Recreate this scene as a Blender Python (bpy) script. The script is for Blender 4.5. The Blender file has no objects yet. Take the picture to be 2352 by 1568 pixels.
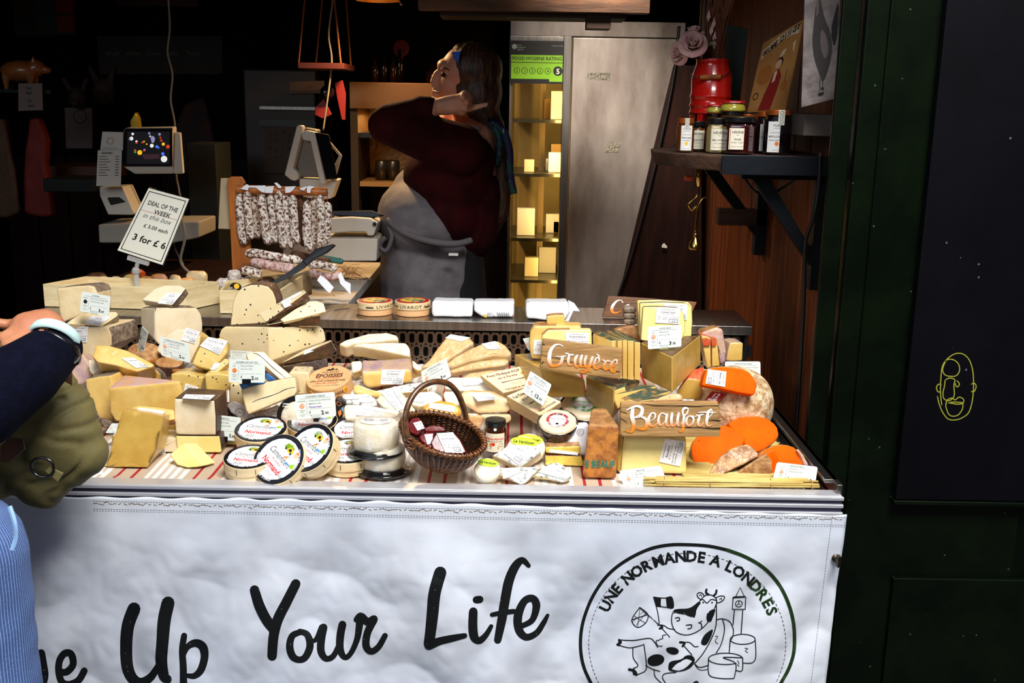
import bpy, bmesh, math, random
from mathutils import Vector, Matrix, noise
random.seed(7)
S = bpy.context.scene
COL = S.collection
# ---------------- camera, world, lights, exposure ----------------
FPX, PITCH, ROLL = 2400.0, math.radians(12.8), 0.017
CAM = Vector((0, 0, 1.62))
RC = (Matrix.Rotation(math.pi/2 - PITCH, 3, 'X') @ Matrix.Rotation(ROLL, 3, 'Z'))
cd = bpy.data.cameras.new('camera'); cam = bpy.data.objects.new('camera', cd); COL.objects.link(cam)
cam.matrix_world = Matrix.Translation(CAM) @ RC.to_4x4()
cd.sensor_width = 36; cd.lens = FPX/2352*36; cd.clip_start = .05
S.camera = cam
w = bpy.data.worlds.new('world'); S.world = w; w.use_nodes = True
wn = w.node_tree.nodes; wl = w.node_tree.links
bg = wn['Background']; tc = wn.new('ShaderNodeTexCoord'); sx = wn.new('ShaderNodeSeparateXYZ'); rp = wn.new('ShaderNodeValToRGB')
wl.new(tc.outputs['Generated'], sx.inputs[0]); wl.new(sx.outputs['Z'], rp.inputs[0]); wl.new(rp.outputs[0], bg.inputs[0])
rp.color_ramp.elements[0].position = 0.0; rp.color_ramp.elements[0].color = (.010, .010, .012, 1)
rp.color_ramp.elements[1].position = 0.75; rp.color_ramp.elements[1].color = (.75, .82, 1, 1)
e_ = rp.color_ramp.elements.new(.25); e_.color = (.05, .053, .06, 1)
bg.inputs[1].default_value = 0.5
S.view_settings.view_transform = 'Standard'; S.view_settings.look = 'None'
S.view_settings.exposure = 0.0; S.view_settings.gamma = 1; S.view_settings.use_curve_mapping = False
def area(name, loc, tgt, sx, sy, power, col):
    l = bpy.data.lights.new(name, 'AREA'); l.shape = 'RECTANGLE'; l.size = sx; l.size_y = sy; l.energy = power; l.color = col
    o = bpy.data.objects.new(name, l); COL.objects.link(o); o.location = loc
    o.rotation_euler = (Vector(tgt)-Vector(loc)).to_track_quat('-Z', 'Y').to_euler(); return o
area('roof_skylight', (.85, -.1, 4.4), (.35, 2.25, .9), 1.6, 1.5, 285, (1, .985, .96))
area('street_sky', (-2.2, -2.6, 3.3), (.35, 2.1, .8), 2.2, 1.8, 58, (.84, .91, 1))

# ---------------- helpers ----------------
def ray(px, py): return (RC @ Vector(((px-1176)/FPX, -(py-784)/FPX, -1))).normalized()
def PP(px, py, pt, n):
    d = ray(px, py); n = Vector(n); return CAM + d*((Vector(pt)-CAM).dot(n)/d.dot(n))
def P(px, py, Y): return PP(px, py, (0, Y, 0), (0, 1, 0))
def PZ(px, py, z): return PP(px, py, (0, 0, z), (0, 0, 1))
CR = {'1':(80,600,5.6),'2':(440,600,5.6),'3':(760,660,4.704),'4':(1180,660,5.113),'5':(1540,720,3.564),'6':(120,840,5.2275),
 'a':(480,840,5.228),'b':(780,860,5.6),'c':(1060,860,5.6),'d':(1300,860,5.6),'e':(480,380,4.612),'f':(1480,0,3.921),
 'g':(0,0,3.92),'h':(0,250,4.02),'i':(560,0,3.267),'j':(780,60,2.45),'k':(1120,0,2.24),'l':(1360,340,3.267),
 'm':(0,700,1.806),'n':(0,1100,2.352),'o':(900,1100,2.138),'q':(1300,1220,4.2),'r':(1860,0,1.0),'s':(960,80,6.533),'0':(0,0,1)}
def K(s):
    t = s.split(); ox, oy, sc = CR[t[0]]
    return [(ox+float(a.split(',')[0])/sc, oy+float(a.split(',')[1])/sc) for a in t[1:]]
def lin(c): return tuple(((v/255)/12.92 if v/255 <= .04045 else ((v/255+.055)/1.055)**2.4) for v in c)+(1,)
MC = {}
def M(name, c=(200,200,200), r=.5, m=0, c2=None, ns=40, lo=.4, hi=.6, st=(1,1,1), bump=0, bs=120, coat=0, cr=.08, cb=0, cbs=60,
      trans=0, emit=0, alpha=1, spots=None, spec=None, ior=None, stripes=None, sheen=0):
    if name in MC: return MC[name]
    mt = bpy.data.materials.new(name); mt.use_nodes = True; N = mt.node_tree.nodes; L = mt.node_tree.links
    b = N['Principled BSDF']; b.inputs['Base Color'].default_value = lin(c)
    b.inputs['Roughness'].default_value = r; b.inputs['Metallic'].default_value = m
    tc = N.new('ShaderNodeTexCoord'); mp = N.new('ShaderNodeMapping'); mp.inputs['Scale'].default_value = st; mp.name = 'map'
    L.new(tc.outputs['Object'], mp.inputs['Vector']); out = None
    if c2 is not None:
        n = N.new('ShaderNodeTexNoise'); n.inputs['Scale'].default_value = ns; n.inputs['Detail'].default_value = 6; n.inputs['Roughness'].default_value = .6
        L.new(mp.outputs[0], n.inputs['Vector']); rr = N.new('ShaderNodeValToRGB'); L.new(n.outputs['Fac'], rr.inputs[0])
        rr.color_ramp.elements[0].position = lo; rr.color_ramp.elements[1].position = hi
        rr.color_ramp.elements[0].color = lin(c); rr.color_ramp.elements[1].color = lin(c2); out = rr.outputs[0]
    if stripes:   # list of (pos, colour), period, axis
        sp = N.new('ShaderNodeSeparateXYZ'); L.new(mp.outputs[0], sp.inputs[0])
        md = N.new('ShaderNodeMath'); md.operation = 'MULTIPLY'; md.inputs[1].default_value = 1/stripes[1]
        if stripes[2] == 3:   # round an upright axis: stripes that wrap a leg
            at = N.new('ShaderNodeMath'); at.operation = 'ARCTAN2'; L.new(sp.outputs[1], at.inputs[0]); L.new(sp.outputs[0], at.inputs[1]); L.new(at.outputs[0], md.inputs[0])
        else: L.new(sp.outputs[stripes[2]], md.inputs[0])
        fr = N.new('ShaderNodeMath'); fr.operation = 'FRACT'; L.new(md.outputs[0], fr.inputs[0])
        rr = N.new('ShaderNodeValToRGB'); rr.color_ramp.interpolation = 'CONSTANT'; L.new(fr.outputs[0], rr.inputs[0])
        E = rr.color_ramp.elements; E[0].position = 0; E[0].color = lin(stripes[0][0][1]); E[1].position = stripes[0][1][0]; E[1].color = lin(stripes[0][1][1])
        for q, cc in stripes[0][2:]: x = E.new(q); x.color = lin(cc)
        out = rr.outputs[0]
    if spots:   # (colour, scale, radius, [density scale, threshold])
        v = N.new('ShaderNodeTexVoronoi'); v.inputs['Scale'].default_value = spots[1]; L.new(mp.outputs[0], v.inputs['Vector'])
        lt = N.new('ShaderNodeMath'); lt.operation = 'LESS_THAN'; lt.inputs[1].default_value = spots[2]; L.new(v.outputs['Distance'], lt.inputs[0])
        sc = N.new('ShaderNodeSeparateColor'); L.new(v.outputs['Color'], sc.inputs[0])
        g = N.new('ShaderNodeMath'); g.operation = 'LESS_THAN'; g.inputs[1].default_value = spots[3] if len(spots) > 3 else .6; L.new(sc.outputs[0], g.inputs[0])
        mu = N.new('ShaderNodeMath'); mu.operation = 'MULTIPLY'; L.new(lt.outputs[0], mu.inputs[0]); L.new(g.outputs[0], mu.inputs[1])
        mx = N.new('ShaderNodeMix'); mx.data_type = 'RGBA'; L.new(mu.outputs[0], mx.inputs[0])
        if out: L.new(out, mx.inputs[6])
        else: mx.inputs[6].default_value = lin(c)
        mx.inputs[7].default_value = lin(spots[0]); out = mx.outputs[2]
    if out: L.new(out, b.inputs['Base Color'])
    if bump:
        n = N.new('ShaderNodeTexNoise'); n.inputs['Scale'].default_value = bs; n.inputs['Detail'].default_value = 5; L.new(mp.outputs[0], n.inputs['Vector'])
        bp = N.new('ShaderNodeBump'); bp.inputs['Strength'].default_value = bump; bp.inputs['Distance'].default_value = .004
        L.new(n.outputs['Fac'], bp.inputs['Height']); L.new(bp.outputs[0], b.inputs['Normal'])
    if coat:
        b.inputs['Coat Weight'].default_value = coat; b.inputs['Coat Roughness'].default_value = cr
        if cb:
            n = N.new('ShaderNodeTexNoise'); n.inputs['Scale'].default_value = cbs; n.inputs['Detail'].default_value = 3
            n.inputs['Distortion'].default_value = 1.5; L.new(tc.outputs['Object'], n.inputs['Vector'])
            bp = N.new('ShaderNodeBump'); bp.inputs['Strength'].default_value = cb; bp.inputs['Distance'].default_value = .006
            L.new(n.outputs['Fac'], bp.inputs['Height']); L.new(bp.outputs[0], b.inputs['Coat Normal'])
    if trans: b.inputs['Transmission Weight'].default_value = trans
    if ior: b.inputs['IOR'].default_value = ior
    if spec is not None: b.inputs['Specular IOR Level'].default_value = spec
    if sheen: b.inputs['Sheen Weight'].default_value = sheen
    if emit: b.inputs['Emission Color'].default_value = lin(c); b.inputs['Emission Strength'].default_value = emit
    if alpha < 1: b.inputs['Alpha'].default_value = alpha
    MC[name] = mt; return mt
def tagit(o, label=None, cat=None, group=None, kind=None):
    if label: o['label'] = label
    if cat: o['category'] = cat
    if group: o['group'] = group
    if kind: o['kind'] = kind
    return o
def thing(name, label, cat, loc=(0,0,0), group=None):
    o = bpy.data.objects.new(name, None); o.empty_display_size = .03; COL.objects.link(o); o.location = loc
    return tagit(o, label, cat, group)
def wloc(o):
    v = Vector(o.location)
    while o.parent: o = o.parent; v += Vector(o.location)
    return v
def mk(name, V, F, mats, mi=None, parent=None, smooth=False, bev=0, bseg=2, sub=0, solid=0):
    V = [Vector(v) for v in V]
    x0 = min(v.x for v in V); x1 = max(v.x for v in V); y0 = min(v.y for v in V); y1 = max(v.y for v in V); z0 = min(v.z for v in V)
    base = Vector(((x0+x1)/2, (y0+y1)/2, z0))
    me = bpy.data.meshes.new(name); me.from_pydata([v-base for v in V], [], F)
    if not isinstance(mats, (list, tuple)): mats = [mats]
    for m_ in mats: me.materials.append(m_)
    if mi: me.polygons.foreach_set('material_index', mi)
    bm = bmesh.new(); bm.from_mesh(me)
    if not solid: bmesh.ops.recalc_face_normals(bm, faces=bm.faces)
    bm.to_mesh(me); bm.free()
    if smooth or bev: me.polygons.foreach_set('use_smooth', [True]*len(me.polygons))
    o = bpy.data.objects.new(name, me); COL.objects.link(o)
    if parent: o.parent = parent; o.location = base - wloc(parent)
    else: o.location = base
    if solid: md = o.modifiers.new('s', 'SOLIDIFY'); md.thickness = solid; md.offset = 0
    if bev:
        md = o.modifiers.new('b', 'BEVEL'); md.width = bev; md.segments = bseg; md.limit_method = 'ANGLE'; md.angle_limit = .5; md.harden_normals = False
        if not smooth:
            w_ = o.modifiers.new('w', 'WEIGHTED_NORMAL'); w_.keep_sharp = True
    if sub: md = o.modifiers.new('u', 'SUBSURF'); md.levels = sub; md.render_levels = sub
    return o
class MB:
    """collects simple shapes into one mesh"""
    def __init__(s): s.V = []; s.F = []; s.I = []
    def add(s, V, F, i=0):
        n = len(s.V); s.V += [Vector(v) for v in V]; s.F += [tuple(a+n for a in f) for f in F]; s.I += [i]*len(F); return s
    def box(s, a, b, i=0, rot=None, c=None):
        x0,y0,z0 = a; x1,y1,z1 = b
        V = [Vector(v) for v in ((x0,y0,z0),(x1,y0,z0),(x1,y1,z0),(x0,y1,z0),(x0,y0,z1),(x1,y0,z1),(x1,y1,z1),(x0,y1,z1))]
        if rot is not None:
            c = Vector(c) if c is not None else (Vector(a)+Vector(b))/2
            V = [c + rot @ (v-c) for v in V]
        return s.add(V, [(0,3,2,1),(4,5,6,7),(0,1,5,4),(1,2,6,5),(2,3,7,6),(3,0,4,7)], i)
    def tube(s, pts, r, n=8, i=0, cap=True):
        pts = [Vector(p) for p in pts]; rs = r if isinstance(r, (list, tuple)) else [r]*len(pts); V = []; F = []
        u = None
        for k, p in enumerate(pts):
            d = (pts[min(k+1, len(pts)-1)] - pts[max(k-1, 0)]).normalized()
            if u is None: u = d.orthogonal().normalized()
            u = (u - d*u.dot(d)).normalized(); v = d.cross(u)
            V += [p + (u*math.cos(2*math.pi*j/n) + v*math.sin(2*math.pi*j/n))*rs[k] for j in range(n)]
        for k in range(len(pts)-1):
            for j in range(n): F.append((k*n+j, k*n+(j+1)%n, (k+1)*n+(j+1)%n, (k+1)*n+j))
        if cap: F.append(tuple(range(n))[::-1]); F.append(tuple((len(pts)-1)*n+j for j in range(n)))
        return s.add(V, F, i)
    def lathe(s, prof, c, ax=(0,0,1), n=40, i=0, mi=None, rip=None):
        ax = Vector(ax).normalized(); u = ax.orthogonal().normalized(); v = ax.cross(u); c = Vector(c); V = []; F = []; I = []
        for q, (r, h) in enumerate(prof):
            for j in range(n):
                a = 2*math.pi*j/n; rr = max(r, 1e-5)*(1+(rip(a, h) if rip else 0)); V.append(c + ax*h + (u*math.cos(a)+v*math.sin(a))*rr)
        nn = len(s.V); s.V += V
        for q in range(len(prof)-1):
            for j in range(n):
                s.F.append((nn+q*n+j, nn+q*n+(j+1)%n, nn+(q+1)*n+(j+1)%n, nn+(q+1)*n+j)); s.I.append(mi[q] if mi else i)
        return s
    def build(s, name, mats, parent=None, **kw): return mk(name, s.V, s.F, mats, s.I, parent, **kw)
def nrm(yaw=0, tilt=0):
    """normal facing the viewer; yaw>0 turns it towards +x, tilt>0 towards +z (degrees)"""
    a, t = math.radians(yaw), math.radians(tilt)
    return Vector((math.sin(a)*math.cos(t), -math.cos(a)*math.cos(t), math.sin(t)))
def cen(pts): return (sum(p[0] for p in pts)/len(pts), sum(p[1] for p in pts)/len(pts))
def smoothpoly(pts, it=1):
    for _ in range(it):
        o = []
        for i in range(len(pts)):
            a, b = pts[i], pts[(i+1) % len(pts)]
            o += [(a[0]*.75+b[0]*.25, a[1]*.75+b[1]*.25), (a[0]*.25+b[0]*.75, a[1]*.25+b[1]*.75)]
        pts = o
    return pts
def trayfit(v):
    if XL_ < v.x < XR_ and v.y < 2.695 and v.z < TRAYZ(v)+.003: v.z = TRAYZ(v)+.003
    elif v.z < 1.061 and 2.69 < v.y < 2.97: 
        if v.z > 1.02: v.z = 1.061
        else: v.y = 2.69
    return v
XL_, XR_ = -1.29, .7
def TRAYZ(v): s_ = min(1, max(0, (v.y-2.36)/.05)); return .8875+.055*s_*s_*(3-2*s_)
class Face: pass
def slab(name, pts, Y, n, t, mats, rind=(), parent=None, bev=.002, ext=None, rough=0, Z=None, back=0, bseg=2, rnd=0, scale=1):
    """polygon seen in the photo, set on its own plane and given real thickness"""
    if isinstance(pts, str): pts = K(pts)
    if rnd: pts = smoothpoly(pts, rnd)
    n = Vector(n).normalized(); cx, cy = cen(pts)
    c0 = P(cx, cy, Y) if Z is None else PZ(cx, cy, Z)
    A = [PP(x, y, c0, n) for x, y in pts]; k = len(A)
    e = Vector(ext).normalized() if ext is not None else -n
    ts = t if isinstance(t, (list, tuple)) else [t]*k
    cA = sum(A, Vector())/k
    B = [cA+(a-cA)*scale + e*ts[i] for i, a in enumerate(A)]
    F = [tuple(range(k))]; I = [0]; bk = [k+i for i in range(k)][::-1]; F.append(tuple(bk)); I.append(2 if back else 0)
    if rind == 'all': rind = range(k)
    for i in range(k): F.append((i, (i+1) % k, k+(i+1) % k, k+i)); I.append(1 if i in rind else 0)
    if not isinstance(mats, (list, tuple)): mats = [mats]*2
    V = [trayfit(v) for v in A+B]
    o = mk(name, V, F, list(mats), [min(q, len(mats)-1) for q in I], parent, bev=bev, bseg=bseg)
    if rough: organic(o, rough)
    o['_c'] = 0; del o['_c']
    fc = Face(); fc.p = c0; fc.n = n; fc.o = o; fc.V = V; return fc
TX = {}
def organic(o, amp, scale=25, lev=3, simple=True):
    """uneven hand-cut surface: subdivide then displace along the normal"""
    md = o.modifiers.new('sub', 'SUBSURF'); md.subdivision_type = 'SIMPLE' if simple else 'CATMULL_CLARK'; md.levels = lev; md.render_levels = lev
    key = round(scale)
    if key not in TX:
        t = bpy.data.textures.new('clouds%d' % key, 'CLOUDS'); t.noise_scale = 1/scale; TX[key] = t
    md = o.modifiers.new('dis', 'DISPLACE'); md.texture = TX[key]; md.strength = amp; md.mid_level = .5; md.texture_coords = 'GLOBAL'
def hull(name, pts, mats, parent=None, bev=.002, top=None, rough=0, side=None, rfun=None):
    """solid wrapped round 3D points; rfun(normal, centre) picks the material"""
    bm = bmesh.new()
    for p in pts: bm.verts.new(trayfit(Vector(p)))
    r = bmesh.ops.convex_hull(bm, input=bm.verts); 
    dl = [g for g in r['geom_interior'] if isinstance(g, bmesh.types.BMVert)]
    if dl: bmesh.ops.delete(bm, geom=dl, context='VERTS')
    bmesh.ops.dissolve_limit(bm, angle_limit=.12, verts=bm.verts, edges=bm.edges)
    bm.verts.ensure_lookup_table(); bm.verts.index_update(); bm.normal_update()
    V = [v.co.copy() for v in bm.verts]; F = [tuple(v.index for v in f.verts) for f in bm.faces]
    I = [(rfun(f.normal, f.calc_center_median()) if rfun else 0) for f in bm.faces]; bm.free()
    if not isinstance(mats, (list, tuple)): mats = [mats]
    o = mk(name, V, F, mats, I, parent, bev=bev)
    if rough: organic(o, rough)
    return o
# ---- text and print ----
GL = {}
def glyphs(s, bold=0, shear=0):
    k = (s, bold, shear)
    if k not in GL:
        c = bpy.data.curves.new('t', 'FONT'); c.body = s; c.size = 1; c.resolution_u = 2; c.offset = bold; c.shear = shear; c.fill_mode = 'FRONT'
        o = bpy.data.objects.new('t', c); me = bpy.data.meshes.new_from_object(o)
        V = [(v.co.x, v.co.y) for v in me.vertices]; F = [tuple(p.vertices) for p in me.polygons]
        bpy.data.objects.remove(o); bpy.data.curves.remove(c); bpy.data.meshes.remove(me)
        w_ = (max(v[0] for v in V) if V else 0); GL[k] = (V, F, w_)
    return GL[k]
INK = lambda: M('black_ink', (14,14,16), .6)
class Quad:
    """maps (u,v), v up, onto four 3D corners TL,TR,BR,BL"""
    def __init__(s, c, off=.0012):
        s.c = [Vector(v) for v in c]; tl, tr, br, bl = s.c
        s.n = ((tr-tl).cross(tl-bl)).normalized() 
        if s.n.dot(CAM-tl) < 0: s.n = -s.n
        s.W = ((tr-tl).length+(br-bl).length)/2; s.H = ((tl-bl).length+(tr-br).length)/2; s.off = off
    def __call__(s, u, v, k=1):
        tl, tr, br, bl = s.c; return (bl*(1-u)+br*u)*(1-v)+(tl*(1-u)+tr*u)*v + s.n*s.off*k
def qplane(q, pt, n): return [PP(x, y, pt, n) for x, y in (K(q) if isinstance(q, str) else q)]
def prt(q, items, name, parent, mats=None, k=2):
    """items: ('t',text,u,v,h,align,mat[,bold,shear,wmax]) | ('r',u0,v0,u1,v1,mat) | ('o',u0,v0,u1,v1,lw,mat) | ('c',u,v,r,mat[,n]) | ('p',[(u,v)..],mat)"""
    mats = mats or [INK()]; V = []; F = []; I = []
    def add(vs, fs, m_):
        n = len(V); V.extend(q(u, v, k+.01*(len(F) % 7)) for u, v in vs); F.extend(tuple(a+n for a in f) for f in fs); I.extend([m_]*len(fs))
    asp = q.H/q.W
    for it in items:
        if it[0] == 't':
            _, s, u, v, h, al, m_ = it[:7]; bold = it[7] if len(it) > 7 else 0; sh = it[8] if len(it) > 8 else 0; wm = it[9] if len(it) > 9 else None
            vs, fs, w_ = glyphs(s, bold, sh); sx = h*asp
            if wm and w_*sx > wm: sx = wm/w_
            if wm and wm < 0: sx = -wm/w_
            o = {'l':0, 'c':-w_/2, 'r':-w_}[al]; add([(u+(a+o)*sx, v+b*h) for a, b in vs], fs, m_)
        elif it[0] == 'r': _, a, b, c, d, m_ = it; add([(a,b),(c,b),(c,d),(a,d)], [(0,1,2,3)], m_)
        elif it[0] == 'o':
            _, a, b, c, d, lw, m_ = it; lu = lw*asp
            for r_ in ((a,b,c,b+lw),(a,d-lw,c,d),(a,b,a+lu,d),(c-lu,b,c,d)): add([(r_[0],r_[1]),(r_[2],r_[1]),(r_[2],r_[3]),(r_[0],r_[3])], [(0,1,2,3)], m_)
        elif it[0] == 'c':
            u, v, r_, m_ = it[1:5]; nn = 20; add([(u+math.cos(6.2832*j/nn)*r_*asp, v+math.sin(6.2832*j/nn)*r_) for j in range(nn)], [tuple(range(nn))], m_)
        elif it[0] == 'ring':
            u, v, r_, lw, m_ = it[1:6]; nn = 28; vs = []
            for j in range(nn):
                for rr in (r_, r_-lw): vs.append((u+math.cos(6.2832*j/nn)*rr*asp, v+math.sin(6.2832*j/nn)*rr))
            add(vs, [(2*j, 2*j+1, (2*j+3) % (2*nn), (2*j+2) % (2*nn)) for j in range(nn)], m_)
        elif it[0] == 'p': add(it[1], [tuple(range(len(it[1])))], it[2])
    return mk(name, V, F, mats, I, parent, solid=0)
def spline(pts, n=8):
    pts = [Vector(p) for p in pts]
    if len(pts) < 3: return pts
    o = []
    for i in range(len(pts)-1):
        a = pts[max(i-1, 0)]; b = pts[i]; c = pts[i+1]; d = pts[min(i+2, len(pts)-1)]
        for j in range(n):
            t = j/n; o.append(.5*((2*b)+(c-a)*t+(2*a-5*b+4*c-d)*t*t+(3*b-a-3*c+d)*t**3))
    o.append(pts[-1]); return o
def ribbon(pts, ws, smooth=True, n=8):
    """2D brush stroke -> verts, faces (flat, round caps); ws width or list"""
    if not isinstance(ws, (list, tuple)): ws = [ws]*len(pts)
    if smooth and len(pts) > 2:
        q = spline([(p[0], p[1], w_) for p, w_ in zip(pts, ws)], n)
    else: q = [Vector((p[0], p[1], w_)) for p, w_ in zip(pts, ws)]
    V = []; F = []
    for k, p in enumerate(q):
        d = (q[min(k+1, len(q)-1)]-q[max(k-1, 0)]); d = Vector((d.x, d.y)); d = d.normalized() if d.length > 1e-6 else Vector((1, 0)); m_ = Vector((-d.y, d.x))
        for s_ in (1, 0, -1): V.append((p.x+m_.x*p.z/2*s_, p.y+m_.y*p.z/2*s_))
    for k in range(len(q)-1):
        a = 3*k; F += [(a, a+1, a+4, a+3), (a+1, a+2, a+5, a+4)]
    for p in (q[0], q[-1]):
        b = len(V); V += [(p.x+math.cos(.6283*j)*p.z/2, p.y+math.sin(.6283*j)*p.z/2) for j in range(10)]; F.append(tuple(range(b, b+10)))
    return V, F
def strokes(name, S_, mp, mats, parent, mi=None):
    V = []; F = []; I = []
    for s in S_:
        vs, fs = ribbon(s[0], s[1], True if len(s) < 3 else s[2]); n = len(V); V += [mp(a, b, len(F)) for a, b in vs]; F += [tuple(x+n for x in f) for f in fs]
        I += [s[3] if len(s) > 3 else 0]*len(fs)
    return mk(name, V, F, mats, I, parent)
# ---- organic bodies: joined round cones and ellipsoids, remeshed into one surface ----
def blob(name, prims, mat_, parent=None, vox=.008, sm=6, cut=None):
    bm = bmesh.new()
    for p in prims:
        if p[0] == 'c':      # round cone p0 r0 p1 r1
            _, a, ra, b, rb = p; a = Vector(a); b = Vector(b); d = b-a; L_ = d.length; q = d.to_track_quat('Z', 'Y').to_matrix() if L_ > 1e-6 else Matrix.Identity(3)
            rings = []; N_ = 14; prof = [(ra*math.sin(t), -ra*math.cos(t)) for t in (0.01, .4, .8, 1.2, 1.57)] + [(rb*math.cos(t), L_+rb*math.sin(t)) for t in (0, .4, .8, 1.2, 1.56)]
            for r_, h in prof: rings.append([bm.verts.new(a + q @ Vector((r_*math.cos(2*math.pi*j/N_), r_*math.sin(2*math.pi*j/N_), h))) for j in range(N_)])
            for k in range(len(rings)-1):
                for j in range(N_): bm.faces.new((rings[k][j], rings[k][(j+1) % N_], rings[k+1][(j+1) % N_], rings[k+1][j]))
            bm.faces.new(rings[0][::-1]); bm.faces.new(rings[-1])
        else:                # ('e', centre, (rx,ry,rz), rot matrix or None)
            _, c, r_, R_ = p; mt_ = Matrix.Translation(c) @ (R_.to_4x4() if R_ else Matrix.Identity(4)) @ Matrix.Diagonal((*r_, 1))
            bmesh.ops.create_icosphere(bm, subdivisions=3, radius=1, matrix=mt_)
    me = bpy.data.meshes.new('tmp'); bm.to_mesh(me); bm.free(); o = bpy.data.objects.new('tmp', me); COL.objects.link(o)
    md = o.modifiers.new('r', 'REMESH'); md.mode = 'VOXEL'; md.voxel_size = vox; md.use_smooth_shade = True
    if sm: md = o.modifiers.new('s', 'SMOOTH'); md.iterations = sm; md.factor = .5
    dg = bpy.context.evaluated_depsgraph_get(); ev = o.evaluated_get(dg); m2 = bpy.data.meshes.new_from_object(ev)
    V = [v.co.copy() for v in m2.vertices]; F = [tuple(p.vertices) for p in m2.polygons]
    bpy.data.objects.remove(o); bpy.data.meshes.remove(me); bpy.data.meshes.remove(m2)
    if cut: V = [cut(v) for v in V]
    return mk(name, V, F, mat_, None, parent, smooth=True)
# ---------------- large structure ----------------
def st(o): o['kind'] = 'structure'; return o
GREEN = M('dark_green_gloss_paint', (8,17,6), .3, spec=.2, c2=(4,9,4), ns=6, bump=.06, bs=90, spots=((60,75,60), 34, .07, .35))
NAVY = M('blue_black_board_paint', (9,9,14), .5, spec=.1, c2=(6,6,10), ns=4, bump=.05, bs=60, spots=((90,90,95), 26, .06, .2))
BLACKW = M('black_painted_wall', (9,6,6), .8, spec=.05, c2=(14,9,7), ns=5)
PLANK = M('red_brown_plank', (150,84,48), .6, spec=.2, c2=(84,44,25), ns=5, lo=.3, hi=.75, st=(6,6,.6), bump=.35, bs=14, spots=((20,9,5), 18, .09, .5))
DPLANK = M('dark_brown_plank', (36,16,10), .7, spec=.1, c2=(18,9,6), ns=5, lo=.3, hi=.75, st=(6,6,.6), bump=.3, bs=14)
STEEL = M('brushed_steel', (176,172,168), .32, 1, c2=(120,116,112), ns=3, lo=.3, hi=.8, st=(30,1,1), bump=.06, bs=30)
STEELV = M('brushed_steel_upright', (190,182,176), .38, .6, c2=(110,98,90), ns=2.2, lo=.35, hi=.7, st=(2.2,1,.7), bump=.1, bs=5)
ALU = M('ribbed_aluminium', (214,214,220), .32, .55)
DSTEEL = M('dark_steel', (50,54,60), .4, .8, bump=.1, bs=80)
WHITE = M('white_paint', (235,232,225), .5)
b = MB(); b.box((-3.4,-4.5,-.05), (3.6,2.5,0)); st(b.build('floor', M('paving', (60,58,56), .8, c2=(40,39,38), ns=8)))
b = MB(); b.box((-2.3,2.5,0), (.9,4.9,.12)); st(b.build('floor', M('dark_floorboards', (40,28,20), .6, c2=(26,18,13), ns=6)))
b = MB(); b.box((-2.35,4.75,.12), (.95,4.85,2.6)); st(b.build('wall_back', BLACKW))
b = MB(); b.box((-2.4,2.3,.12), (-2.3,4.85,2.6)); st(b.build('wall_left', BLACKW))
b = MB(); b.box((-3.4,2.3,2.45), (3.6,4.85,2.55)); st(b.build('ceiling', M('black_ceiling', (8,7,7), .9, spec=.05)))
b = MB(); b.box((-3.4,2.12,2.2), (3.6,2.2,3.6)); st(b.build('wall_front', GREEN))  # unseen fascia above the view, its height set to shade the stall interior
# right wall of upright planks
XW = .775
b = MB(); b.box((XW+.02,2.30,.12), (XW+.06,4.85,2.5), 1)
y = 2.30; k = 0
while y < 4.7:
    b.box((XW,y+.003,.12), (XW+.025,y+.158,2.5), 0); y += .163
st(b.build('wall_right', [PLANK, BLACKW], bev=.003))
# dark planks low on the back wall, seen at the left
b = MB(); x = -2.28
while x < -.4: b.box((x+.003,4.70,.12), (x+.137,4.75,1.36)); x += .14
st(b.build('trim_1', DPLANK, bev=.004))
# green pilaster boards and the painted boards of the street front
xs = [P(px, 600, 2.25).x for px in (1893, 1937, 1992, 2108)]
b = MB()
b.box((xs[0],2.27,0), (xs[1],2.285,3.4)); b.box((xs[1]+.004,2.25,0), (xs[2],2.42,3.4)); b.box((xs[2]+.004,2.262,0), (xs[3]+.3,2.42,3.4))
st(b.build('trim_2', GREEN, bev=.004))
b = MB(); b.box((xs[3]+.25,2.27,0), (3.6,2.42,3.4)); st(b.build('wall_front', GREEN))
zb = P(2200, 1144, 2.25).z
b = MB(); b.box((xs[3],2.236,zb), (2.2,2.258,3.4)); panel = st(b.build('trim_3', NAVY, bev=.002))
b = MB(); b.box((xs[3]-.004,2.232,zb-.012), (2.2,2.262,zb-.002)); b.box((xs[3]+.02,2.25,.1), (2.2,2.262,zb-.2)); st(b.build('trim_4', GREEN, bev=.002))
# chalk face on the board
mp = lambda x, y, k: P(x, y, 2.2345-.00002*(k % 9))
R = lambda s: K('r '+s)
CH = M('yellow_chalk', (150,150,42), .8)
fs = [R('303,930 300,900 301,870 305,840 318,822 335,812 352,813 366,826 374,850 376,880 374,915 366,945 352,958 335,964 318,962 306,948 298,930 293,910'),
 R('313,828 308,838 305,850 311,861 324,864 337,862 344,850 341,835 330,826 318,825 311,830'), R('338,874 343,880 342,886 337,888 334,880'),
 R('311,872 322,868 333,872 331,885 332,905 328,915 318,920 308,915 306,902 309,888 311,872'), R('302,884 296,882 291,889 294,899 301,900'), R('371,882 378,880 382,887 378,898 371,899'),
 R('313,926 316,918 326,914 334,918 342,912 350,914 354,920 350,928'), R('312,926 330,923 352,925 340,928 314,926 316,945 325,955 340,953 350,940 352,927')]
tagit(strokes('chalk_face', [(f, 2.3) for f in fs], mp, CH, None), 'yellow-green chalk line drawing of a face on the blue-black board', 'drawing')

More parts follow.
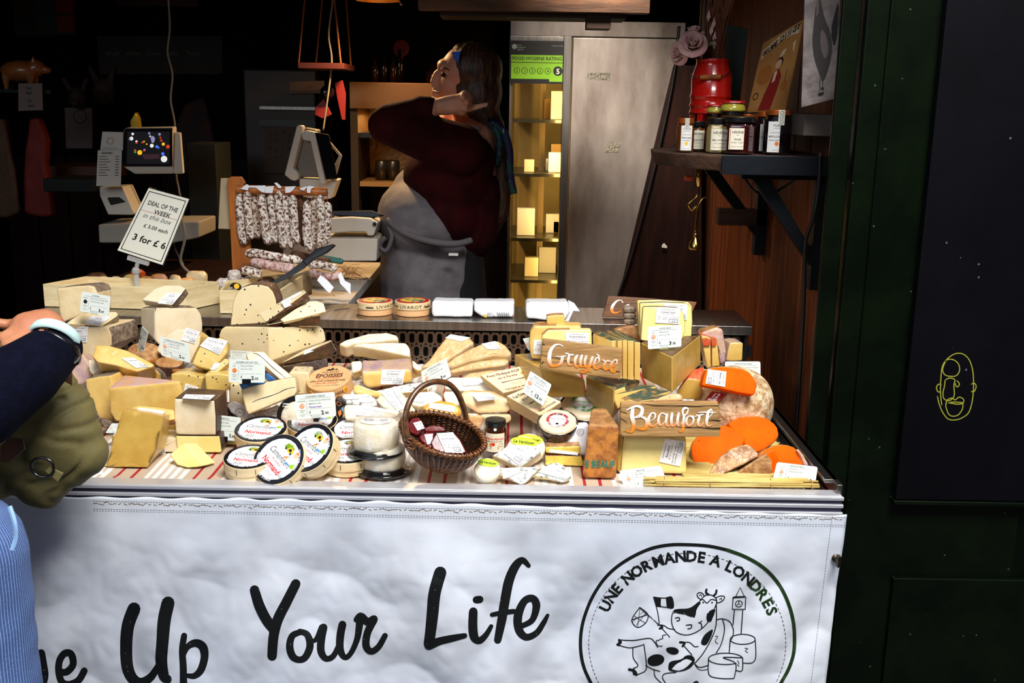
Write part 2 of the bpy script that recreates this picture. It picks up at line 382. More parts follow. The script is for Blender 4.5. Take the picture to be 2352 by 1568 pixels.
# ---------------- counter ----------------
ZF, YF, YL, ZL = .885, 1.93, 2.70, 1.058
XL, XR = -1.28, .630
t = thing('display_counter', 'long steel cheese display counter with ribbed aluminium front edge', 'counter', (-.3, 2.3, 0))
b = MB(); b.box((XL,YF,ZF-.02), (XR,YL,ZF-.004)); b.build('tray_floor', STEEL, t)
b = MB()
b.box((XL-.01,YF-.03,ZF-.05), (XR+.012,YF-.014,ZF+.004)); b.build('front_rail', M('dark_rail_body', (74,74,92), .35, .7), t, bev=.0012); b = MB()  # rail body coloured darker than the ribs in front of it
for k, z in enumerate((ZF-.046, ZF-.030, ZF-.014, ZF+.001)): b.box((XL-.012,YF-.036,z), (XR+.014,YF-.028,z+.007))
b.box((XL-.01,YF-.03,ZF+.0045), (XR+.012,YF+.004,ZF+.009)); b.build('rail_rib', ALU, t, bev=.0012)
b = MB(); b.box((XR+.004,YF-.02,ZF-.05), (XR+.014,YL+.02,ZF+.028)); b.box((XR-.012,YF+.01,ZF+.02), (XR+.014,YL,ZF+.028)); b.box((XR-.035,YF+.01,ZF-.018), (XR-.028,YL,ZF+.012)); b.build('side_rail', STEEL, t, bev=.001)
b = MB(); b.box((XL+.02,YF+.02,.02), (XR-.02,YL-.02,ZF-.06)); b.build('cabinet_base', M('base_board', (60,60,62), .7), t)
# perforated panel under the ledge: slots punched through a steel sheet
def perf(x0, x1, z0, z1, Y):
    V = []; F = []; pw, ph = .0245, .036; nx = int((x1-x0)/pw); nz = int((z1-z0)/ph)
    for r in range(nz):
        for c in range(nx+1):
            ox = x0 + c*pw - (pw/2 if r % 2 else 0); oz = z0 + r*ph; n = len(V); cx, cz = ox+pw/2, oz+ph/2; hw, hh = .0068, .013; N_ = 16
            hole = []
            for j in range(N_):
                a = 2*math.pi*j/N_ + math.pi/N_; hole.append((cx+hw*math.cos(a), cz+(hh-hw)*(1 if math.sin(a) > 0 else -1)+hw*math.sin(a)))
            out = []
            for j in range(N_):
                a = 2*math.pi*j/N_ + math.pi/N_; ca, sa = math.cos(a), math.sin(a); s_ = 1/max(abs(ca), abs(sa)); out.append((cx+ca*s_*pw/2, cz+sa*s_*ph/2))
            V += [(a, Y, c_) for a, c_ in hole]+[(a, Y, c_) for a, c_ in out]
            F += [(n+j, n+(j+1) % N_, n+N_+(j+1) % N_, n+N_+j) for j in range(N_)]
    return V, F
V, F = perf(XL+.01, XR-.02, ZF, ZL-.015, YL+.004)
o = mk('perforated_panel', V, F, M('dark_punched_steel', (120,105,92), .3, 1), None, t); md = o.modifiers.new('s', 'SOLIDIFY'); md.thickness = .0025; md.offset = -1
b = MB(); b.box((XL,YL+.06,ZF), (XR,YL+.07,ZL-.03)); b.build('inner_back', M('matt_black', (6,6,6), .9), t)
b = MB(); b.box((XL,YL,ZL-.024), (XR+.004,YL+.225,ZL)); b.build('ledge', STEEL, t, bev=.0015)
b = MB(); b.box((XR-.012,YL+.012,ZF-.02), (XR-.004,YL+.02,ZL-.024)); b.box((XR-.004,YL+.0,ZF+.09), (XR+.006,YL+.01,ZF+.12)); b.build('ledge_bracket', DSTEEL, t)
# riser and cloth
CLOTH = M('striped_linen', (236,230,222), .85, bump=.3, bs=500, stripes=([(0,(196,172,146)),(.12,(170,28,34)),(.16,(196,172,146)),(.32,(170,28,34)),(.36,(196,172,146)),(.5,(236,230,222)),(.55,(205,186,168)),(.60,(236,230,222)),(.66,(205,186,168)),(.71,(236,230,222)),(.77,(205,186,168)),(.82,(236,230,222)),(.88,(205,186,168)),(.93,(236,230,222))], .155, 0))
ZR = ZF+.055
def clz(x, y):
    s = min(1, max(0, (y-2.36)/.05)); s = s*s*(3-2*s)
    return ZF + .001 + (ZR-ZF)*s + .0025*max(0, noise.noise(Vector((x*9, y*14, 1)))) + (.006*max(0, noise.noise(Vector((x*16, 0, 3)))) if y < 1.96 else 0)
V = []; F = []; nx, ny = 220, 50; x0, x1, y0, y1 = XL+.02, XR-.045, YF+.006, YL-.004
for j in range(ny+1):
    for i in range(nx+1):
        x = x0+(x1-x0)*i/nx; y = y0+(y1-y0)*j/ny; V.append((x, y, clz(x, y)))
for j in range(ny):
    for i in range(nx): a = j*(nx+1)+i; F.append((a, a+1, a+nx+2, a+nx+1))
tagit(mk('striped_cloth', V, F, CLOTH, None, None, smooth=True), 'beige and red striped linen cloth lining the counter tray', 'cloth')
b = MB(); b.box((XL+.03,2.42,ZF-.003), (XR-.06,YL-.01,ZR-.006)); b.build('riser', STEEL, t)

# ---------------- banner ----------------
YB = 1.885
def bdisp(x, z):
    f = min(1, max(0, (ZF-.05-z)/.12))
    d = (.026*noise.noise(Vector((x*4.2+z*1.5, z*1.5, 4)))+.012*noise.noise(Vector((x*11-z*5, z*2.5, 6))))*f + .012*abs(noise.noise(Vector((x*7+z*4, z*5-x*3, 8))))*f + .0028*noise.noise(Vector((x*19-z*8, z*13, 2)))*f
    d += .0030*math.sin(x*62+2*noise.noise(Vector((x*5, 0, 0))))*math.exp(-max(0, ZF-.07-z)/.035)*abs(noise.noise(Vector((x*9, 1, 7))))*2.2
    d += .0022*abs(noise.noise(Vector((x*34, z*24, 5))))*f
    return d
BX1 = P(1945, 1178, YB).x; BT = P(1940, 1178, YB).z; BLt = P(200, 1141, YB).z
def btop(x):
    u = (x - P(200, 1141, YB).x)/(BX1-P(200, 1141, YB).x); return BLt*(1-u)+BT*u + .004*math.sin(u*5)
V = []; F = []; nx, nz = 300, 110; bx0 = -1.3; ZBOT = .36
def bxr(z): return BX1 - (BT-z)*.028
for j in range(nz+1):
    for i in range(nx+1):
        zz = BT - (BT-ZBOT)*(j/nz); x = bx0 + (bxr(zz)-bx0)*i/nx; z = zz + (btop(x)-BT)*(1-j/nz); z += .0016*math.sin(x*70)*(j == 0)
        V.append((x, YB - bdisp(x, z), z))
for j in range(nz):
    for i in range(nx): a = j*(nx+1)+i; F.append((a, a+1, a+nx+2, a+nx+1))
bt = thing('cloth_banner', 'white canvas banner with black brush lettering hanging from the counter front', 'banner', (-.3, YB, ZBOT))
VINYL = M('white_canvas', (208,214,226), .5, c2=(220,224,232), ns=2.5, bump=.22, bs=22, spots=((186,160,128), 5.5, .035, .5), spec=.3)
o = mk('canvas', V, F, VINYL, None, bt, smooth=True); md = o.modifiers.new('s', 'SOLIDIFY'); md.thickness = .0015; md.offset = 1
def bm_(px, py, k=0, off=.0022):
    p = P(px, py, YB)
    for _ in range(3): p = P(px, py, YB - bdisp(p.x, p.z) - off)
    return p + Vector((0, -.00003*(k % 9), 0))
BANK = M('black_print', (16,19,20), .42, spots=((70,74,72), 70, .12, .18)); BGRN = M('faded_green_print', (24,48,18), .42, c2=(60,84,52), ns=30, lo=.5, hi=.7)
n_ = lambda s: K('n '+s); o_ = lambda s: K('o '+s); q_ = lambda s: K('q '+s)
W = 26
# Y ou r / U p / s e
let = []
def L(pts, w_=W, sm=True): let.append((pts, w_, sm))
# 'se' at the far left
L(n_('222,940 232,1000 240,1060 225,1110 200,1130'), 19); L(n_('322,1040 360,1040 395,1000 385,945 350,940 322,980 318,1040 335,1095 375,1108 425,1085 455,1035'), 16)
# U
L(n_('724,700 692,790 682,900 688,1010 715,1075 760,1098 815,1068 860,1000'), [30,29,28,27,25,22,18,14]); L(n_('908,668 888,760 878,880 872,980 885,1060 905,1080'), [30,30,28,27,24,20])
# p
L(n_('995,845 985,920 990,1010 992,1110'), [14,15,16,17]); L(n_('985,975 1010,910 1055,885 1095,905 1105,960 1085,1030 1050,1062 1010,1060'), [8,13,18,20,18,17,14,10])
# Y
L(n_('1375,598 1400,680 1440,760 1480,810'), [22,24,24,24]); L(n_('1598,565 1550,660 1500,760 1478,850 1470,955'), [22,23,24,23,22])
# o
L(n_('1625,825 1580,845 1565,900 1580,955 1615,975 1650,960 1675,900 1660,840 1620,822'), [13,15,17,17,15,16,17,15,13])
# u
L(n_('1660,845 1700,872 1740,800'), [10,10,15]); L(n_('1748,800 1735,870 1735,930 1760,968 1800,955 1835,890'), [18,18,17,14,13,13]); L(n_('1850,785 1838,850 1838,920 1862,962 1895,940 1930,860 1945,760'), [18,18,17,13,12,14,18])
# r
L(n_('1925,758 1950,738 1985,770 2020,755'), [13,16,18,18]); L(n_('2020,758 1985,830 1978,900 2005,930 2045,905 2080,845'), [18,17,17,15,14,13])
# L
L(o_('238,458 210,560 200,660 190,750 182,808'), [28,28,27,25,24]); L(o_('182,815 235,795 300,780 358,768'), [22,18,16,12])
# i
L(o_('400,650 398,720 405,775 430,792 462,765 488,722'), [20,21,20,16,13,10]); L(o_('415,592 432,590'), 17, False)
# f
L(o_('672,425 640,398 605,430 575,500 555,600 540,690 520,790'), [10,15,20,22,22,21,17]); L(o_('492,665 545,655 600,648'), [10,12,11])
# e
L(o_('640,720 690,690 710,620 690,585 650,600 620,670 625,740 660,775 710,755 745,705 765,668'), [12,14,18,17,17,20,19,16,14,12,8])
for a_, b2 in ((0,2),(2,5),(5,11),(11,len(let))): strokes('lettering', let[a_:b2], lambda a, b_, k: bm_(a, b_, k), BANK, bt)
# emblem
em = []
def circ(cx, cy, rx, ry, n=72, a0=0, a1=6.2832): return [(cx+rx*math.cos(a0+(a1-a0)*j/n), cy+ry*math.sin(a0+(a1-a0)*j/n)) for j in range(n+1)]
ring = q_('300,1600 240,1462 180,1330 148,1200 140,1050 158,900 200,760 262,620 360,470 480,350 640,245 820,165 1000,130 1180,128 1380,142 1560,180')
ringg = q_('1560,180 1720,240 1880,330 2000,440 2090,570 2155,720 2195,880 2205,1040 2195,1180 2150,1320 2080,1450 2000,1590')
em.append((ring, 7.5)); em.append((ringg, 8, True, 1))
dash = circ(1170, 1080, 950, 870, 190, math.pi*.78, math.pi*2.22)
dash = [(1300+a/4.2, 1220+c/4.2) for a, c in dash]
for i in range(0, len(dash)-1, 2): em.append(([dash[i], ((dash[i][0]+dash[i+1][0])/2, (dash[i][1]+dash[i+1][1])/2), dash[i+1]], 1.3, False))
def line(s, w_=2.2, sm=True, m_=0): em.append((q_(s), w_, sm, m_))
line('900,895 885,780 845,632',2); line('845,632 900,640 960,642 1020,634 1035,735 960,730 880,722'); em.append((q_('865,650 880,700'), 9, False)); 
for s in ('862,650 878,712','875,650 893,715','888,650 905,718'): line(s, 5, False)
for s in ('985,645 995,725','1000,645 1012,728','1010,642 1022,730'): line(s, 5, False)
line('712,732 790,800 770,880 690,925 635,852 712,732'); line('712,732 890,895',2.2); line('635,852 790,800'); line('660,815 770,885',1.2); line('690,925 715,740',1.2); line('680,900 775,780',1.2); line('645,870 750,770',1.2)
line('905,640 915,720',1); line('965,640 975,730',1)
# snout and head
line('1275,700 1180,745 1060,755 1025,800 1020,880 1050,955 1110,990 1190,995 1290,950 1380,860 1450,700'); line('1290,670 1340,620 1400,612 1450,650 1452,700'); line('1290,670 1320,655 1360,690 1400,655 1450,665')
for s in ('1055,765 1150,765 1220,740 1285,690','1080,775 1160,785 1230,755 1275,700','1160,790 1220,810 1240,760'): line(s, 7)
line('1230,770 1235,810',6); line('1215,790 1235,820', 5)
line('1055,835 1090,830 1095,855 1070,862',2.4); line('1160,905 1210,900 1205,932 1175,940',2.4); line('1280,878 1305,890 1310,930',2.4); line('1290,880 1312,862',2)
line('1385,800 1400,830 1385,860 1375,820',7); line('1395,780 1425,765',8); line('1375,850 1370,800',6)
em.append((q_('1322,684 1324,686'), 3.6, False)); em.append((q_('1408,684 1410,686'), 3.6, False))
line('1355,560 1352,590 1375,608',5); line('1452,568 1445,600 1425,618',5); line('1300,655 1270,630 1268,600 1295,588 1325,605 1332,625'); line('1285,618 1300,608 1310,625',1.6); line('1445,640 1490,622 1530,630 1515,665 1470,688 1455,680'); line('1480,655 1500,642 1500,660',1.6)
# arm, body
line('885,905 940,905 990,935 1050,945'); line('915,905 930,925 905,935',5); line('930,940 1000,1018'); line('965,995 930,1005 935,1030 905,1040 895,1050 870,1055 885,1100 930,1105',1.8)
line('520,1045 650,1050 800,1030 850,1060 885,1115'); line('520,1100 620,1122 740,1095'); line('512,1045 530,1070 495,1090',5); line('520,1055 510,1095',6)
line('645,1125 650,1220 695,1292 650,1320'); line('750,1085 770,1220 772,1335 690,1380'); line('610,1330 660,1345 680,1380',6); line('650,1335 660,1375',6)
def spot(s, m_=0): em.append(('poly', q_(s)))
blobs = ['960,1120 1040,1112 1090,1140 1085,1180 1030,1192 975,1165', '780,1230 830,1190 900,1180 950,1210 945,1265 880,1300 800,1295', '985,1300 1000,1250 1120,1235 1150,1195 1210,1190 1250,1230 1225,1300 1150,1345 1060,1358 990,1345', '1300,1065 1330,1000 1380,960 1425,935 1400,1020 1355,1100 1310,1095', '1350,830 1370,780 1420,752 1440,770 1420,830 1370,885']
line('1100,1068 1145,1075 1125,1105',5); line('1130,1072 1190,1070 1240,1110 1275,1108'); line('1135,1100 1180,1150 1215,1190')
line('1450,700 1448,900 1400,1040 1320,1180 1240,1275',2.4); line('1240,1275 1290,1310 1375,1290'); line('1240,1280 1290,1335 1370,1330',1.6)
line('1455,850 1510,842 1580,870 1615,950 1605,1020 1580,1060'); line('1510,845 1530,940 1500,1080 1450,1170'); line('1440,1010 1465,1015 1440,1055 1465,1085',1.4)
line('770,1290 830,1325 905,1348'); line('850,1330 860,1400 920,1462'); line('1060,1360 960,1370 930,1405 960,1462',2.2); line('1235,1460 1260,1448 1275,1462',4)
# clock tower, cheeses
line('1610,640 1735,632 1730,750 1605,750 1612,640',2.6,False); line('1640,625 1680,540 1722,625 1640,630',2.2,False); line('1620,632 1725,628',3,False)
em.append(([(1300+a/4.2, 1220+c/4.2) for a, c in circ(1668,697,33,30,24)], 1.8)); line('1668,697 1668,675',1.5,False); line('1668,697 1650,705',1.5,False); line('1668,697 1682,706',1.5,False)
line('1625,760 1612,900'); line('1705,760 1690,990')
em.append(([(1300+a/4.2, 1220+c/4.2) for a, c in circ(1705,1040,120,48,30)], 2.2)); line('1585,1050 1575,1165'); line('1825,1040 1832,1200 1800,1265 1715,1270'); line('1725,1125 1755,1130 1730,1150 1755,1170',1.4)
em.append(([(1300+a/4.2, 1220+c/4.2) for a, c in circ(1540,1228,165,55,30, .9, 6.0)], 2.2)); line('1375,1230 1380,1380 1480,1415 1600,1418 1625,1400 1635,1270 1515,1215 1700,1218'); line('1705,1220 1700,1340 1640,1340'); line('1655,1245 1670,1270 1655,1285 1672,1300',1.4)
V = []; F = []; I = []
for s in em:
    if s[0] == 'poly': continue
    vs, fs = ribbon(s[0], s[1], True if len(s) < 3 else s[2], 5); n = len(V); V += [bm_(a, c, len(F)) for a, c in vs]; F += [tuple(x+n for x in f) for f in fs]; I += [s[3] if len(s) > 3 else 0]*len(fs)
blobs.append('848,632 918,645 912,722 884,718'); blobs.append('968,640 1022,635 1036,734 976,728')
blobs.append('1060,755 1180,747 1250,715 1290,672 1282,712 1256,760 1252,812 1228,822 1180,800 1110,772 1050,785 1030,800')
for s in blobs:
    pl = smoothpoly(q_(s), 2 if len(s.split()) > 5 else 0); n = len(V); V += [bm_(a, c, 3) for a, c in pl]; F.append(tuple(range(n, n+len(pl)))); I.append(0)
# lettering round the rim, each letter bent onto the ring
txt = 'UNE NORMANDE A LONDRES'; ctr = (1300+1172/4.2, 1220+1085/4.2); adv = []; 
for ch_ in txt: adv.append({'M':.95,'O':.86,' ':.36,'E':.66,'L':.62,'S':.66,'A':.76}.get(ch_, .78))
tot = sum(adv); cur = 0
RX, RY = 826/4.2, 796/4.2
for ch_, ad in zip(txt, adv):
    u = (cur+ad/2)/tot; cur += ad
    if ch_ == ' ': continue
    a = math.radians(158)+(math.radians(19)-math.radians(158))*u
    vs, fs, w_ = glyphs(ch_, .035); cx, cy = ctr[0]+RX*math.cos(a), ctr[1]-RY*math.sin(a)
    tdir = Vector((RX*math.sin(a), RY*math.cos(a))).normalized(); up = Vector((tdir.y, -tdir.x)); n = len(V); hs = 33*1.05
    V += [bm_(cx+(tdir.x*(x-w_/2)+up.x*y_)*hs, cy+(tdir.y*(x-w_/2)+up.y*y_)*hs, 2) for x, y_ in vs]; F += [tuple(x+n for x in f) for f in fs]; I += [1 if u > .8 else 0]*len(fs)
mk('emblem', V, F, [BANK, BGRN], I, bt)
# hem stitching and turn-button
hem = []
for dy, w_ in ((9,1.1),(27,1.0),(31,.8)):
    x = 215
    while x < 1938:
        yb = 1141+(x-200)*.0215+dy; hem.append(([(x, yb), (x+3.5, yb+.1)], w_, False)); x += 6.5
for k in range(150):
    x = 215+k*11.5; yb = 1141+(x-200)*.0215+14+3*noise.noise(Vector((k*.7, 0, 0))); hem.append(([(x, yb), (x+9+4*math.sin(k), yb+3*math.sin(k*2.3))], 1.6, False, 1))
for k in range(56):
    y = 1185+k*6.9; hem.append(([(1912-(y-1180)*.127, y), (1911.6-(y-1180)*.127, y+4)], 1.1, False))
strokes('hem_stitching', hem, lambda a, b_, k: bm_(a, b_, k, .0018), [M('grey_thread', (120,122,124), .8), M('brown_thread', (128,116,98), .8)], bt)
c = bm_(1920, 1280); b = MB(); b.lathe([(0,0),(.008,0),(.009,.004),(.004,.008),(.003,.014)], c, (0,-1,0), 20); b.box((c.x-.003,c.y-.022,c.z-.011), (c.x+.003,c.y-.010,c.z+.011)); b.build('turn_button', M('tarnished_brass', (90,80,66), .35, 1), bt)
# ---- a camera-neutral market hall floor and opposite shopfront keep the street side plausible ----
# ---------------- cheese materials ----------------
PA = dict(
 cream=M('cream_paste', (240,218,172), .45, c2=(230,202,150), ns=18, bump=.25, bs=60, coat=.35, cr=.25, cb=.5, cbs=35),
 ivory=M('ivory_paste', (238,224,192), .45, c2=(228,208,170), ns=14, bump=.2, bs=60, coat=.3, cr=.25, cb=.4, cbs=30),
 yellow=M('yellow_paste', (236,200,116), .42, c2=(222,178,90), ns=14, bump=.2, bs=50, coat=.3, cr=.15, cb=.7, cbs=40),
 butter=M('butter_paste', (250,232,156), .42, c2=(244,222,134), ns=16, bump=.15, bs=60, coat=.3, cr=.15, cb=.6, cbs=40, spots=((205,165,80), 60, .06, .3)),
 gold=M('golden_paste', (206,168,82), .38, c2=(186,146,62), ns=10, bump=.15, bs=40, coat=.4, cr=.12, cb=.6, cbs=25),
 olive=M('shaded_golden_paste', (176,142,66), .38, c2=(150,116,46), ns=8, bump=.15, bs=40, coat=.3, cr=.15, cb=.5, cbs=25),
 orange=M('orange_paste', (250,104,0), .65, c2=(238,90,0), ns=14, spec=.08, spots=((150,60,8), 42, .07, .3)),
 white=M('white_bloom_rind', (246,240,224), .75, c2=(232,212,166), ns=38, bump=.5, bs=90, lo=.35, hi=.75),
 speck=M('truffle_speckled_paste', (240,222,178), .42, c2=(234,212,160), ns=10, bump=.15, bs=50, coat=.4, cr=.2, cb=.3, cbs=30, spots=((44,38,48), 88, .21, .5)),
 yspeck=M('yellow_speckled_paste', (222,192,110), .42, c2=(206,172,90), ns=10, bump=.2, bs=50, coat=.3, cr=.15, cb=.5, cbs=40, spots=((50,44,30), 105, .2, .5)),
 blue=M('blue_veined_paste', (236,220,172), .5, c2=(226,206,150), ns=30, bump=.4, bs=60, coat=.3, cr=.2, spots=((70,92,104), 40, .2, .18)),
 bluehole=M('blue_hole_paste', (232,204,92), .5, c2=(216,182,70), ns=40, bump=.5, bs=60, coat=.3, cr=.2, spots=((90,92,60), 60, .13, .35)),
)
RI = dict(
 brown=M('brown_rind', (112,72,40), .7, c2=(72,44,24), ns=60, bump=.8, bs=140, coat=.45, cr=.15, cb=.8, cbs=50),
 tan=M('tan_rind', (190,140,84), .6, c2=(150,100,54), ns=50, bump=.5, bs=120, coat=.3, cr=.12, cb=.9, cbs=50),
 grey=M('grey_rind', (152,132,110), .8, c2=(96,80,66), ns=50, bump=.8, bs=120, coat=.2, cr=.3),
 pink=M('pink_orange_rind', (226,170,120), .6, c2=(206,170,168), ns=26, bump=.5, bs=90, coat=.3, cr=.15, cb=.8, cbs=50),
 bloom=PA['white'],
 peach=M('peach_rind', (238,190,130), .6, c2=(226,164,104), ns=60, bump=.6, bs=160, coat=.4, cr=.15, cb=.7, cbs=50),
 dark=M('dark_brown_rind', (84,48,24), .6, c2=(52,28,14), ns=40, bump=.6, bs=100, coat=.3, cr=.15, cb=.8, cbs=50),
 amber=M('amber_rind', (204,130,50), .6, c2=(150,86,30), ns=40, bump=.5, bs=90, coat=.4, cr=.12, cb=1, cbs=45),
 mauve=M('mauve_film_over_rind', (206,170,140), .5, c2=(176,142,150), ns=30, bump=.5, bs=60, coat=.6, cr=.1, cb=1, cbs=60),
 ash=M('ash_speckled_rind', (222,220,212), .8, c2=(70,74,78), ns=110, lo=.5, hi=.68, bump=.7, bs=120, coat=.3, cr=.2),
 mite=M('pitted_pale_rind', (232,208,168), .85, c2=(176,134,88), ns=55, bump=.9, bs=130, spots=((120,80,46), 150, .22, .32)),
 mite2=M('pitted_brown_rind', (206,158,104), .8, c2=(150,98,52), ns=50, bump=.9, bs=110, coat=.4, cr=.12, cb=.8, cbs=50),
 wax=M('green_printed_rind', (58,76,58), .6, c2=(170,120,60), ns=34, lo=.5, hi=.62, bump=.3, bs=60, coat=.3, cr=.12, cb=.9, cbs=50),
 redlab=M('red_rind_label', (216,62,36), .5, c2=(200,110,60), ns=60, coat=.4, cr=.1, cb=.8),
)
PAPER = M('white_sticker_paper', (246,245,244), .55, spec=.3)
CARD = M('pale_card', (228,236,228), .5, spec=.3)
GREY = M('grey_ink', (96,98,100), .6); OR = M('orange_ink', (236,130,50), .5); RED = M('red_ink', (206,24,38), .5); PUR = M('purple_ink', (140,60,190), .6)
GRN = M('green_ink', (90,190,60), .5); GOLDI = M('gold_ink', (246,190,40), .5); BROWNI = M('brown_ink', (92,40,30), .6); TEAL = M('teal_ink', (10,130,110), .5)
PM = [INK(), GREY, OR, RED, PUR, GRN, GOLDI, BROWNI, TEAL, PAPER]
CLEARP = M('clear_plastic', (235,238,240), .08, trans=1, ior=1.2, alpha=.35)
BLKP = M('black_plastic', (14,14,18), .3)
rnd = random.Random(5)
def sticker(par, q, fc, name='', style=0):
    """white price sticker stuck on a face"""
    pt = fc.p + fc.n*.0022
    Q = Quad(qplane(q, pt, fc.n), 0)
    q4 = [Q(0,1), Q(1,1), Q(1,0), Q(0,0)]; V = q4+[v - Q.n*.0011 for v in q4]
    s = mk('price_sticker', V, [(0,1,2,3),(7,6,5,4),(0,4,5,1),(1,5,6,2),(2,6,7,3),(3,7,4,0)], PAPER, None, par)
    Q.off = .0004; it = [('t','Une Normande à Londres',.5,.86,.085,'c',0,0,0,.62)]
    if name: it.append(('t',name,.5,.66,.17,'c',0,.0,0,.8))
    it += [('t','milk, salt, rennet, cultures',.5,.55,.075,'c',1,0,0,.8), ('t','Packed  %02d.07.2020' % rnd.randint(1,28),.06,.38,.085,'l',0,0,0,.42), ('t','Use by  %02d.08.2020' % rnd.randint(1,28),.06,.26,.085,'l',0,0,0,.42),
           ('t','kg  0.%d' % rnd.randint(120,390),.56,.36,.085,'l',0,0,0,.18), ('r',.74,.3,.75,.46,0), ('t','£/kg %d.50' % rnd.randint(18,39),.77,.36,.085,'l',0,0,0,.2), ('o',.55,.08,.95,.28,.02,0), ('t','£ %d.%02d' % (rnd.randint(3,9), rnd.randint(10,95)),.92,.12,.15,'r',0,0,0,.3)]
    prt(Q, it, 'print', s, PM, 1)
    return s
def cheese(label, pts, Y, n, t, pal, rind=(), group=None, st=None, name='cheese_wedge', cat='cheese', **kw):
    cr_ = kw.get('crop'); kw.pop('crop', None)
    if isinstance(n, tuple): n = nrm(*n)
    mats = [PA.get(pal[0]) or RI[pal[0]], RI.get(pal[1]) or PA[pal[1]]]
    if len(pal) > 2: mats.append(RI.get(pal[2]) or PA[pal[2]]); kw['back'] = 1
    stl = [] if st is None else (st if isinstance(st, list) else [st])
    if not stl:
        fc = slab(name, pts, Y, n, t, mats, rind, None, **kw); tagit(fc.o, label, cat, group); return fc
    c0 = P(*cen(K(pts) if isinstance(pts, str) else pts), Y); par = thing(name, label, cat, c0, group)
    fc = slab('wedge_body', pts, Y, n, t, mats, rind, par, **kw); fc.par = par
    zb = min(v.z for v in fc.V); d = Vector((0,0,zb-c0.z)); par.location.z = zb
    for c in par.children: c.location -= d
    for s in stl: sticker(par, s[0], fc, s[1])
    return fc
def hcheese(label, pts, pal, group=None, st=None, name='cheese_wedge', cat='cheese', rfun=None, bev=.002, rough=0):
    """pts: list of (crop-string of points, Y) -> convex solid"""
    V = []
    for s, Y in pts:
        for q in K(s): V.append(P(q[0], q[1], Y))
    mats = [PA.get(p) or RI[p] for p in pal]
    if st:
        c0 = sum(V, Vector())/len(V); c0.z = min(v.z for v in V); par = thing(name, label, cat, c0, group)
        o = hull('wedge_body', V, mats, par, bev, rfun=rfun, rough=rough)
        for q, nm, pt, n in st:
            fc = Face(); fc.p = pt; fc.n = Vector(n).normalized(); sticker(par, q, fc, nm)
        return par
    return tagit(hull(name, V, mats, None, bev, rfun=rfun, rough=rough), label, cat, group)
def plane3(q, Ys):
    """plane through three photo points at given depths -> (point, normal)"""
    a, b, c = [P(x, y, Y) for (x, y), Y in zip(K(q), Ys)]; n = (b-a).cross(c-a).normalized()
    if n.dot(CAM-a) < 0: n = -n
    return a, n
def pricecard(label, q, Y, n, title, l1, l2, pr, dark=False, region='JURA', group=None, note=None, clip=(.38,.62), milk=2, base=.02):
    """rounded price card in a small clip foot; q = TL TR BR BL"""
    qq = K(q); c0 = P(*cen(qq), Y); n = nrm(*n) if isinstance(n, tuple) else n
    c4 = [PP(x, y, c0, n) for x, y in qq]; Q = Quad(c4, 0)
    par = thing('price_card', label, 'price card', (c4[2]+c4[3])/2, group)
    r = .05; rh = r*Q.W/Q.H; pl = []
    for cx, cy, a0 in ((1-r,1-rh,0),(r,1-rh,90),(r,rh,180),(1-r,rh,270)):
        for k in range(5):
            a = math.radians(a0+k*22.5); pl.append((cx+r*math.cos(a), cy+rh*math.sin(a)))
    A = [Q(u,v) for u,v in pl]; N_ = len(A); B = [a - Q.n*.0012 for a in A]
    mk('card', A+B, [tuple(range(N_)), tuple(range(2*N_-1, N_-1, -1))]+[(i,(i+1)%N_,N_+(i+1)%N_,N_+i) for i in range(N_)], CARD, None, par)
    Q.off = .0004
    w1, _, w2 = pr.partition('.')
    it = [('t',title,.5,.86,.085,'c',0,.0,0,.8), ('r',.12,.815,.88,.822,1), ('t',region,.15,.70,.06,'c',1,0,0,.2), ('c',.16,.53,.10,milk), ('ring',.16,.53,.065,.018,9), ('r',.115,.56,.205,.585,9),
          ('t','Traditional',.16,.33,.055,'c',1,0,0,.2), ('t','Market',.16,.26,.055,'c',1,0,0,.2), ('t','Une Normande',.16,.16,.04,'c',1,0,0,.2), ('t','a Londres',.16,.11,.04,'c',1,0,0,.2), ('r',.275,.15,.280,.74,1),
          ('t',l1,.33,.70,.075,'l',1,0,.2,.6), ('t',l2,.33,.57,.075,'l',1,0,.2,.6), ('r',.33,.385,.9,.39,1),
          ('t','£',.33,.22,.13,'l',0,.02), ('t','100g',.33,.12,.05,'l',1), ('t',w1,.70,.13,.22,'r',0,.035), ('t','.'+w2,.71,.13,.14,'l',0,.025)]
    if note: it += [('t',note,.33,.43,.11,'l',4,.01,.1,.5), ('r',.33,.6,.45,.61,4)]
    prt(Q, it, 'print', par, PM, 1)
    # clip: folded plastic strip gripping the lower edge and a foot behind it
    a, b_ = clip; up = (Q(.5,1,0)-Q(.5,0,0)).normalized(); m_ = MB(); V = []
    for u, v, off in ((a,.16,.0016),(b_,.16,.0016),(b_,-.03,.0016),(a,-.03,.0016),(a,.16,.0006),(b_,.16,.0006),(b_,-.03,.0006),(a,-.03,.0006)): V.append(Q(u,v,0)+Q.n*off)
    fx = [(0,1,2,3),(7,6,5,4),(0,4,5,1),(1,5,6,2),(2,6,7,3),(3,7,4,0)]; m_.add(V, fx)
    V = [Q(a,-.03,0)+Q.n*.0016, Q(b_,-.03,0)+Q.n*.0016, Q(b_,-.03,0)-Q.n*base, Q(a,-.03,0)-Q.n*base]; m_.add(V+[v-up*.0015 for v in V], fx)
    m_.build('clip', BLKP if dark else CLEARP, par)
    return par

H = hcheese
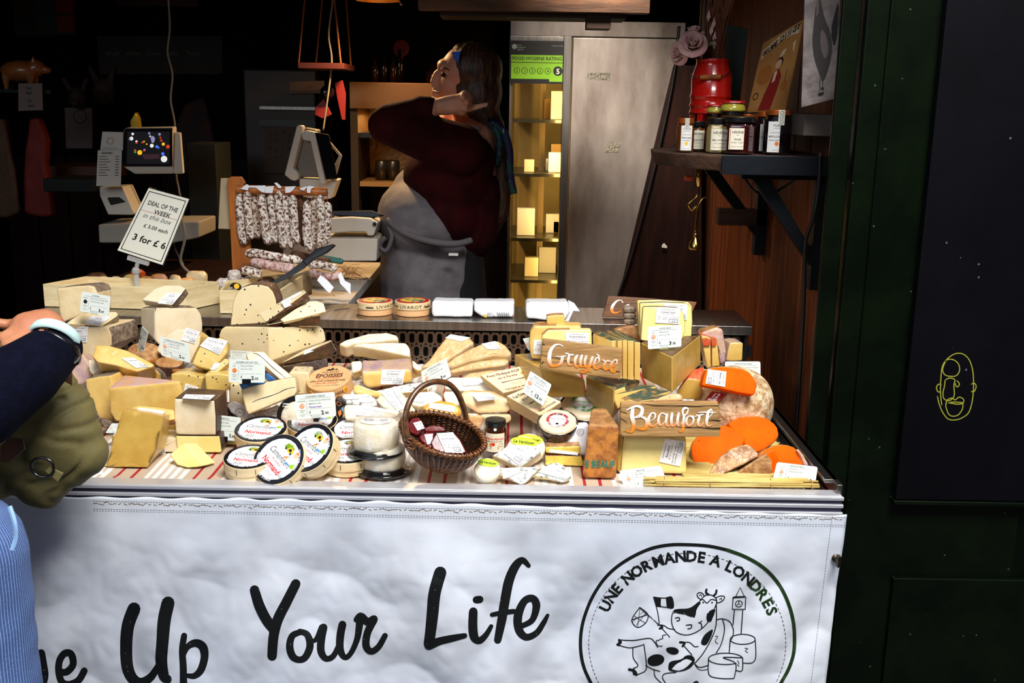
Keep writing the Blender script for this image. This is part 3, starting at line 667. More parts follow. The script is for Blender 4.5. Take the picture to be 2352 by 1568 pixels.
# ======== left of the tray ========
G1 = 'wrapped cheeses on the left side of the tray'
cheese('pale semi-hard cheese wedge with grey rind standing at back left before the long crate', '1 275,345 520,315 700,303 770,325 805,400 800,640 640,675 345,785 318,650 300,520', 2.60, (-6,4), .075, ('cream','grey'), (0,1,2,3,8,9), G1, bev=.003, rough=.001)
cheese('flat grey-rinded slice with price sticker lying below the upright pale wedge', '1 400,800 470,745 600,668 820,650 1040,645 1072,672 1060,700 860,838 640,815', 2.52, (10,50), .022, ('cream','grey'), (4,5,6,7), G1, ('1 735,700 985,708 825,825 650,790','Ossau'), bev=.002)
cheese('round-backed cheese piece with mottled rind with sticker under the flat slice', '1 470,850 700,846 945,846 985,950 990,1080 745,1255 612,1170 480,1120', 2.50, (-14,0), .10, ('cream','grey'), (2,3,4), G1, ('1 405,838 690,838 665,1042 420,1030','Chistera'), ext=(.35,1,.02), bev=.004)
cheese('wrapped cheese with pinkish mauve rind beside the olive bag', '1 490,1095 600,1180 700,1310 748,1445 650,1565 520,1600 420,1500 400,1250', 2.36, (-10,25), .07, ('mauve','mauve'), 'all', G1, bev=.02, bseg=4, name='cheese_piece', rnd=1)
cheese('cream cheese slice with orange printed rind under the pointed wedge', '1 685,1262 860,1285 975,1330 740,1448 700,1400', 2.33, (0,40), .03, ('ivory','pink'), (0,), G1)
cheese('pointed yellow wedge with price sticker lying across the left pile', '1 782,1080 960,1080 1180,1140 1380,1240 1540,1325 1510,1360 1310,1420 1050,1340 800,1292 745,1225', 2.30, (12,42), [.05]*8+[.05,.05], ('yellow','tan'), (8,9), G1, ('1 1110,1243 1270,1238 1475,1358 1300,1370','Tomme'), bev=.003, rough=.001)
cheese('yellow wheel section lying at the back of the left pile', '6 700,105 930,62 1120,18 1240,38 1300,95 1312,170 1000,185 740,185', 2.34, (0,10), .09, ('yellow','grey'), (1,2,3,4), G1, bev=.004)
cheese('yellow wedge with dark grey rind top beneath the pointed wedge', '6 398,160 560,128 700,112 745,300 745,655 565,630 500,520 405,250', 2.26, (-8,2), .11, ('yellow','grey'), (0,1,7), G1, bev=.003, rough=.001)
cheese('large yellow wedge with pink-brown rind along its top, standing on its side', '6 672,268 1100,225 1528,184 1545,260 1562,345 1470,664 1100,668 760,668 700,560 690,420', 2.19, (4,0), [.115,.06,.006,.01,.02,.05,.08,.11,.115,.115], ('yellow','pink'), (0,1,7,8,9), G1, bev=.004, rough=.0015)
cheese('yellow cheese slab with white sticker lying before the large yellow wedge', '6 870,525 1040,472 1260,492 1462,525 1466,645 1335,672 1320,640 1325,600', 2.09, (5,38), .028, ('yellow','amber'), (4,5), G1, ('6 1050,500 1370,545 1298,592 980,538','Tomme'), bev=.003)
cheese('tall film-wrapped yellow wedge leaning at the front left', '6 848,522 1090,560 1330,604 1322,660 1240,1020 1155,1365 1060,1368 840,1330 650,1280 652,1225 740,880', 2.02, (3,14), .065, ('gold','tan'), (8,9,10), G1, bev=.005, rough=.0015)
cheese('cheese block with white sticker bent over its edge, behind the small tilted wedge', '6 1210,1060 1235,870 1270,862 1520,872 1532,1300 1380,1346 1212,1300', 2.10, (6,0), .06, ('ivory','tan'), (), G1, ('6 1240,872 1345,880 1358,1058 1235,1060','Abondance'), bev=.004, name='cheese_block')
cheese('yellow cheese block standing under the pale brown-rinded block', '6 1482,838 1760,842 2010,842 2036,1020 2030,1236 1815,1228 1600,1180 1500,1000', 2.10, (2,0), .08, ('butter','dark'), (0,1,2), G1, bev=.004, name='cheese_block')
cheese('pale cheese block with brown rind and sticker on top, stacked on a yellow block', '6 1463,390 1710,402 1950,416 1964,620 1966,832 1740,834 1505,828 1480,800 1466,600', 2.10, (4,0), .085, ('ivory','dark'), (0,1,2,3), G1, ext=(.03,1,0), bev=.005, name='cheese_block', rough=.001)
pt = P(*K('6 1750,372')[0], 2.15)
fx = Face(); fx.p = Vector((0,0,P(*K('6 1750,400')[0],2.10).z+.0035)); fx.n = Vector((0,0,1))
par_ = [o for o in COL.objects if o.get('label','').startswith('pale cheese block with brown rind')][0]
_b = par_; e0 = thing('cheese_block', _b['label'], 'cheese', _b.location, G1); del _b['label']; del _b['category']; del _b['group']; _b.parent = e0; _b.location = (0,0,0); _b.name = 'block_body'
sticker(e0, '6 1600,340 1955,348 1892,404 1562,385', fx, 'Ossau Iraty')
cheese('small pale yellow wedge with printed rind tilted at the front of the left pile', '6 1582,918 1710,1060 1832,1202 1730,1290 1625,1372 1500,1220 1396,1066 1480,990', 2.02, (-10,22), .035, ('butter','tan'), (2,3), G1, bev=.004, ext=(.5,.8,-.25))
cheese('rounded dark yellow cheese end behind the tall wrapped wedge', '6 1290,690 1345,690 1385,760 1390,855 1380,1000 1250,1000', 2.18, (0,0), .06, ('gold','tan'), (1,2), G1, bev=.006, name='cheese_piece')
cheese('golden cheese piece low behind the pale stacked blocks', '6 1392,690 1480,690 1480,860 1500,1000 1395,1000', 2.20, (0,0), .05, ('gold','dark'), (0,), G1, bev=.004, name='cheese_piece')
cheese('thin yellow cheese slice standing on edge beside the tall wrapped wedge', '6 585,1195 620,1180 692,1340 695,1378 645,1376', 2.01, (-20,4), .015, ('butter','tan'), (0,4), G1, bev=.002, name='cheese_slice')
cheese('brown-rinded cheese piece under the yellow wedges at left', '6 560,625 720,655 735,700 640,760 590,700', 2.20, (0,20), .05, ('grey','grey'), 'all', G1, bev=.006, name='cheese_piece')
cheese('dark yellow cheese round beside the leaning wrapped wedge', '6 700,850 745,815 800,900 790,1100 715,1010', 2.11, (0,0), .05, ('gold','ash'), (0,4), G1, bev=.006, name='cheese_piece')
pricecard('pale price card reading 3.69 standing on the flat grey-rinded slice', '1 605,385 975,450 950,712 578,640', 2.46, (-6,6), 'CHISTERA', "Mix of Goat's and Ewe's Milk", "Pasteurised Ewe's Milk", '3.69', region='BASQUE', milk=0)
pricecard('pale price card with orange emblem half hidden behind the leaning wrapped wedge', '6 715,690 870,690 850,806 640,805', 2.13, (0,20), 'TOMME', 'Creamy', "Cow's Milk", '2.60')
pricecard('pale price card ending in 35 low at the front left by the olive bag', '6 400,1180 590,1190 625,1375 380,1370', 1.975, (-8,20), 'RACLETTE', 'Melting', "Raw Cow's Milk", '2.35')

# centre-left back
G2 = 'cheeses stacked at the back left of the tray'
H('tall pale cheese block with thin dark rind under a top wedge', [('1 1540,600 1600,1085 1535,1000', 2.47), ('1 1362,598 1365,830', 2.53), ('1 1985,568 2080,600 2135,680 2160,800 2155,950 2130,1070', 2.56), ('1 1500,560 2080,620', 2.62)], ('ivory','grey'), G2, rfun=lambda n, c: 1 if n.z > .7 or n.y > .5 else 0, bev=.004, name='cheese_block')
cheese('pale wedge with brown-grey rind and sticker on top of the tall pale block', '1 1372,495 1530,352 1680,303 1870,306 1942,345 1860,450 1748,560 1560,525', 2.52, (-5,42), .026, ('ivory','grey'), (4,5), G2, ('1 1705,402 1892,410 1768,556 1578,540','Brebis'), bev=.003)
cheese('half-moon truffle cheese with sticker behind the price card', '1 1555,1150 1605,1040 1670,960 1820,872 1945,868 2060,905 2132,960 2120,1060 2000,1300 1700,1260', 2.40, (-4,14), .06, ('ivory','yspeck'), (4,5,6,7,8), G2, ('1 1945,850 2125,905 2055,1060 1885,1010','Tomme Berry truffle'), bev=.004)
cheese('white and brown mould-ripened round with a black printed mark', [(x,y) for x,y in circ(0,0,1,1,20)][:20] and [(80+(1400+230*a)/5.6, 600+(1150+130*c)/5.6) for a,c in circ(0,0,1,1,24)[:24]], 2.42, (0,52), .05, ('mite2','amber'), 'all', G2, bev=.01, bseg=4, name='cheese_round')
cheese('flat brown-rinded cheese disc under the truffle cheese', [(80+(1720+190*a)/5.6, 600+(1290+75*c)/5.6) for a,c in circ(0,0,1,1,24)[:24]], 2.38, (0,62), .03, ('tan','brown'), 'all', G2, bev=.006, name='cheese_round')
cheese('amber-rinded cheese slab lying under the truffle wedge', '1 1740,1380 2000,1372 2250,1400 2260,1480 2100,1500 1760,1440', 2.33, (0,25), .05, ('amber','amber'), 'all', G2, bev=.006, name='cheese_piece')
cheese('film-wrapped truffle wedge with a large white sticker', '2 0,1325 60,1170 110,1082 240,1020 372,970 468,1022 462,1180 360,1300 255,1402 120,1370', 2.28, (8,22), .05, ('yspeck','tan'), (3,4), G2, ('2 215,970 468,1022 362,1200 105,1085','Tomme Berry truffle'), bev=.004)
cheese('golden truffle-speckled slice with small sticker below the wrapped truffle wedge', '2 245,1400 430,1245 480,1265 475,1310 320,1440 230,1430', 2.25, (8,32), .02, ('yspeck','tan'), (), G2, ('2 290,1310 380,1305 320,1395 240,1390',''), bev=.002)
cheese('yellow cheese block flecked with black beside its sticker', '6 1420,95 1560,85 1812,135 1772,345 1700,400 1520,350 1425,230', 2.25, (-6,4), .07, ('yspeck','yspeck'), (), G2, ('6 1598,212 1756,258 1732,350 1572,332','Tomme Berry truffle'), bev=.004, name='cheese_block')
cheese('large black-flecked yellow block behind the pale stacked block', '6 1822,100 2000,90 2130,110 2130,260 2050,340 1960,390 1850,340', 2.22, (4,4), .08, ('yspeck','tan'), (), G2, bev=.004, name='cheese_block')
pricecard('pale price card reading 2.63 before the half-moon truffle cheese', '1 1605,960 1980,1055 2000,1308 1625,1208', 2.27, (-8,8), 'TOMME DE VACHE TRUFFEE', 'Buttery & Truffled', "Raw Cow's Milk", '2.63')
pricecard('small price card seen nearly edge-on beside the mould-ripened round', '1 1378,832 1455,915 1395,1175 1315,1120', 2.36, (-52,6), 'ARDI GASNA', 'Nutty', "Ewe's Milk", '3.20', milk=0)

# truffle cheeses
G3 = 'truffle-speckled goat cheeses at the back'
cheese('half wheel of black-speckled pale cheese standing upright on a larger one', '2 495,828 525,560 545,480 590,390 650,335 760,300 890,298 985,322 1050,390 1088,490 1100,600 1080,720 960,800', 2.56, (0,3), .075, ('speck','brown'), (0,1,2,3,4,5,6,7,8,9,10), G3, bev=.004, name='half_cheese')
H('wide black-speckled cheese half under the upright half wheel', [('2 1010,1290 1000,840', 2.46), ('2 345,960 380,870 440,830 470,1230', 2.52), ('2 1640,826 1712,890 1736,1030 1140,1330', 2.54), ('2 480,825 1600,825', 2.62)], ('speck','brown'), G3, rfun=lambda n, c: 1 if n.z > .8 or abs(n.x) > .8 else 0, bev=.005, name='half_cheese')
H('brown-rinded speckled slice with sticker leaning on the upright half wheel', [('2 950,788 1485,490 1475,400', 2.485), ('2 860,668 1150,510 1442,362', 2.515), ('2 1525,480 1500,560 1440,625 1000,800', 2.53)], ('speck','brown'), G3, bev=.002, rfun=lambda n, c: 1 if n.z < .2 else 0,
  st=[('2 1150,515 1402,385 1468,475 1198,602','Tomme chevre a la truffe', P(*K('2 1300,500')[0], 2.494), (-.05,-.8,.55))], name='cheese_wedge')
cheese('speckled slice without sticker second in the leaning pile of three', '2 1138,745 1320,620 1500,515 1605,505 1700,540 1728,645 1450,720 1185,782', 2.49, (6,35), .015, ('speck','brown'), (), G3, bev=.002)
H('brown-rinded speckled wedge lowest of the leaning pile', [('2 965,820 1190,782 1655,690', 2.485), ('2 1050,856 1380,840 1658,802', 2.50), ('2 965,800 1150,750 1640,680', 2.53)], ('brown','speck'), G3, rfun=lambda n, c: 1 if n.z > .5 else 0)
H('brown-rinded wedge with narrow sticker resting on the wide speckled half', [('2 1135,1315 1440,1200 1735,1098 1800,1025', 2.44), ('2 1200,1345 1500,1290 1760,1240 1868,1150', 2.475), ('2 1440,1140 1725,1035 1790,1010', 2.47), ('2 1790,1020 1860,1130', 2.50)], ('brown','speck'), G3, rfun=lambda n, c: 1 if n.z > .3 else 0,
  st=[('2 1460,1145 1725,1045 1722,1095 1440,1200','Tomme chevre', P(*K('2 1600,1120')[0], 2.448), (0,-.65,.75))])
H('film-wrapped dark brown wedge lowest behind the round orange-labelled box', [('2 1170,1358 1250,1432 1500,1420 1750,1370', 2.42), ('2 1200,1350 1740,1250 1756,1330', 2.43), ('2 1170,1350 1750,1260', 2.50)], ('dark','speck'), G3, rfun=lambda n, c: 1 if n.z > .6 else 0)
cheese('speckled pale slab upright behind the round orange-labelled box', 'a 960,75 1200,80 1200,350 1040,350 950,240', 2.34, (0,0), .06, ('speck','ivory'), (), G3, bev=.004, name='cheese_block')
cheese('speckled white cheese base showing between the truffle block and the blue-layered wedge', 'a 235,230 380,200 460,460 400,470 240,450', 2.24, (0,0), .05, ('speck','ash'), (), G3, bev=.004, name='cheese_block')
pricecard('price card half hidden behind the larger Morbier card', '2 430,1140 790,1160 790,1300 430,1290', 2.38, (0,4), 'TOMME DE CHEVRE AUX TRUFFES', 'Rich, Sweet & Truffled', "Pasteurised Goat's Milk", '3.20', milk=0)
# morbier
VEIN = M('ash_line', (52,56,66), .7)
f = cheese('cream wedge with a dark ash line lying on top of another of its kind', '2 700,1190 760,1165 850,1155 935,1160 1010,1240 1170,1370 1322,1492 1225,1562 1130,1515 900,1310 715,1262', 2.26, (14,30), .032, ('cream','tan'), (0,9,10), 'ash-line cheeses', bev=.003)
strokes('ash_line', [(K('2 790,1180 850,1195 930,1255 1050,1370 1150,1450 1235,1525'), [1,1.6,1.2,1.8,1.2,.8])], lambda a, b_, k: PP(a, b_, f.p+f.n*.0006, f.n), VEIN, f.o)
f = cheese('cream block with a dark ash line and blue rind label below the price card', 'a 378,285 520,235 700,190 900,150 1030,128 1048,200 1055,300 1030,362 760,470 470,588 440,530', 2.20, (5,14), .055, ('cream','tan'), (0,1,2,3), 'ash-line cheeses', bev=.004, name='cheese_block')
strokes('ash_line', [(K('a 520,436 600,400 700,372 820,330 900,290 960,268 1030,258'), [1,1.4,1.8,1.2,1.8,1.2,1])], lambda a, b_, k: PP(a, b_, f.p+f.n*.0006, f.n), VEIN, f.o)
BLUEL = M('blue_label', (16,104,176), .4, c2=(10,70,130), ns=40, coat=.4, cb=.6)
mk('rind_label', [PP(x,y,f.p+f.n*.0012,f.n) for x,y in K('a 362,215 500,205 690,185 660,212 520,236 395,282')], [(0,1,2,3,4,5)], BLUEL, None, f.o)
o = cheese('blue paper-labelled cheese piece between the two ash-line wedges', 'a 680,75 790,150 802,186 690,176', 2.235, (0,20), .03, ('blue','blue'), (), None, name='cheese_piece'); o.o.data.materials[0] = BLUEL
pricecard('white price card reading 2.53 in a black clip before the ash-line cheeses', '2 482,1260 945,1268 942,1560 475,1558', 2.17, (0,4), 'MORBIER AOP LAIT CRU', 'Buttery & Mellow', "Raw Cow's Milk", '2.53', dark=True)
# ======== middle of the tray ========
G4 = 'soft cheeses heaped in the middle of the tray'
def topc(label, pts, Y, tilt, t, pal, yaw=0, **kw): return cheese(label, pts, Y, (yaw, tilt), t, pal, 'all', kw.pop('group', G4), **kw)
topc('white-rinded brie wedge topmost at the back of the middle heap', '3 75,605 150,560 400,492 600,480 715,515 735,560 440,592 240,606 160,640', 2.58, 58, .042, ('white','cream'), bev=.007, bseg=4, rough=.004)
topc('white-rinded brie wedge lying across the front of another brie', '3 215,630 300,598 560,590 810,590 858,650 855,745 600,690 340,640', 2.50, 52, .045, ('white','cream'), bev=.006, bseg=4, rough=.004)
topc('brie piece with bulging paste under the left end of the brie wedges', '3 205,790 330,780 350,850 320,900 220,930', 2.50, 40, .04, ('white','yellow'), bev=.01, bseg=4, rough=.005)
topc('brie piece between the front brie wedge and the wrapped block stickered St Nectaire', '3 310,870 380,800 600,800 860,840 960,880 820,900 400,920', 2.47, 50, .04, ('white','yellow'), bev=.01, bseg=4, rough=.004)
cheese('film-wrapped pale orange block with a St Nectaire sticker', '3 395,912 640,900 872,885 890,1030 640,1070 400,1100 340,1050 325,900', 2.38, (4,4), .06, ('yellow','mauve'), 'all', G4, ('3 552,885 806,890 775,1045 535,1048','St Nectaire'), ext=(-.1,.9,.25), bev=.008, bseg=3, rough=.002, name='cheese_block')
topc('small pale cheese piece right of the St Nectaire sticker', '3 870,760 950,830 1000,880 940,900 880,860', 2.42, 50, .03, ('white','yellow'), bev=.006)
topc('orange-crusted long wedge with sticker pointing down to the left', '3 965,860 1060,780 1150,650 1210,580 1270,510 1390,515 1500,540 1550,600 1400,700 1260,790 1100,850', 2.50, 45, .035, ('peach','cream'), bev=.006, bseg=3, st=('3 1290,505 1510,540 1415,585 1235,545','Altesse'), rough=.003, group='long peach-crusted wedges')
topc('orange-crusted long wedge uppermost of the right-hand pile, sticker near its wide end', '3 1230,830 1330,750 1500,660 1640,600 1800,570 1880,620 1958,705 1930,745 1760,735 1500,790 1300,860', 2.47, 42, .034, ('peach','cream'), bev=.008, bseg=4, st=('3 1625,608 1775,578 1850,665 1690,668','Altesse'), rough=.003, group='long peach-crusted wedges')
topc('orange-crusted long wedge second in the right-hand pile', '3 1270,900 1500,820 1760,770 1910,770 1925,810 1880,850 1600,880 1300,930', 2.45, 30, .034, ('peach','cream'), bev=.008, bseg=4, rough=.003, group='long peach-crusted wedges')
topc('orange-crusted long wedge at the bottom of the right-hand pile', '3 1400,975 1500,915 1700,890 1850,880 1780,940 1600,985', 2.43, 45, .03, ('peach','cream'), bev=.006, bseg=3, rough=.003, group='long peach-crusted wedges')
pricecard('tilted pale price card before the orange-crusted long wedges', '3 972,908 1246,760 1302,960 1012,1118', 2.36, (-10,6), 'ALTESSE DES VOSGES', 'Mild & Creamy', "Pasteurised Cow's Milk", '3.49', region='VOSGES')
topc('film-wrapped white soft cheese with sticker right of the tilted price card', '3 1220,1010 1290,970 1500,965 1700,975 1800,1020 1812,1100 1790,1130 1500,1130 1235,1100', 2.31, 30, .05, ('white','bloom'), bev=.014, bseg=4, rough=.005, st=('3 1420,1005 1680,995 1695,1045 1430,1062','Coulommiers'), name='soft_cheese')
topc('wrinkled white soft cheese behind the basket handle', '3 1210,1110 1330,1115 1400,1180 1390,1290 1260,1280 1205,1180', 2.24, 25, .05, ('white','bloom'), bev=.014, bseg=4, rough=.006, name='soft_cheese')
topc('golden blue-rinded wedge left of the wrapped block stickered St Nectaire', '3 235,1055 290,1040 430,1100 660,1150 560,1190 420,1185 240,1145', 2.30, 25, .03, ('yellow','ash'), bev=.005, rough=.003)
topc('long wedge with grey printed rind under the stickered block', '3 470,1110 700,1060 1000,1010 1050,1090 900,1130 640,1160 500,1160', 2.32, 40, .03, ('ash','yellow'), bev=.005, rough=.003)
topc('soft wedge with a big slanted sticker in front of the St Nectaire block', '3 475,1210 540,1140 690,1058 760,1120 860,1240 930,1340 760,1350 560,1300', 2.22, 40, .035, ('ivory','ash'), bev=.007, rough=.002, st=('3 700,1064 832,1292 722,1336 532,1128','Tome de Bourgogne'))
topc('white-rinded round with sticker seen through the basket handle', '3 850,1170 930,1120 1100,1115 1190,1160 1215,1210 1130,1250 960,1290 870,1270', 2.22, 38, .04, ('white','cream'), bev=.012, bseg=4, rough=.004, st=('3 905,1140 1070,1185 1000,1250 880,1225','Brillat'), name='soft_cheese')
topc('bright orange washed-rind round with sticker behind the basket rim', '3 975,1300 1040,1240 1180,1212 1320,1235 1400,1290 1412,1370 1300,1400 1050,1380', 2.19, 36, .035, ('peach','yellow'), bev=.012, bseg=4, st=('3 1065,1240 1345,1285 1330,1350 1058,1300','Langres'), name='soft_cheese')
COL.objects[-1]
ORR = M('bright_orange_washed_rind', (246,176,60), .45, c2=(236,140,30), ns=40, coat=.6, cr=.1, cb=.8)
for o in COL.objects:
    if o.name.startswith('wedge_body') and o.parent and o.parent.get('label','').startswith('bright orange'): o.data.materials[0] = ORR
topc('flat grey cheese with sticker left of the big slanted sticker', '3 110,1200 200,1150 400,1140 470,1180 460,1240 300,1270 140,1250', 2.24, 45, .025, ('ash','ash'), bev=.005, st=('3 140,1155 412,1152 372,1198 110,1212','Selles sur Cher'), name='soft_cheese')
topc('small ash-coated cheese with sticker beside the black and orange box', '3 300,1230 420,1195 490,1210 500,1270 380,1300 310,1290', 2.21, 40, .025, ('ash','ash'), bev=.005, st=('3 300,1200 472,1192 468,1238 310,1240','Valencay'), name='soft_cheese')
topc('long white goat log with Buchette sticker behind the clear domes', '3 135,1300 160,1260 400,1270 700,1320 745,1345 700,1400 400,1440 150,1420', 2.16, 28, .04, ('white','ivory'), bev=.014, bseg=4, rough=.003, st=('3 292,1272 580,1325 560,1400 270,1380','Buchette de Poitou'), name='goat_log')
# thick soft square cheeses
H('thick peach-topped soft square with sticker at the top of its pile', [('3 1395,1135 1500,1115 1700,1120 1970,1235 1580,1250', 2.20), ('3 1590,1375 1950,1362 1400,1260', 2.19), ('3 1560,1105 1780,1130', 2.26)], ('cream','peach'), G4, rfun=lambda n, c: 1 if n.z > .55 else 0, bev=.008, rough=.004, name='cheese_block',
  st=[('3 1490,1128 1672,1120 1796,1202 1590,1228','Soumaintrain', P(*K('3 1640,1170')[0], 2.205)+Vector((0,0,.004)), (0,-.35,.93))])
H('thick soft square under the peach-topped one', [('c 220,520 640,510 645,590 600,635 300,610', 2.17), ('c 280,500 620,500', 2.22)], ('cream','peach'), G4, bev=.008, rough=.003, name='cheese_block')
H('pale soft cheese with folded paper corner beside the apricot jar', [('c 100,520 275,540 270,640 200,760 90,720', 2.15), ('c 0,500 270,525', 2.22)], ('peach','cream'), G4, bev=.004, name='cheese_block')
H('soft square with sticker between the basket handle and the jar', [('c 0,505 170,500 280,545 230,640 40,620', 2.18), ('c 20,490 200,495', 2.22)], ('peach','cream'), G4, bev=.004, name='cheese_block',
  st=[('c 10,510 205,508 160,612 75,600','Munster', P(*K('c 120,550')[0], 2.172), (0,-.7,.7))])

# ======== round wooden boxes ========
WOOD = M('poplar_veneer', (240,216,168), .6, c2=(228,198,146), ns=14, st=(1,1,12), bump=.15, bs=60)
WOOD2 = M('orange_veneer', (232,182,128), .6, c2=(222,168,112), ns=10, st=(1,1,12), bump=.15, bs=60)
LBL = M('white_box_label', (248,248,248), .35, coat=.3); BLKR = M('black_box_ring', (10,10,16), .3, coat=.5)
FACEI = [INK(), M('leaf_green_ink',(150,200,30),.5), M('van_yellow_ink',(240,190,30),.5), RED, M('skin_ink',(240,190,150),.5), M('shirt_ink',(226,232,240),.5), M('hair_ink',(214,110,50),.5), M('jeans_ink',(90,150,220),.5), M('bread_ink',(220,130,40),.5), GREY, M('white_ink',(245,245,245),.5)]
def dframe(n, rot):
    n = Vector(n).normalized(); up0 = Vector((0,0,1)) if abs(n.z) < .95 else Vector((0,1,0)); up0 = Vector((0,.35,.94))
    r = up0.cross(n).normalized() ; r = -r if r.x < 0 else r
    up = n.cross(r); a = math.radians(rot); return n, r*math.cos(a)+up*math.sin(a), -r*math.sin(a)+up*math.cos(a)
def fit(cx, cy, Y, n, h, r):
    """slide along the sight line until the lowest rim rests on the cloth"""
    while True:
        c = P(cx, cy, Y); lo = c.z - h*n.z - r*math.sqrt(max(0, 1-n.z*n.z))
        if lo > TRAYZ(c)+.001 or Y < 1.95: return c
        Y -= .004
def roundbox(label, cx, cy, Y, n, rot=0, r=.0545, h=.032, lid=.02, kind='camembert', group=None, mats=None):
    n, R_, U_ = dframe(n, rot); c = fit(cx, cy, Y, n, h, r); par = thing('round_cheese_box', label, 'cheese box', c - n*h, group)
    w_ = mats or WOOD
    b = MB(); b.lathe([(0,-h),(r*.955,-h),(r*.96,-h+.001),(r*.96,-lid+.001),(0,-lid+.001)], c, n, 56); b.build('box_base', WOOD2 if 'Livarot' in label else w_, par, smooth=False, bev=.0008)
    b = MB(); b.lathe([(0,-lid+.002),(r*.97,-lid+.002),(r*.985,-lid),(r,-lid+.0005),(r,-.001),(r*.985,0),(0,0)], c, n, 64); o = b.build('box_lid', w_, par, bev=.0008)
    Q = Quad([c-R_*r+U_*r, c+R_*r+U_*r, c+R_*r-U_*r, c-R_*r-U_*r], .0011); Q.n = n
    b = MB(); b.lathe([(0,.0006),(r*.975,.0006),(r*.98,0)], c, n, 64); lb = b.build('box_label', BLKR if kind == 'camembert' else (mats or WOOD), o)
    it = []
    if kind == 'camembert':
        it = [('c',.5,.5,.405,10), ('t','Camembert',.5,.50,.17,'c',0,.0,.35,.62), ('t','du joyeux',.52,.43,.07,'c',3,.01,.2), ('t','Normand',.5,.29,.155,'c',3,.03,.0,.5), ('t','250g',.86,.30,.075,'r',9,.01)]
        for k in range(14): it.append(('r',.30+k*.0125,.155,.30+k*.0125+(.004 if k % 3 else .008),.245,0))
        for k in range(4): it.append(('r',.5,.17+k*.022,.68,.175+k*.022,9))
        for k in range(3): it.append(('r',.17,.40+k*.02,.25,.404+k*.02,9))
        it += [('p',[(.38,.74),(.40,.83),(.5,.86),(.6,.83),(.62,.75),(.5,.71)],1), ('p',[(.46,.73),(.5,.81),(.6,.81),(.64,.74),(.55,.70)],2), ('p',[(.5,.74),(.52,.79),(.57,.785),(.58,.73)],0), ('c',.44,.73,.022,0), ('c',.60,.715,.022,0),
               ('p',[(.64,.62),(.66,.71),(.78,.71),(.80,.62),(.76,.58),(.68,.58)],5), ('p',[(.78,.70),(.86,.76),(.87,.74),(.80,.66)],5), ('p',[(.60,.66),(.66,.70),(.66,.67),(.61,.63)],5), ('c',.72,.77,.05,4), ('p',[(.67,.79),(.69,.84),(.75,.84),(.78,.79),(.72,.81)],6), ('p',[(.77,.60),(.84,.66),(.88,.57),(.82,.54)],1), ('p',[(.66,.545),(.68,.60),(.77,.60),(.76,.545)],7), ('p',[(.54,.60),(.60,.66),(.63,.64),(.57,.58)],8)]
        for s0, s1 in ((200,262),(40,62)):
            pass
        prt(Q, it, 'print', lb, FACEI, 1)
        # rim words and staple marks
        V = []; F = []
        def ringtext(s, a0, size, m_):
            a = a0
            for ch_ in s:
                vs, fs, w2 = glyphs(ch_, .02)
                if ch_ == ' ': a += size*.35/r; continue
                u = R_*math.cos(a)+U_*math.sin(a); tn = -R_*math.sin(a)+U_*math.cos(a); nb = len(V)
                V.extend(c+u*(r*.86)+ (tn*x_ + -u*y_)*size + n*.0010 for x_, y_ in [(p_[0], -p_[1]+.0) for p_ in vs]); 
                V[nb:] = [c+u*(r*.865)+(tn*p_[0] - u*p_[1])*size + n*.0012 for p_ in vs]
                F.extend(tuple(x+nb for x in f) for f in fs); a += (w2+.06)*size/r
        ringtext('FABRIQUE DANS L ORNE - A CHAUD', math.radians(205), .0052, 0); ringtext('NORMANDIE FRANCE', math.radians(10), .0052, 0)
        mk('print', V, F, FACEI[10], None, lb)
    b = MB()
    for a in ((30, 150, 215, 262, 305, 350) if kind == 'camembert' else (100,)):
        u = R_*math.cos(math.radians(a))+U_*math.sin(math.radians(a)); tn = n.cross(u); p0 = c+u*(r+.0003)
        V = [p0-tn*.0005-n*lid*.2, p0+tn*.0005-n*lid*.2, p0+tn*.0005-n*lid*.75, p0-tn*.0005-n*lid*.75]; V += [v+u*.0005 for v in V]
        b.add(V, [(0,1,2,3),(7,6,5,4),(0,4,5,1),(1,5,6,2),(2,6,7,3),(3,7,4,0)])
    b.build('staple_pattern', DSTEEL, par); return par, Q, (c, n, R_, U_), lb
GB = 'camembert boxes stacked at the front of the tray'
roundbox('round camembert box lying flat at the lower left under its twin', 572, 1048, 2.075, (0,-.18,.98), -8, r=.050, h=.032, group=GB)
roundbox('round camembert box stacked flat at the left behind the tilted one', 599, 984, 2.08, (0,-.22,.975), -8, h=.036, group=GB)
roundbox('round camembert box lying flat beneath the price card with purple writing', 717, 966, 2.17, (-.02,-.22,.97), 4, h=.033, group=GB)
roundbox('round camembert box lower of the pair behind the clear domes', 800, 1034, 2.13, (0,-.18,.98), 0, h=.033, group=GB)
roundbox('round camembert box upper of the pair behind the clear domes', 815, 984, 2.15, (.0,-.22,.97), 6, h=.036, group=GB)
roundbox('round camembert box tilted upright behind the foremost one', 710, 1028, 2.035, (-.38,-.62,.69), -30, h=.034, group=GB)
roundbox('round camembert box leaning foremost with its whole label facing out', 639, 1054, 1.955, (-.24,-.70,.67), -42, r=.0545, h=.030, group=GB)
par, Q, fr, lb = roundbox('round peach Epoisses box lying tilted in the middle of the display', 755, 868, 2.34, (-.12,-.32,.94), 6, r=.052, h=.034, lid=.034, kind='x', mats=WOOD2)
IK2 = [BROWNI, INK(), RED, OR, GOLDI]
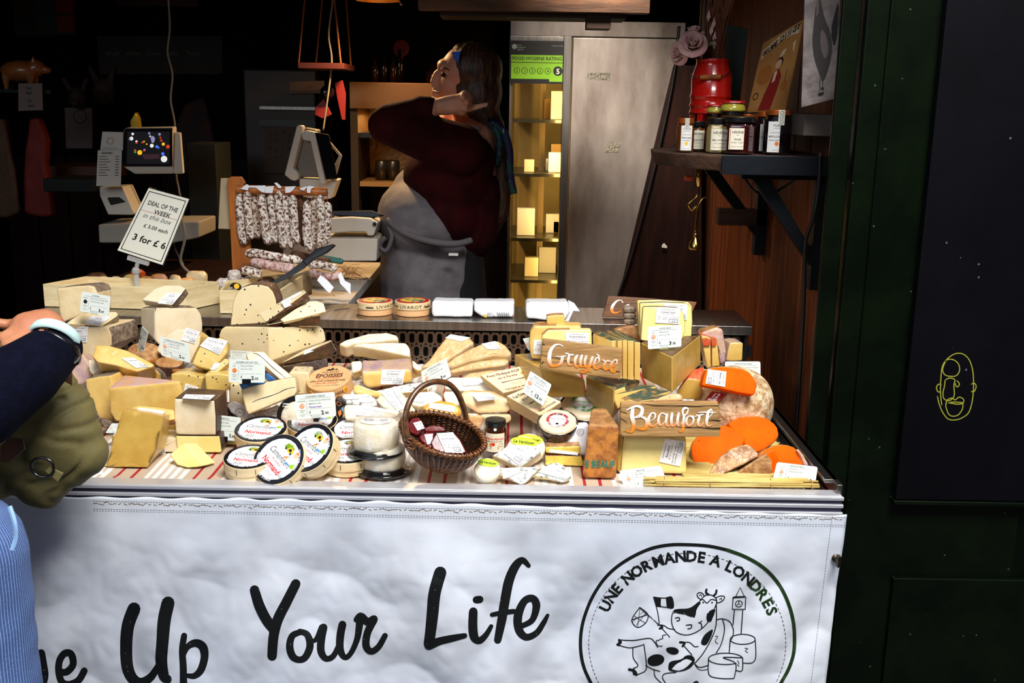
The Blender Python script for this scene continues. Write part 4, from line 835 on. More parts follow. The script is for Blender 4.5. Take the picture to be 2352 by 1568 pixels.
prt(Q, [('t','CHALANCEY',.5,.70,.09,'c',1,0,0,.4), ('t','ÉPOISSES',.5,.52,.2,'c',0,.03,0,.62), ('t','Savourisse Cuisine',.5,.45,.07,'c',2,.0,.3,.5), ('t',"APPELLATION D'ORIGINE PROTEGEE",.5,.35,.085,'c',1,.02,0,.8), ('t','Affiné au Marc de Bourgogne',.5,.27,.07,'c',2,.01,0,.5), ('t','Fromagerie, lait de vache, Bourgogne',.5,.18,.05,'c',1,0,0,.6),
        ('p',[(.38,.80),(.44,.87),(.47,.84),(.52,.90),(.58,.83),(.62,.86),(.66,.80),(.55,.82),(.5,.79)],1)], 'print', lb, IK2, 1)
def wrap_text(s, fr, r, a0, z, size, par, m_, bold=.02, name='side_print', wide=1):
    c, n, R_, U_ = fr; V = []; F = []; a = a0
    for ch_ in s:
        vs, fs, w2 = glyphs(ch_, bold)
        if ch_ == ' ': a += size*.4/r; continue
        nb = len(V)
        for x_, y_ in vs:
            t = a + x_*size*wide/r; u = R_*math.sin(t) - U_*math.cos(t); V.append(c + u*(r+.0006) + n*(z+y_*size))
        F += [tuple(q+nb for q in f) for f in fs]; a += (w2+.07)*size*wide/r
    return mk(name, V, F, m_, None, par)
wrap_text('EPOISSES', fr, .052, .12, -.018, .010, par, BROWNI)
b = MB(); c, n, R_, U_ = fr
for aa in (.95,-.75): 
    u = R_*math.sin(aa)-U_*math.cos(aa); b.lathe([(0,.0012),(.007,.0012),(.0072,0)], c+u*.0522-n*.014, u, 24, 0); b.lathe([(0,.0016),(.0042,.0016)], c+u*.0522-n*.014, u, 20, 1); b.build('seal_print', [GOLDI, OR], par); b = MB()

roundbox('plain pale round box underneath the peach Epoisses box', 748, 912, 2.33, (-.05,-.2,.97), 0, r=.05, h=.04, lid=.03, kind='x', mats=WOOD)
# large camembert d'Auvergne style pack with black band
b = MB(); c = P(690, 955, 2.19); par = thing('banded_round_cheese', 'white round cheese with a black printed band standing behind the purple-lettered price card', 'cheese', (c.x, c.y, c.z-.045))
b.lathe([(0,-.02),(.042,-.02),(.045,-.016),(.045,.016),(.042,.02),(0,.02)], c, (-.1,-1,.15), 48); b.build('cheese_round', PA['white'], par, smooth=True)
b = MB(); b.lathe([(.046,-.018),(.0472,-.018),(.0472,.019),(.0455,.0212),(.036,.0214)], c, (-.1,-1,.15), 64); o = b.build('black_band', M('black_band', (12,12,14), .35), par)
n0 = Vector((-.1,-1,.15)).normalized(); Q = Quad(qplane('a 870,370 960,425 930,640 815,600', c+n0*.0222, n0), .0008)
qa = qplane('a 885,430 975,430 960,510 870,500', c+n0*.024, n0); prt(Quad(qa, .0006), [('t','CAMEMBERT',.5,.55,.3,'c',0,.03,0,.8), ('t',"D'AUVERGNE",.5,.15,.3,'c',0,.03,0,.8)], 'print', o, [PAPER, OR], 1)
qa = qplane('a 830,600 920,605 930,665 828,660', c+n0*.024, n0); prt(Quad(qa, .0006), [('t','Le',.5,.6,.4,'c',1,.03), ('t','Gourmand',.5,.1,.42,'c',1,.03,0,.9)], 'print', o, [PAPER, OR], 1)
hb = cheese('black and orange printed cheese box right of the purple-lettered price card', 'a 1512,395 1580,395 1650,440 1620,500 1600,600 1600,650 1520,640', 2.20, (6,8), .05, ('cream','cream'), 'all', None, bev=.004, name='cheese_box', cat='cheese box'); hb.o.data.materials.clear(); hb.o.data.materials.append(M('black_card', (16,16,18), .4)); hb.o.data.materials.append(MC['black_card'])
qa = qplane('a 1515,400 1650,440 1610,640 1515,630', hb.p+hb.n*.0008, hb.n)
prt(Quad(qa, .0004), [('ring',.35,.82,.12,.02,1), ('p',[(.3,.35),(.55,.55),(.75,.3),(.5,.12)],1), ('p',[(.6,.6),(.8,.75),(.9,.5),(.75,.4)],0)], 'print', hb.o, [M('steel_blue_ink',(110,150,190),.5), OR], 1)
pricecard('white price card reading 2.90 with purple handwriting, propped on the camembert boxes', 'a 1032,350 1508,312 1528,605 1052,645', 2.115, (0,6), 'CAMEMBERT FRIBOIS', 'Creamy, Earthy & Mushroom', "Raw Cow's Milk", '2.90', region='NORMANDIE', note='Pasteurised')
pricecard('price card in a black clip half hidden between the stacked blocks and camembert boxes', 'a -20,575 382,622 378,905 -20,880', 2.14, (0,6), 'EMMENTAL', 'Nutty & Light', "Raw Cow's Milk", '1.95', dark=True, region='SAVOIE')
topc('pale yellow cheese slab behind the flat camembert box', 'a 140,905 300,900 330,940 320,1030 180,1045 145,980', 2.16, 20, .04, ('butter','tan'), bev=.004, group=None)
topc('thin yellow slab edge behind the left camembert stack', 'a 390,645 600,640 620,690 400,700', 2.20, 20, .03, ('yellow','tan'), bev=.003, group=None)
# dark jar beside the emmental card
def jar(label, cx, cy0, cy1, Y, r, glass, lidm, group=None, name='jam_jar', lidh=.012, cat='jar', content=None, hexa=0, axis=(0,0,1)):
    """cy0 base, cy1 top pixel; returns (thing, base, height)"""
    b0 = P(cx, cy0, Y); h = (P(cx, cy1, Y)-b0).length; par = thing(name, label, cat, b0, group); n = hexa or 32; b = MB()
    b.lathe([(0,0),(r*.92,0),(r,.003),(r,h-lidh-.010),(r*.86,h-lidh-.002),(r*.84,h-lidh),(0,h-lidh)], b0, axis, n); b.build('glass_body', glass, par, smooth=not hexa, bev=.002 if hexa else 0)
    b = MB(); b.lathe([(r*.86,h-lidh),(r*.93,h-lidh+.0005),(r*.93,h-.001),(r*.90,h),(0,h)], b0, axis, 32); b.build('lid', lidm, par, bev=.0006)
    return par, b0, h
def jlabel(par, b0, r, z0, z1, w_, items, mats, bg, off=.0006, flat=0, ang0=0, name='label'):
    """curved label on a jar front; u,v mapped to angle,height"""
    V = []; F = []; nn = 12
    def f(u, v, k=0):
        if flat: return b0 + Vector((math.cos(ang0)*(u-.5)*w_ + math.sin(ang0)*0, -r*math.cos(math.pi/flat if flat > 3 else 0)-off-k*.0003 + math.sin(ang0)*(u-.5)*w_, z0+(z1-z0)*v))
        a = (u-.5)*w_/r + ang0; return b0+Vector((math.sin(a)*(r+off+k*.0003), -math.cos(a)*(r+off+k*.0003), z0+(z1-z0)*v))
    for i in range(nn+1): V += [f(i/nn, 0), f(i/nn, 1)]
    F = [(2*i, 2*i+2, 2*i+3, 2*i+1) for i in range(nn)]
    lb = mk(name, V, F, bg, None, par)
    class QQ: pass
    q = lambda u, v, k=1: f(u, v, k); 
    class C_:
        W = w_; H = z1-z0
        def __call__(s, u, v, k=1): return f(u, v, k)
    prt(C_(), items, 'print', lb, mats, 1); return lb
DGL = M('dark_jam_glass', (24,10,10), .06, coat=.6); BLID = M('black_lid', (18,18,20), .3)
par, b0, h = jar('dark jar with an orange and cream label beside the black-flecked block', 521, 985, 930, 2.26, .027, DGL, BLID)
jlabel(par, b0, .027, .012, .036, .04, [('ring',.45,.5,.4,.06,2), ('t','Cerise',.5,.4,.25,'c',0,.02)], PM, M('cream_label', (240,226,196), .5))
# printed wrapping paper crumpled behind the boxes
def crumple(name, label, cat, pts, Y, n, amp, circles, mat_=None, group=None, t=.012):
    f = slab(name, pts, Y, nrm(*n), t, mat_ or M('greaseproof_paper', (232,230,232), .7, bump=.5, bs=35), (), None, bev=.004)
    organic(f.o, amp, 30, 4); tagit(f.o, label, cat, group); 
    st_ = []
    for x, y, r_ in circles:
        st_.append((circ(x, y, r_, r_*.9, 26), .9, False)); st_.append((circ(x, y, r_*.8, r_*.72, 26), .5, False)); st_.append(([(x-r_*.5, y+2), (x-r_*.2, y-2), (x, y+1), (x+r_*.4, y)], 1.0))
    if st_: strokes('printed_mark', st_, lambda a, b_, k: PP(a, b_, f.p+f.n*(amp*.6+.0006), f.n), M('grey_violet_ink', (120,112,124), .6), f.o)
    return f
crumple('wrapping_paper', 'white printed wrapping paper crumpled behind the left camembert boxes', 'wrapping paper', 'a 205,470 290,400 560,560 830,470 840,640 600,660 400,650 260,560', 2.235, (0,12), .004, [(480+370/5.228,840+560/5.228,11),(480+520/5.228,840+620/5.228,10),(480+660/5.228,840+590/5.228,12),(480+790/5.228,840+580/5.228,9)])

# ======== clear domes ========
def dome(label, cx, cyb, Y, r, h, name_=None, axis=(0,0,1)):
    b0 = P(cx, cyb, Y); par = thing('domed_cheese_pack', label, 'cheese', b0, 'white cheeses under clear domes')
    if b0.z < TRAYZ(b0)+.002: par.location.z = b0.z = TRAYZ(b0)+.002
    b = MB(); b.lathe([(0,0),(r*.97,0),(r,.002),(r*1.14,.004),(r*1.16,.007),(r*1.13,.009),(r*.98,.008),(r*.96,.012),(0,.012)], b0, axis, 56); b.build('black_tray', M('glossy_black_tray', (10,10,12), .12, coat=1), par, smooth=True)
    b = MB(); b.lathe([(0,.013),(r*.82,.013),(r*.88,.018),(r*.90,.03),(r*.88,h*.80),(r*.80,h*.86),(0,h*.87)], b0, axis, 60, rip=lambda a, z: .018*math.sin(7*a)+.015*noise.noise(Vector((math.cos(a)*3, math.sin(a)*3, z*60)))); o = b.build('white_cheese', PA['white'], par, smooth=True)
    b = MB(); b.lathe([(r*1.12,.0095),(r*1.0,.011),(r*.985,h*.55),(r*.96,h*.86),(r*.90,h*.97),(r*.75,h),(0,h)], b0, axis, 56); d = b.build('clear_dome', M('clear_dome_plastic', (240,242,244), .04, trans=1, ior=1.12, alpha=.28, coat=1, cr=.03), par, smooth=True)
    if name_:
        c = b0+Vector((0,-.004,h*.875)); V = [c+Vector((math.cos(a)*r*.62, math.sin(a)*r*.45, .001)) for a in [k*.314 for k in range(20)]]
        lb = mk('label', V, [tuple(range(20))], PAPER, None, par)
        Q = Quad([c+Vector((-r*.6,r*.42,.0014)), c+Vector((r*.6,r*.42,.0014)), c+Vector((r*.6,-r*.42,.0014)), c+Vector((-r*.6,-r*.42,.0014))], .0003)
        prt(Q, [('t',name_,.5,.55,.28,'c',7,.02,.3,.8), ('t','double cream, best before 08.2020',.5,.35,.12,'c',1,0,0,.7), ('t','£ 4.95',.7,.15,.14,'l',0)], 'print', lb, PM, 1)
dome('domed white cheese standing lowest at the tray front left of the basket', 880, 1100, 2.005, .0495, .066)
dome('domed white cheese stacked on another dome, with an oval brown-lettered label', 864, 1040, 2.005, .0505, .077, 'Brillat-Savarin')

# ======== basket ========
YK = 2.125
while P(1017, 998, YK).z - .098 < TRAYZ(P(1017, 998, YK)): YK -= .003
c = P(1017, 998, YK); u = Vector((.93,-.24,-.25)).normalized(); v = Vector((.10,.93,.34)); v = (v-u*v.dot(u)).normalized(); wv = u.cross(v).normalized(); wv = wv if wv.z > 0 else -wv
ra, rb, dp = .084, .059, .066
def bk(a, s):   # s 0 rim .. 1 bottom
    k = (1-.18*s-.27*s*s*s); zz = -dp*s
    p = c + u*ra*k*math.cos(a) + v*rb*k*math.sin(a) + wv*zz; return p
WICK = M('brown_wicker', (132,76,30), .35, c2=(74,38,14), ns=120, bump=.4, bs=200, coat=.5, cr=.2); WICKD = M('dark_wicker', (52,26,10), .45, c2=(28,14,6), ns=120, coat=.3)
par = thing('wicker_basket', 'brown wicker basket with a tall hoop handle holding quince paste', 'basket', (c.x, c.y, bk(4.7,1).z))
b = MB(); N_ = 46; V = []; F = []; rows = 8
for j in range(rows+1):
    for i in range(N_): p = bk(i/N_*2*math.pi, j/rows); V.append(c+(p-c)*.96 - wv*.0)
for j in range(rows):
    for i in range(N_): F.append((j*N_+i, j*N_+(i+1)%N_, (j+1)*N_+(i+1)%N_, (j+1)*N_+i))
F.append(tuple(rows*N_+i for i in range(N_))); o = mk('basket_lining', V, F, WICKD, None, par, smooth=True)
b = MB()
for j in range(26):
    s = .02+.96*j/25; pts = []
    for i in range(121):
        a = i/120*2*math.pi; p = bk(a, s); out = (p-(c-wv*dp*s)).normalized(); pts.append(p+out*.0016*math.sin(a*22+math.pi*(j % 2))+wv*.0006*math.sin(a*9+j))
    b.tube(pts, .0019, 5, 0, cap=False)
b.build('weave', WICK, par, smooth=True)
b = MB()
for i in range(44):
    a = (i+.5)/44*2*math.pi; b.tube([bk(a+.10*s*math.sin(i), s)+(bk(a, s)-(c-wv*dp*s)).normalized()*.0022 for s in (0,.2,.4,.6,.8,1)], .0023, 6)
b.build('stakes', WICK, par, smooth=True)
b = MB(); pts = []; N_ = 900
for i in range(N_+1):
    a = i/N_*2*math.pi; p = bk(a, -.02); out = (p-c).normalized(); q = a*52; pts.append(p+out*.0052*math.cos(q)+wv*.0052*math.sin(q))
b.tube(pts, .0024, 5, cap=False); b.tube([bk(i/60*2*math.pi, -.02) for i in range(61)], .0045, 8, cap=False); b.build('rim', WICK, par, smooth=True)
hp = [P(x, y, Y) for (x, y), Y in zip(K('b 905,880 850,720 845,560 880,400 960,250 1080,140 1240,90 1400,120 1510,230 1580,380 1620,520 1630,650'), [YK+q for q in (-.065,-.06,-.055,-.045,-.03,-.015,.0,.02,.035,.045,.055,.06)])]
b = MB(); b.tube(spline(hp, 5), .0058, 10); b.build('handle', M('peeled_willow', (104,64,30), .4, c2=(70,38,16), ns=90, coat=.4), par, smooth=True)
b = MB()
for e in (hp[0], hp[-1]):
    for k in range(5): b.tube([e+Vector((.009*math.cos(t+k), .009*math.sin(t+k)*.8, -.008+.004*k+.003*math.sin(2*t))) for t in [x*.63 for x in range(11)]], .0017, 5, cap=False)
b.build('binding', WICK, par, smooth=True)
QUI = M('quince_paste', (112,8,10), .3, c2=(80,4,8), ns=40, coat=.25, cr=.1, cb=.3)
def quince(label, pts, Y, n, t, stq=None):
    c0 = P(*cen(K(pts)), Y); par = thing('quince_paste', label, 'quince paste', c0, 'quince paste blocks in the basket'); f = slab('paste_block', pts, Y, nrm(*n), t, QUI, (), par, bev=.003)
    if stq: sticker(par, stq, f, 'Quince paste')
quince('dark red quince paste with a large white sticker, uppermost in the basket', 'b 1165,870 1235,755 1480,745 1560,840 1640,1000 1500,1030 1290,1000 1200,960', YK-.045, (6,40), .022, 'b 1250,755 1460,740 1590,1008 1360,1000')
quince('dark red quince paste lying left in the basket under the uppermost block', 'b 1015,790 1100,740 1220,735 1200,880 1180,960 1040,850', YK-.035, (0,45), .02, 'b 1090,770 1200,760 1190,880 1130,900')
quince('dark red quince paste leaning at the back of the basket', 'b 1075,690 1160,650 1280,650 1370,700 1350,740 1100,745', YK+.0, (0,30), .02)
quince('dark red quince paste with a lilac-white film at the left side of the basket', 'b 860,640 920,560 1000,540 1060,600 1090,680 1000,790 900,740', YK-.02, (-10,35), .02, 'b 945,620 1050,595 1095,690 1000,720')

# ======== jar, bowls, boxes ========
par, b0, h = jar('small jar of apricot honey spread with red and cream label and black lid', 1137, 1038, 962, 2.10, .0235, M('amber_jam_glass', (56,24,10), .05, coat=.8), BLID)
jlabel(par, b0, .0235, .008, .048, .044, [('r',0,.86,1,1,3), ('r',0,0,1,.12,3), ('t','Confiture extra de Corse',.5,.89,.08,'c',9,.01,0,.8), ('t','Pêche-Abricot',.5,.66,.17,'c',3,.02,0,.86), ('t','Miel de Corse A.O.P.',.5,.54,.10,'c',0,.01,0,.7), ('c',.32,.4,.10,2), ('c',.42,.42,.09,3), ('r',.3,.15,.66,.30,0), ('t','Guida',.48,.18,.1,'c',9,.02), ('ring',.78,.38,.1,.015,1), ('t','une petite douceur corse',.5,.02,.07,'c',9,.0,0,.8)], PM, M('cream_label', (240,226,196), .5))
jlabel(par, b0, .0225, .052, .069, .008, [('c',.5,.3,.18,9)], PM, M('lid_strip', (40,42,48), .5), off=.0014, name='seal_strip')
def bowl(label, cx, cy, Y, r, h, n, top, col, lblc, txt_):
    n = nrm(*n); c = fit(cx, cy, Y, n, h, r*.85); par = thing('earthenware_bowl', label, 'bowl', c-n*h, 'glazed bowls of soft cheese')
    b = MB(); b.lathe([(0,-h),(r*.80,-h),(r*.86,-h+.003),(r*.97,-h*.45),(r,-.003),(r*.985,0),(r*.95,-.001),(r*.92,-.008),(0,-.008)], c, n, 56); b.build('bowl_body', M('brown_glaze', (54,18,10), .12, c2=(14,8,10), ns=14, lo=.35, hi=.6, coat=1), par, smooth=True)
    b = MB(); b.lathe([(r*.92,-.008),(r*.90,.001),(r*.80,top),(r*.4,top*1.1),(0,top*1.1)], c, n, 56, rip=lambda a, z: .02*math.sin(9*a)+.01*math.sin(23*a)); b.build('soft_cheese', PA['ivory'], par, smooth=True)
    _, R_, U_ = dframe(n, -6); k = r*.56; Q = Quad([c-R_*k+U_*k+n*top*1.12, c+R_*k+U_*k+n*top*1.12, c+R_*k-U_*k+n*top*1.12, c-R_*k-U_*k+n*top*1.12], .0004); Q.n = n
    V = [Q(.5+.5*math.cos(.2618*j), .5+.5*math.sin(.2618*j), 0)+n*.0004 for j in range(24)]; lb = mk('label', V, [tuple(range(24))], PAPER, None, par)
    prt(Q, [('ring',.5,.5,.5,.13,lblc), ('r',.2,.84,.8,.99,9), ('t','Etoile',.5,.82,.15,'c',0,.02,0), ('t',txt_,.5,.52,.12,'c',lblc,.03,0,.7), ('t','lait de vache',.5,.36,.08,'c',1,0), ('c',.5,.24,.07,lblc if lblc != 3 else 0)], 'print', lb, PM, 1)
bowl('large brown glazed bowl of soft cheese with a green-ringed label', 1342, 931, 2.25, .0565, .044, (0,70), .006, 0, 5, 'SAINT MARCELLIN')
bowl('small brown glazed bowl of soft cheese with a red-ringed label', 1281, 968, 2.12, .0435, .036, (-4,68), .004, 0, 3, 'SAINT FELICIEN')
SQ = M('square_box_print', (246,222,172), .5, c2=(222,160,120), ns=16, lo=.5, hi=.72)
def sqbox(label, quad, Y, n, h, split, items):
    n = nrm(*n); q = K(quad); c0 = P(*cen(q), Y); A = [PP(x, y, c0, n) for x, y in q]; cc = sum(A, Vector())/4
    par = thing('square_cheese_box', label, 'cheese box', cc-n*h, "square Pont l'Eveque boxes")
    def bx(nm, z0, z1, k, m_):
        T_ = [cc+(a-cc)*k-n*z0 for a in A]; B_ = [v-n*(z1-z0) for v in T_]
        return mk(nm, T_+B_, [(0,1,2,3),(7,6,5,4),(0,4,5,1),(1,5,6,2),(2,6,7,3),(3,7,4,0)], m_, None, par, bev=.0015)
    l = bx('box_lid', 0, split, 1.0, WOOD); bx('box_base', split, h, .95, WOOD)
    I_ = [cc+(a-cc)*.965+n*.0005 for a in A]; lb = mk('box_label', I_+[v-n*.0012 for v in I_], [(0,1,2,3),(7,6,5,4),(0,4,5,1),(1,5,6,2),(2,6,7,3),(3,7,4,0)], SQ, None, l)
    Q = Quad(I_, .0005); Q.n = n; prt(Q, items, 'print', lb, PM, 1)
sqi = [('t',"Pont l'Evêque AOP",.48,.80,.15,'c',7,.02,.3,.86), ('t','de la Perelle',.48,.62,.13,'c',7,.01,.3,.6), ('p',[(.22,.42),(.2,.48),(.24,.46),(.76,.46),(.8,.48),(.78,.42),(.5,.44)],7), ('t','FROMAGE AU LAIT',.5,.3,.04,'c',1,0,0,.4), ('t','de Normandie',.5,.24,.04,'c',1,0,0,.4), ('t','Fabriqué en Normandie',.5,.06,.11,'c',7,.01,.3,.8), ('c',.88,.66,.07,6), ('c',.88,.66,.045,2)]
sqbox("square wooden Pont l'Eveque box at the back with its lettering in full view", '3 1612,945 2042,850 2300,1035 1862,1140', 2.28, (-4,50), .028, .015, sqi)
sqbox("square wooden Pont l'Eveque box in front, a price card standing on it", 'c 575,275 860,150 1285,350 1005,525', 2.17, (-4,50), .045, .022, sqi)
pricecard("tilted pale price card reading 12.50 on the front Pont l'Eveque box", '4 195,980 445,1140 345,1390 102,1225', 2.14, (6,8), "PONT L'EVEQUE", 'Creamy & Mild', "Thermised Cow's Milk", '12.50', region='NORMANDIE')
crumple('wrapping_paper', 'white printed paper parcel under the small glazed bowl', 'wrapping paper', 'c 1110,830 1300,760 1480,650 1640,650 1640,1040 1540,1040 1100,900', 2.10, (0,10), .004, [(1060+1370/5.6,860+920/5.6,12),(1060+1530/5.6,860+735/5.6,8)], t=.05)
# blue cheeses with stickers
G5 = 'blue-veined wedges at the tray front'
topc('blue-veined square with ash rind and sticker on top of its pile', 'c 385,1040 580,915 720,890 900,905 1038,985 750,1200 560,1110', 2.0, 42, .026, ('ash','blue'), bev=.005, bseg=3, group=G5, st=('c 640,905 965,925 740,1165 545,1010','Perail'), rough=.001)
topc('blue-veined wedge under the topmost stickered square', 'c 400,1250 520,1190 760,1180 1030,1170 830,1400 770,1440 600,1340', 1.955, 50, .022, ('ash','blue'), bev=.005, bseg=3, group=G5, st=('c 500,1195 780,1240 640,1310 540,1340','Perail'), rough=.001)
topc('blue-veined wedge with a large sticker at the right of the pair', 'c 925,1295 1010,1225 1120,1135 1240,1115 1380,1200 1425,1300 1320,1400 1130,1345', 1.965, 52, .024, ('ash','blue'), bev=.005, bseg=3, group=G5, st=('c 1180,1140 1425,1298 1330,1350 985,1250','Gorgonzola'), rough=.001)
LIME = M('lime_label', (186,212,30), .5)
for lbl_, cx, cy, Y, r in (('white goat round with lime label at the back of its pair', 1060+870/5.6, 860+910/5.6, 2.10, .034), ('white goat round with lime label in front of its pair', 1060+790/5.6, 860+950/5.6, 2.07, .035), ('white goat round with lime side label low beside the basket', 1060+330/5.6, 860+1200/5.6, 2.07, .026)):
    n = nrm(0,55); c = fit(cx, cy, Y, n, .024, r); par = thing('goat_cheese_round', lbl_, 'cheese', c-n*.022, 'goat rounds with lime labels')
    b = MB(); b.lathe([(0,-.024),(r*.9,-.024),(r,-.016),(r,-.006),(r*.9,0),(0,.001)], c, n, 40); b.build('white_cheese', PA['white'], par, smooth=True)
    _, R_, U_ = dframe(n, -8); cu = U_*r*.45; V = [c+cu+R_*math.cos(a)*r*.8+U_*math.sin(a)*r*.36+n*.0016 for a in [k*.314 for k in range(20)]]; lb = mk('label', V, [tuple(range(20))], LIME, None, par)
    Q = Quad([c+cu-R_*r*.8+U_*r*.36+n*.0018, c+cu+R_*r*.8+U_*r*.36+n*.0018, c+cu+R_*r*.8-U_*r*.36+n*.0018, c+cu-R_*r*.8-U_*r*.36+n*.0018], .0003); Q.n = n
    prt(Q, [('t','Le Verdoyer',.5,.35,.4,'c',0,.02,.3,.8)], 'print', lb, PM, 1)
topc('white soft cheese edge low between basket and blue-veined pile', 'c 200,1180 400,1170 440,1240 400,1310 260,1300', 2.0, 20, .03, ('white','ivory'), bev=.01, bseg=4, group=None, name='soft_cheese')
cheese('deep yellow crusted wedge lower of two stacked beside the tall Beaufort wedge', 'c 1078,1050 1300,1045 1540,1058 1558,1150 1550,1240 1500,1268 1400,1220 1078,1180', 2.06, (0,4), .05, ('bluehole','mite2'), (0,1,2,3), G4, bev=.004, rough=.004)
cheese('deep yellow crusted wedge upper of two stacked beside the tall Beaufort wedge', 'c 1088,925 1300,920 1528,915 1535,1030 1300,1030 1085,1010', 2.065, (0,4), .05, ('bluehole','mite2'), (0,1,3,4), G4, ('c 1132,960 1500,1000 1495,1040 1130,998','Rebibes'), bev=.004, rough=.004)
# ======== right of the tray ========
G6 = 'hard mountain cheeses on the right side of the tray'
H('tall film-wrapped brown wedge stamped BEAUFORT in green at the tray front', [('d 290,650 682,662 640,1460 202,1447 262,1050', 1.985), ('d 330,428 520,430', 2.09), ('d 600,1300', 2.06)], ('amber','tan'), G6, rfun=lambda n, c: 1 if n.z > .6 else 0, bev=.004, rough=.0015)
wb = [o for o in COL.objects if o.get('label','').startswith('tall film-wrapped brown wedge stamped')][0]
ptb = P(*K('d 440,1150')[0], 1.985)+Vector((0,-.0012,0)); Q = Quad(qplane('d 245,1090 635,1095 632,1205 240,1200', ptb, (0,-1,0)), .0006)
prt(Q, [('t','E BEAUF',.5,.1,1.15,'c',8,.01,0,.98)], 'print', wb, PM, 1)
cheese('yellow cheese block with dark rind edge standing left of the Beaufort block', 'd 648,810 735,800 705,1180 700,1290 650,1240', 2.02, (-10,2), .06, ('gold','dark'), (3,), G6, bev=.003, name='cheese_block')
cheese('large pale yellow Beaufort block with sideways sticker at the tray front', 'd 735,805 1140,802 1546,803 1552,1100 1548,1382 1280,1350 700,1290 715,1000', 2.02, (0,4), .07, ('butter','tan'), (6,7), G6, ('d 1196,1122 1275,820 1535,866 1470,1182','Beaufort'), bev=.005, name='cheese_block', rough=.001)
pricecard('tilted white price card for Beaufort leaning on the front of its block', 'd 685,1235 1222,1170 1322,1445 752,1478', 1.965, (0,14), 'BEAUFORT', 'Milky & Buttery', "Raw Cow's Milk", '4.93', region='SAVOIE')
# painted wooden signs
SIGNW = M('weathered_sign_wood', (188,144,84), .7, c2=(128,92,50), ns=5, lo=.35, hi=.7, st=(1.2,1,12), bump=.5, bs=16)
SIGNX = M('dark_sign_wood', (120,78,40), .6, c2=(84,50,24), ns=5, lo=.35, hi=.7, st=(1.2,1,12), bump=.4, bs=16)
def gradmat(name, cy_lo, cy_hi):
    """sign paint fading from white at the top of the letters to orange at their foot"""
    mt = bpy.data.materials.new(name); mt.use_nodes = True; N = mt.node_tree.nodes; L_ = mt.node_tree.links; b = N['Principled BSDF']; b.inputs['Roughness'].default_value = .4
    tc = N.new('ShaderNodeTexCoord'); sp = N.new('ShaderNodeSeparateXYZ'); r = N.new('ShaderNodeValToRGB'); L_.new(tc.outputs['Generated'], sp.inputs[0]); L_.new(sp.outputs['Z'], r.inputs[0]); L_.new(r.outputs[0], b.inputs[0])
    E = r.color_ramp.elements; E[0].position = cy_lo; E[0].color = lin((240,130,30)); E[1].position = cy_hi; E[1].color = lin((250,246,236)); return mt
def sign(label, pts, Y, n, st_list, mat_, t=.014, cracks=()):
    par = thing('wooden_sign', label, 'sign', P(*cen(K(pts)), Y), 'painted cheese name boards'); f = slab('board', pts, Y, nrm(*n), t, mat_, (), par, bev=.002, bseg=2); organic(f.o, .0012, 30, 3)
    strokes('painted_lettering_print', st_list, lambda a, b_, k: PP(a, b_, f.p+f.n*(.0016+.00003*(k % 9)), f.n), gradmat('sign_paint_gradient', .25, .6), par)
    if cracks: strokes('crack_line', cracks, lambda a, b_, k: PP(a, b_, f.p+f.n*.0012, f.n), M('wood_crack', (40,22,10), .9), par)
    return f
def SS(crop, *lst):
    sc = CR[crop][2]; o = []
    for s, ws in lst: o.append((K(crop+' '+s), [x/sc for x in ws] if isinstance(ws, (list, tuple)) else ws/sc))
    return o
d_ = SS('d', ('775,460 840,425 920,405 980,440 960,520 890,550 850,545', [10,22,30,42,44,22,10]), ('860,430 850,540 870,620 860,700 830,740 755,715', [40,52,50,44,22,8]), ('890,550 960,540 1035,580 1040,650 1000,700 905,690', [10,18,40,48,36,12]),
 ('1085,595 1140,560 1145,505 1105,495 1070,545 1065,610 1100,665 1150,650 1195,590', [8,14,22,18,32,38,26,14,8]), ('1290,520 1240,495 1200,530 1190,600 1215,650 1260,620 1290,560', [20,14,20,36,32,14,12]), ('1300,510 1290,580 1295,650 1330,660 1360,620', [30,32,26,12,8]),
 ('1365,500 1355,580 1365,655 1400,650 1440,580', [32,36,30,14,12]), ('1450,500 1435,580 1440,650 1470,660', [32,34,28,8]), ('1480,640 1510,560 1500,470 1530,430 1570,440 1560,490 1530,530', [8,12,24,30,14,18,8]), ('1520,520 1510,620 1505,700 1480,735 1455,720', [30,34,32,18,8]), ('1590,530 1555,560 1550,620 1585,655 1630,620 1640,560 1600,530 1680,540', [12,22,34,26,22,26,12,6]),
 ('1680,520 1715,540 1700,600 1705,650 1740,655 1770,610', [14,28,34,28,12,8]), ('1770,510 1730,520 1715,545', [10,20,12]), ('1870,445 1830,480 1815,560 1810,630 1835,660 1885,640', [20,34,38,34,22,8]), ('1870,445 1880,500 1830,560', [14,10,8]), ('1705,485 1800,482 1920,490', [10,16,10]))
cr_ = SS('d', ('970,372 1150,395 1330,400 1500,400 1700,408 1800,398 1960,400', [4,10,8,12,10,6,10]), ('1820,588 1900,585 1985,595', [5,12,16]), ('1400,665 1560,680 1700,678 1850,690 1980,690', [4,10,8,14,18]), ('700,470 760,490 800,505', [6,8,3]), ('700,560 750,590 790,620', [6,8,3]))
sign('weathered wooden board painted Beaufort in white fading to orange', 'd 705,358 1330,350 1955,346 1972,480 1960,560 1988,690 1980,800 1400,800 735,795 695,760', 1.99, (0,8), d_, SIGNW, cracks=cr_)
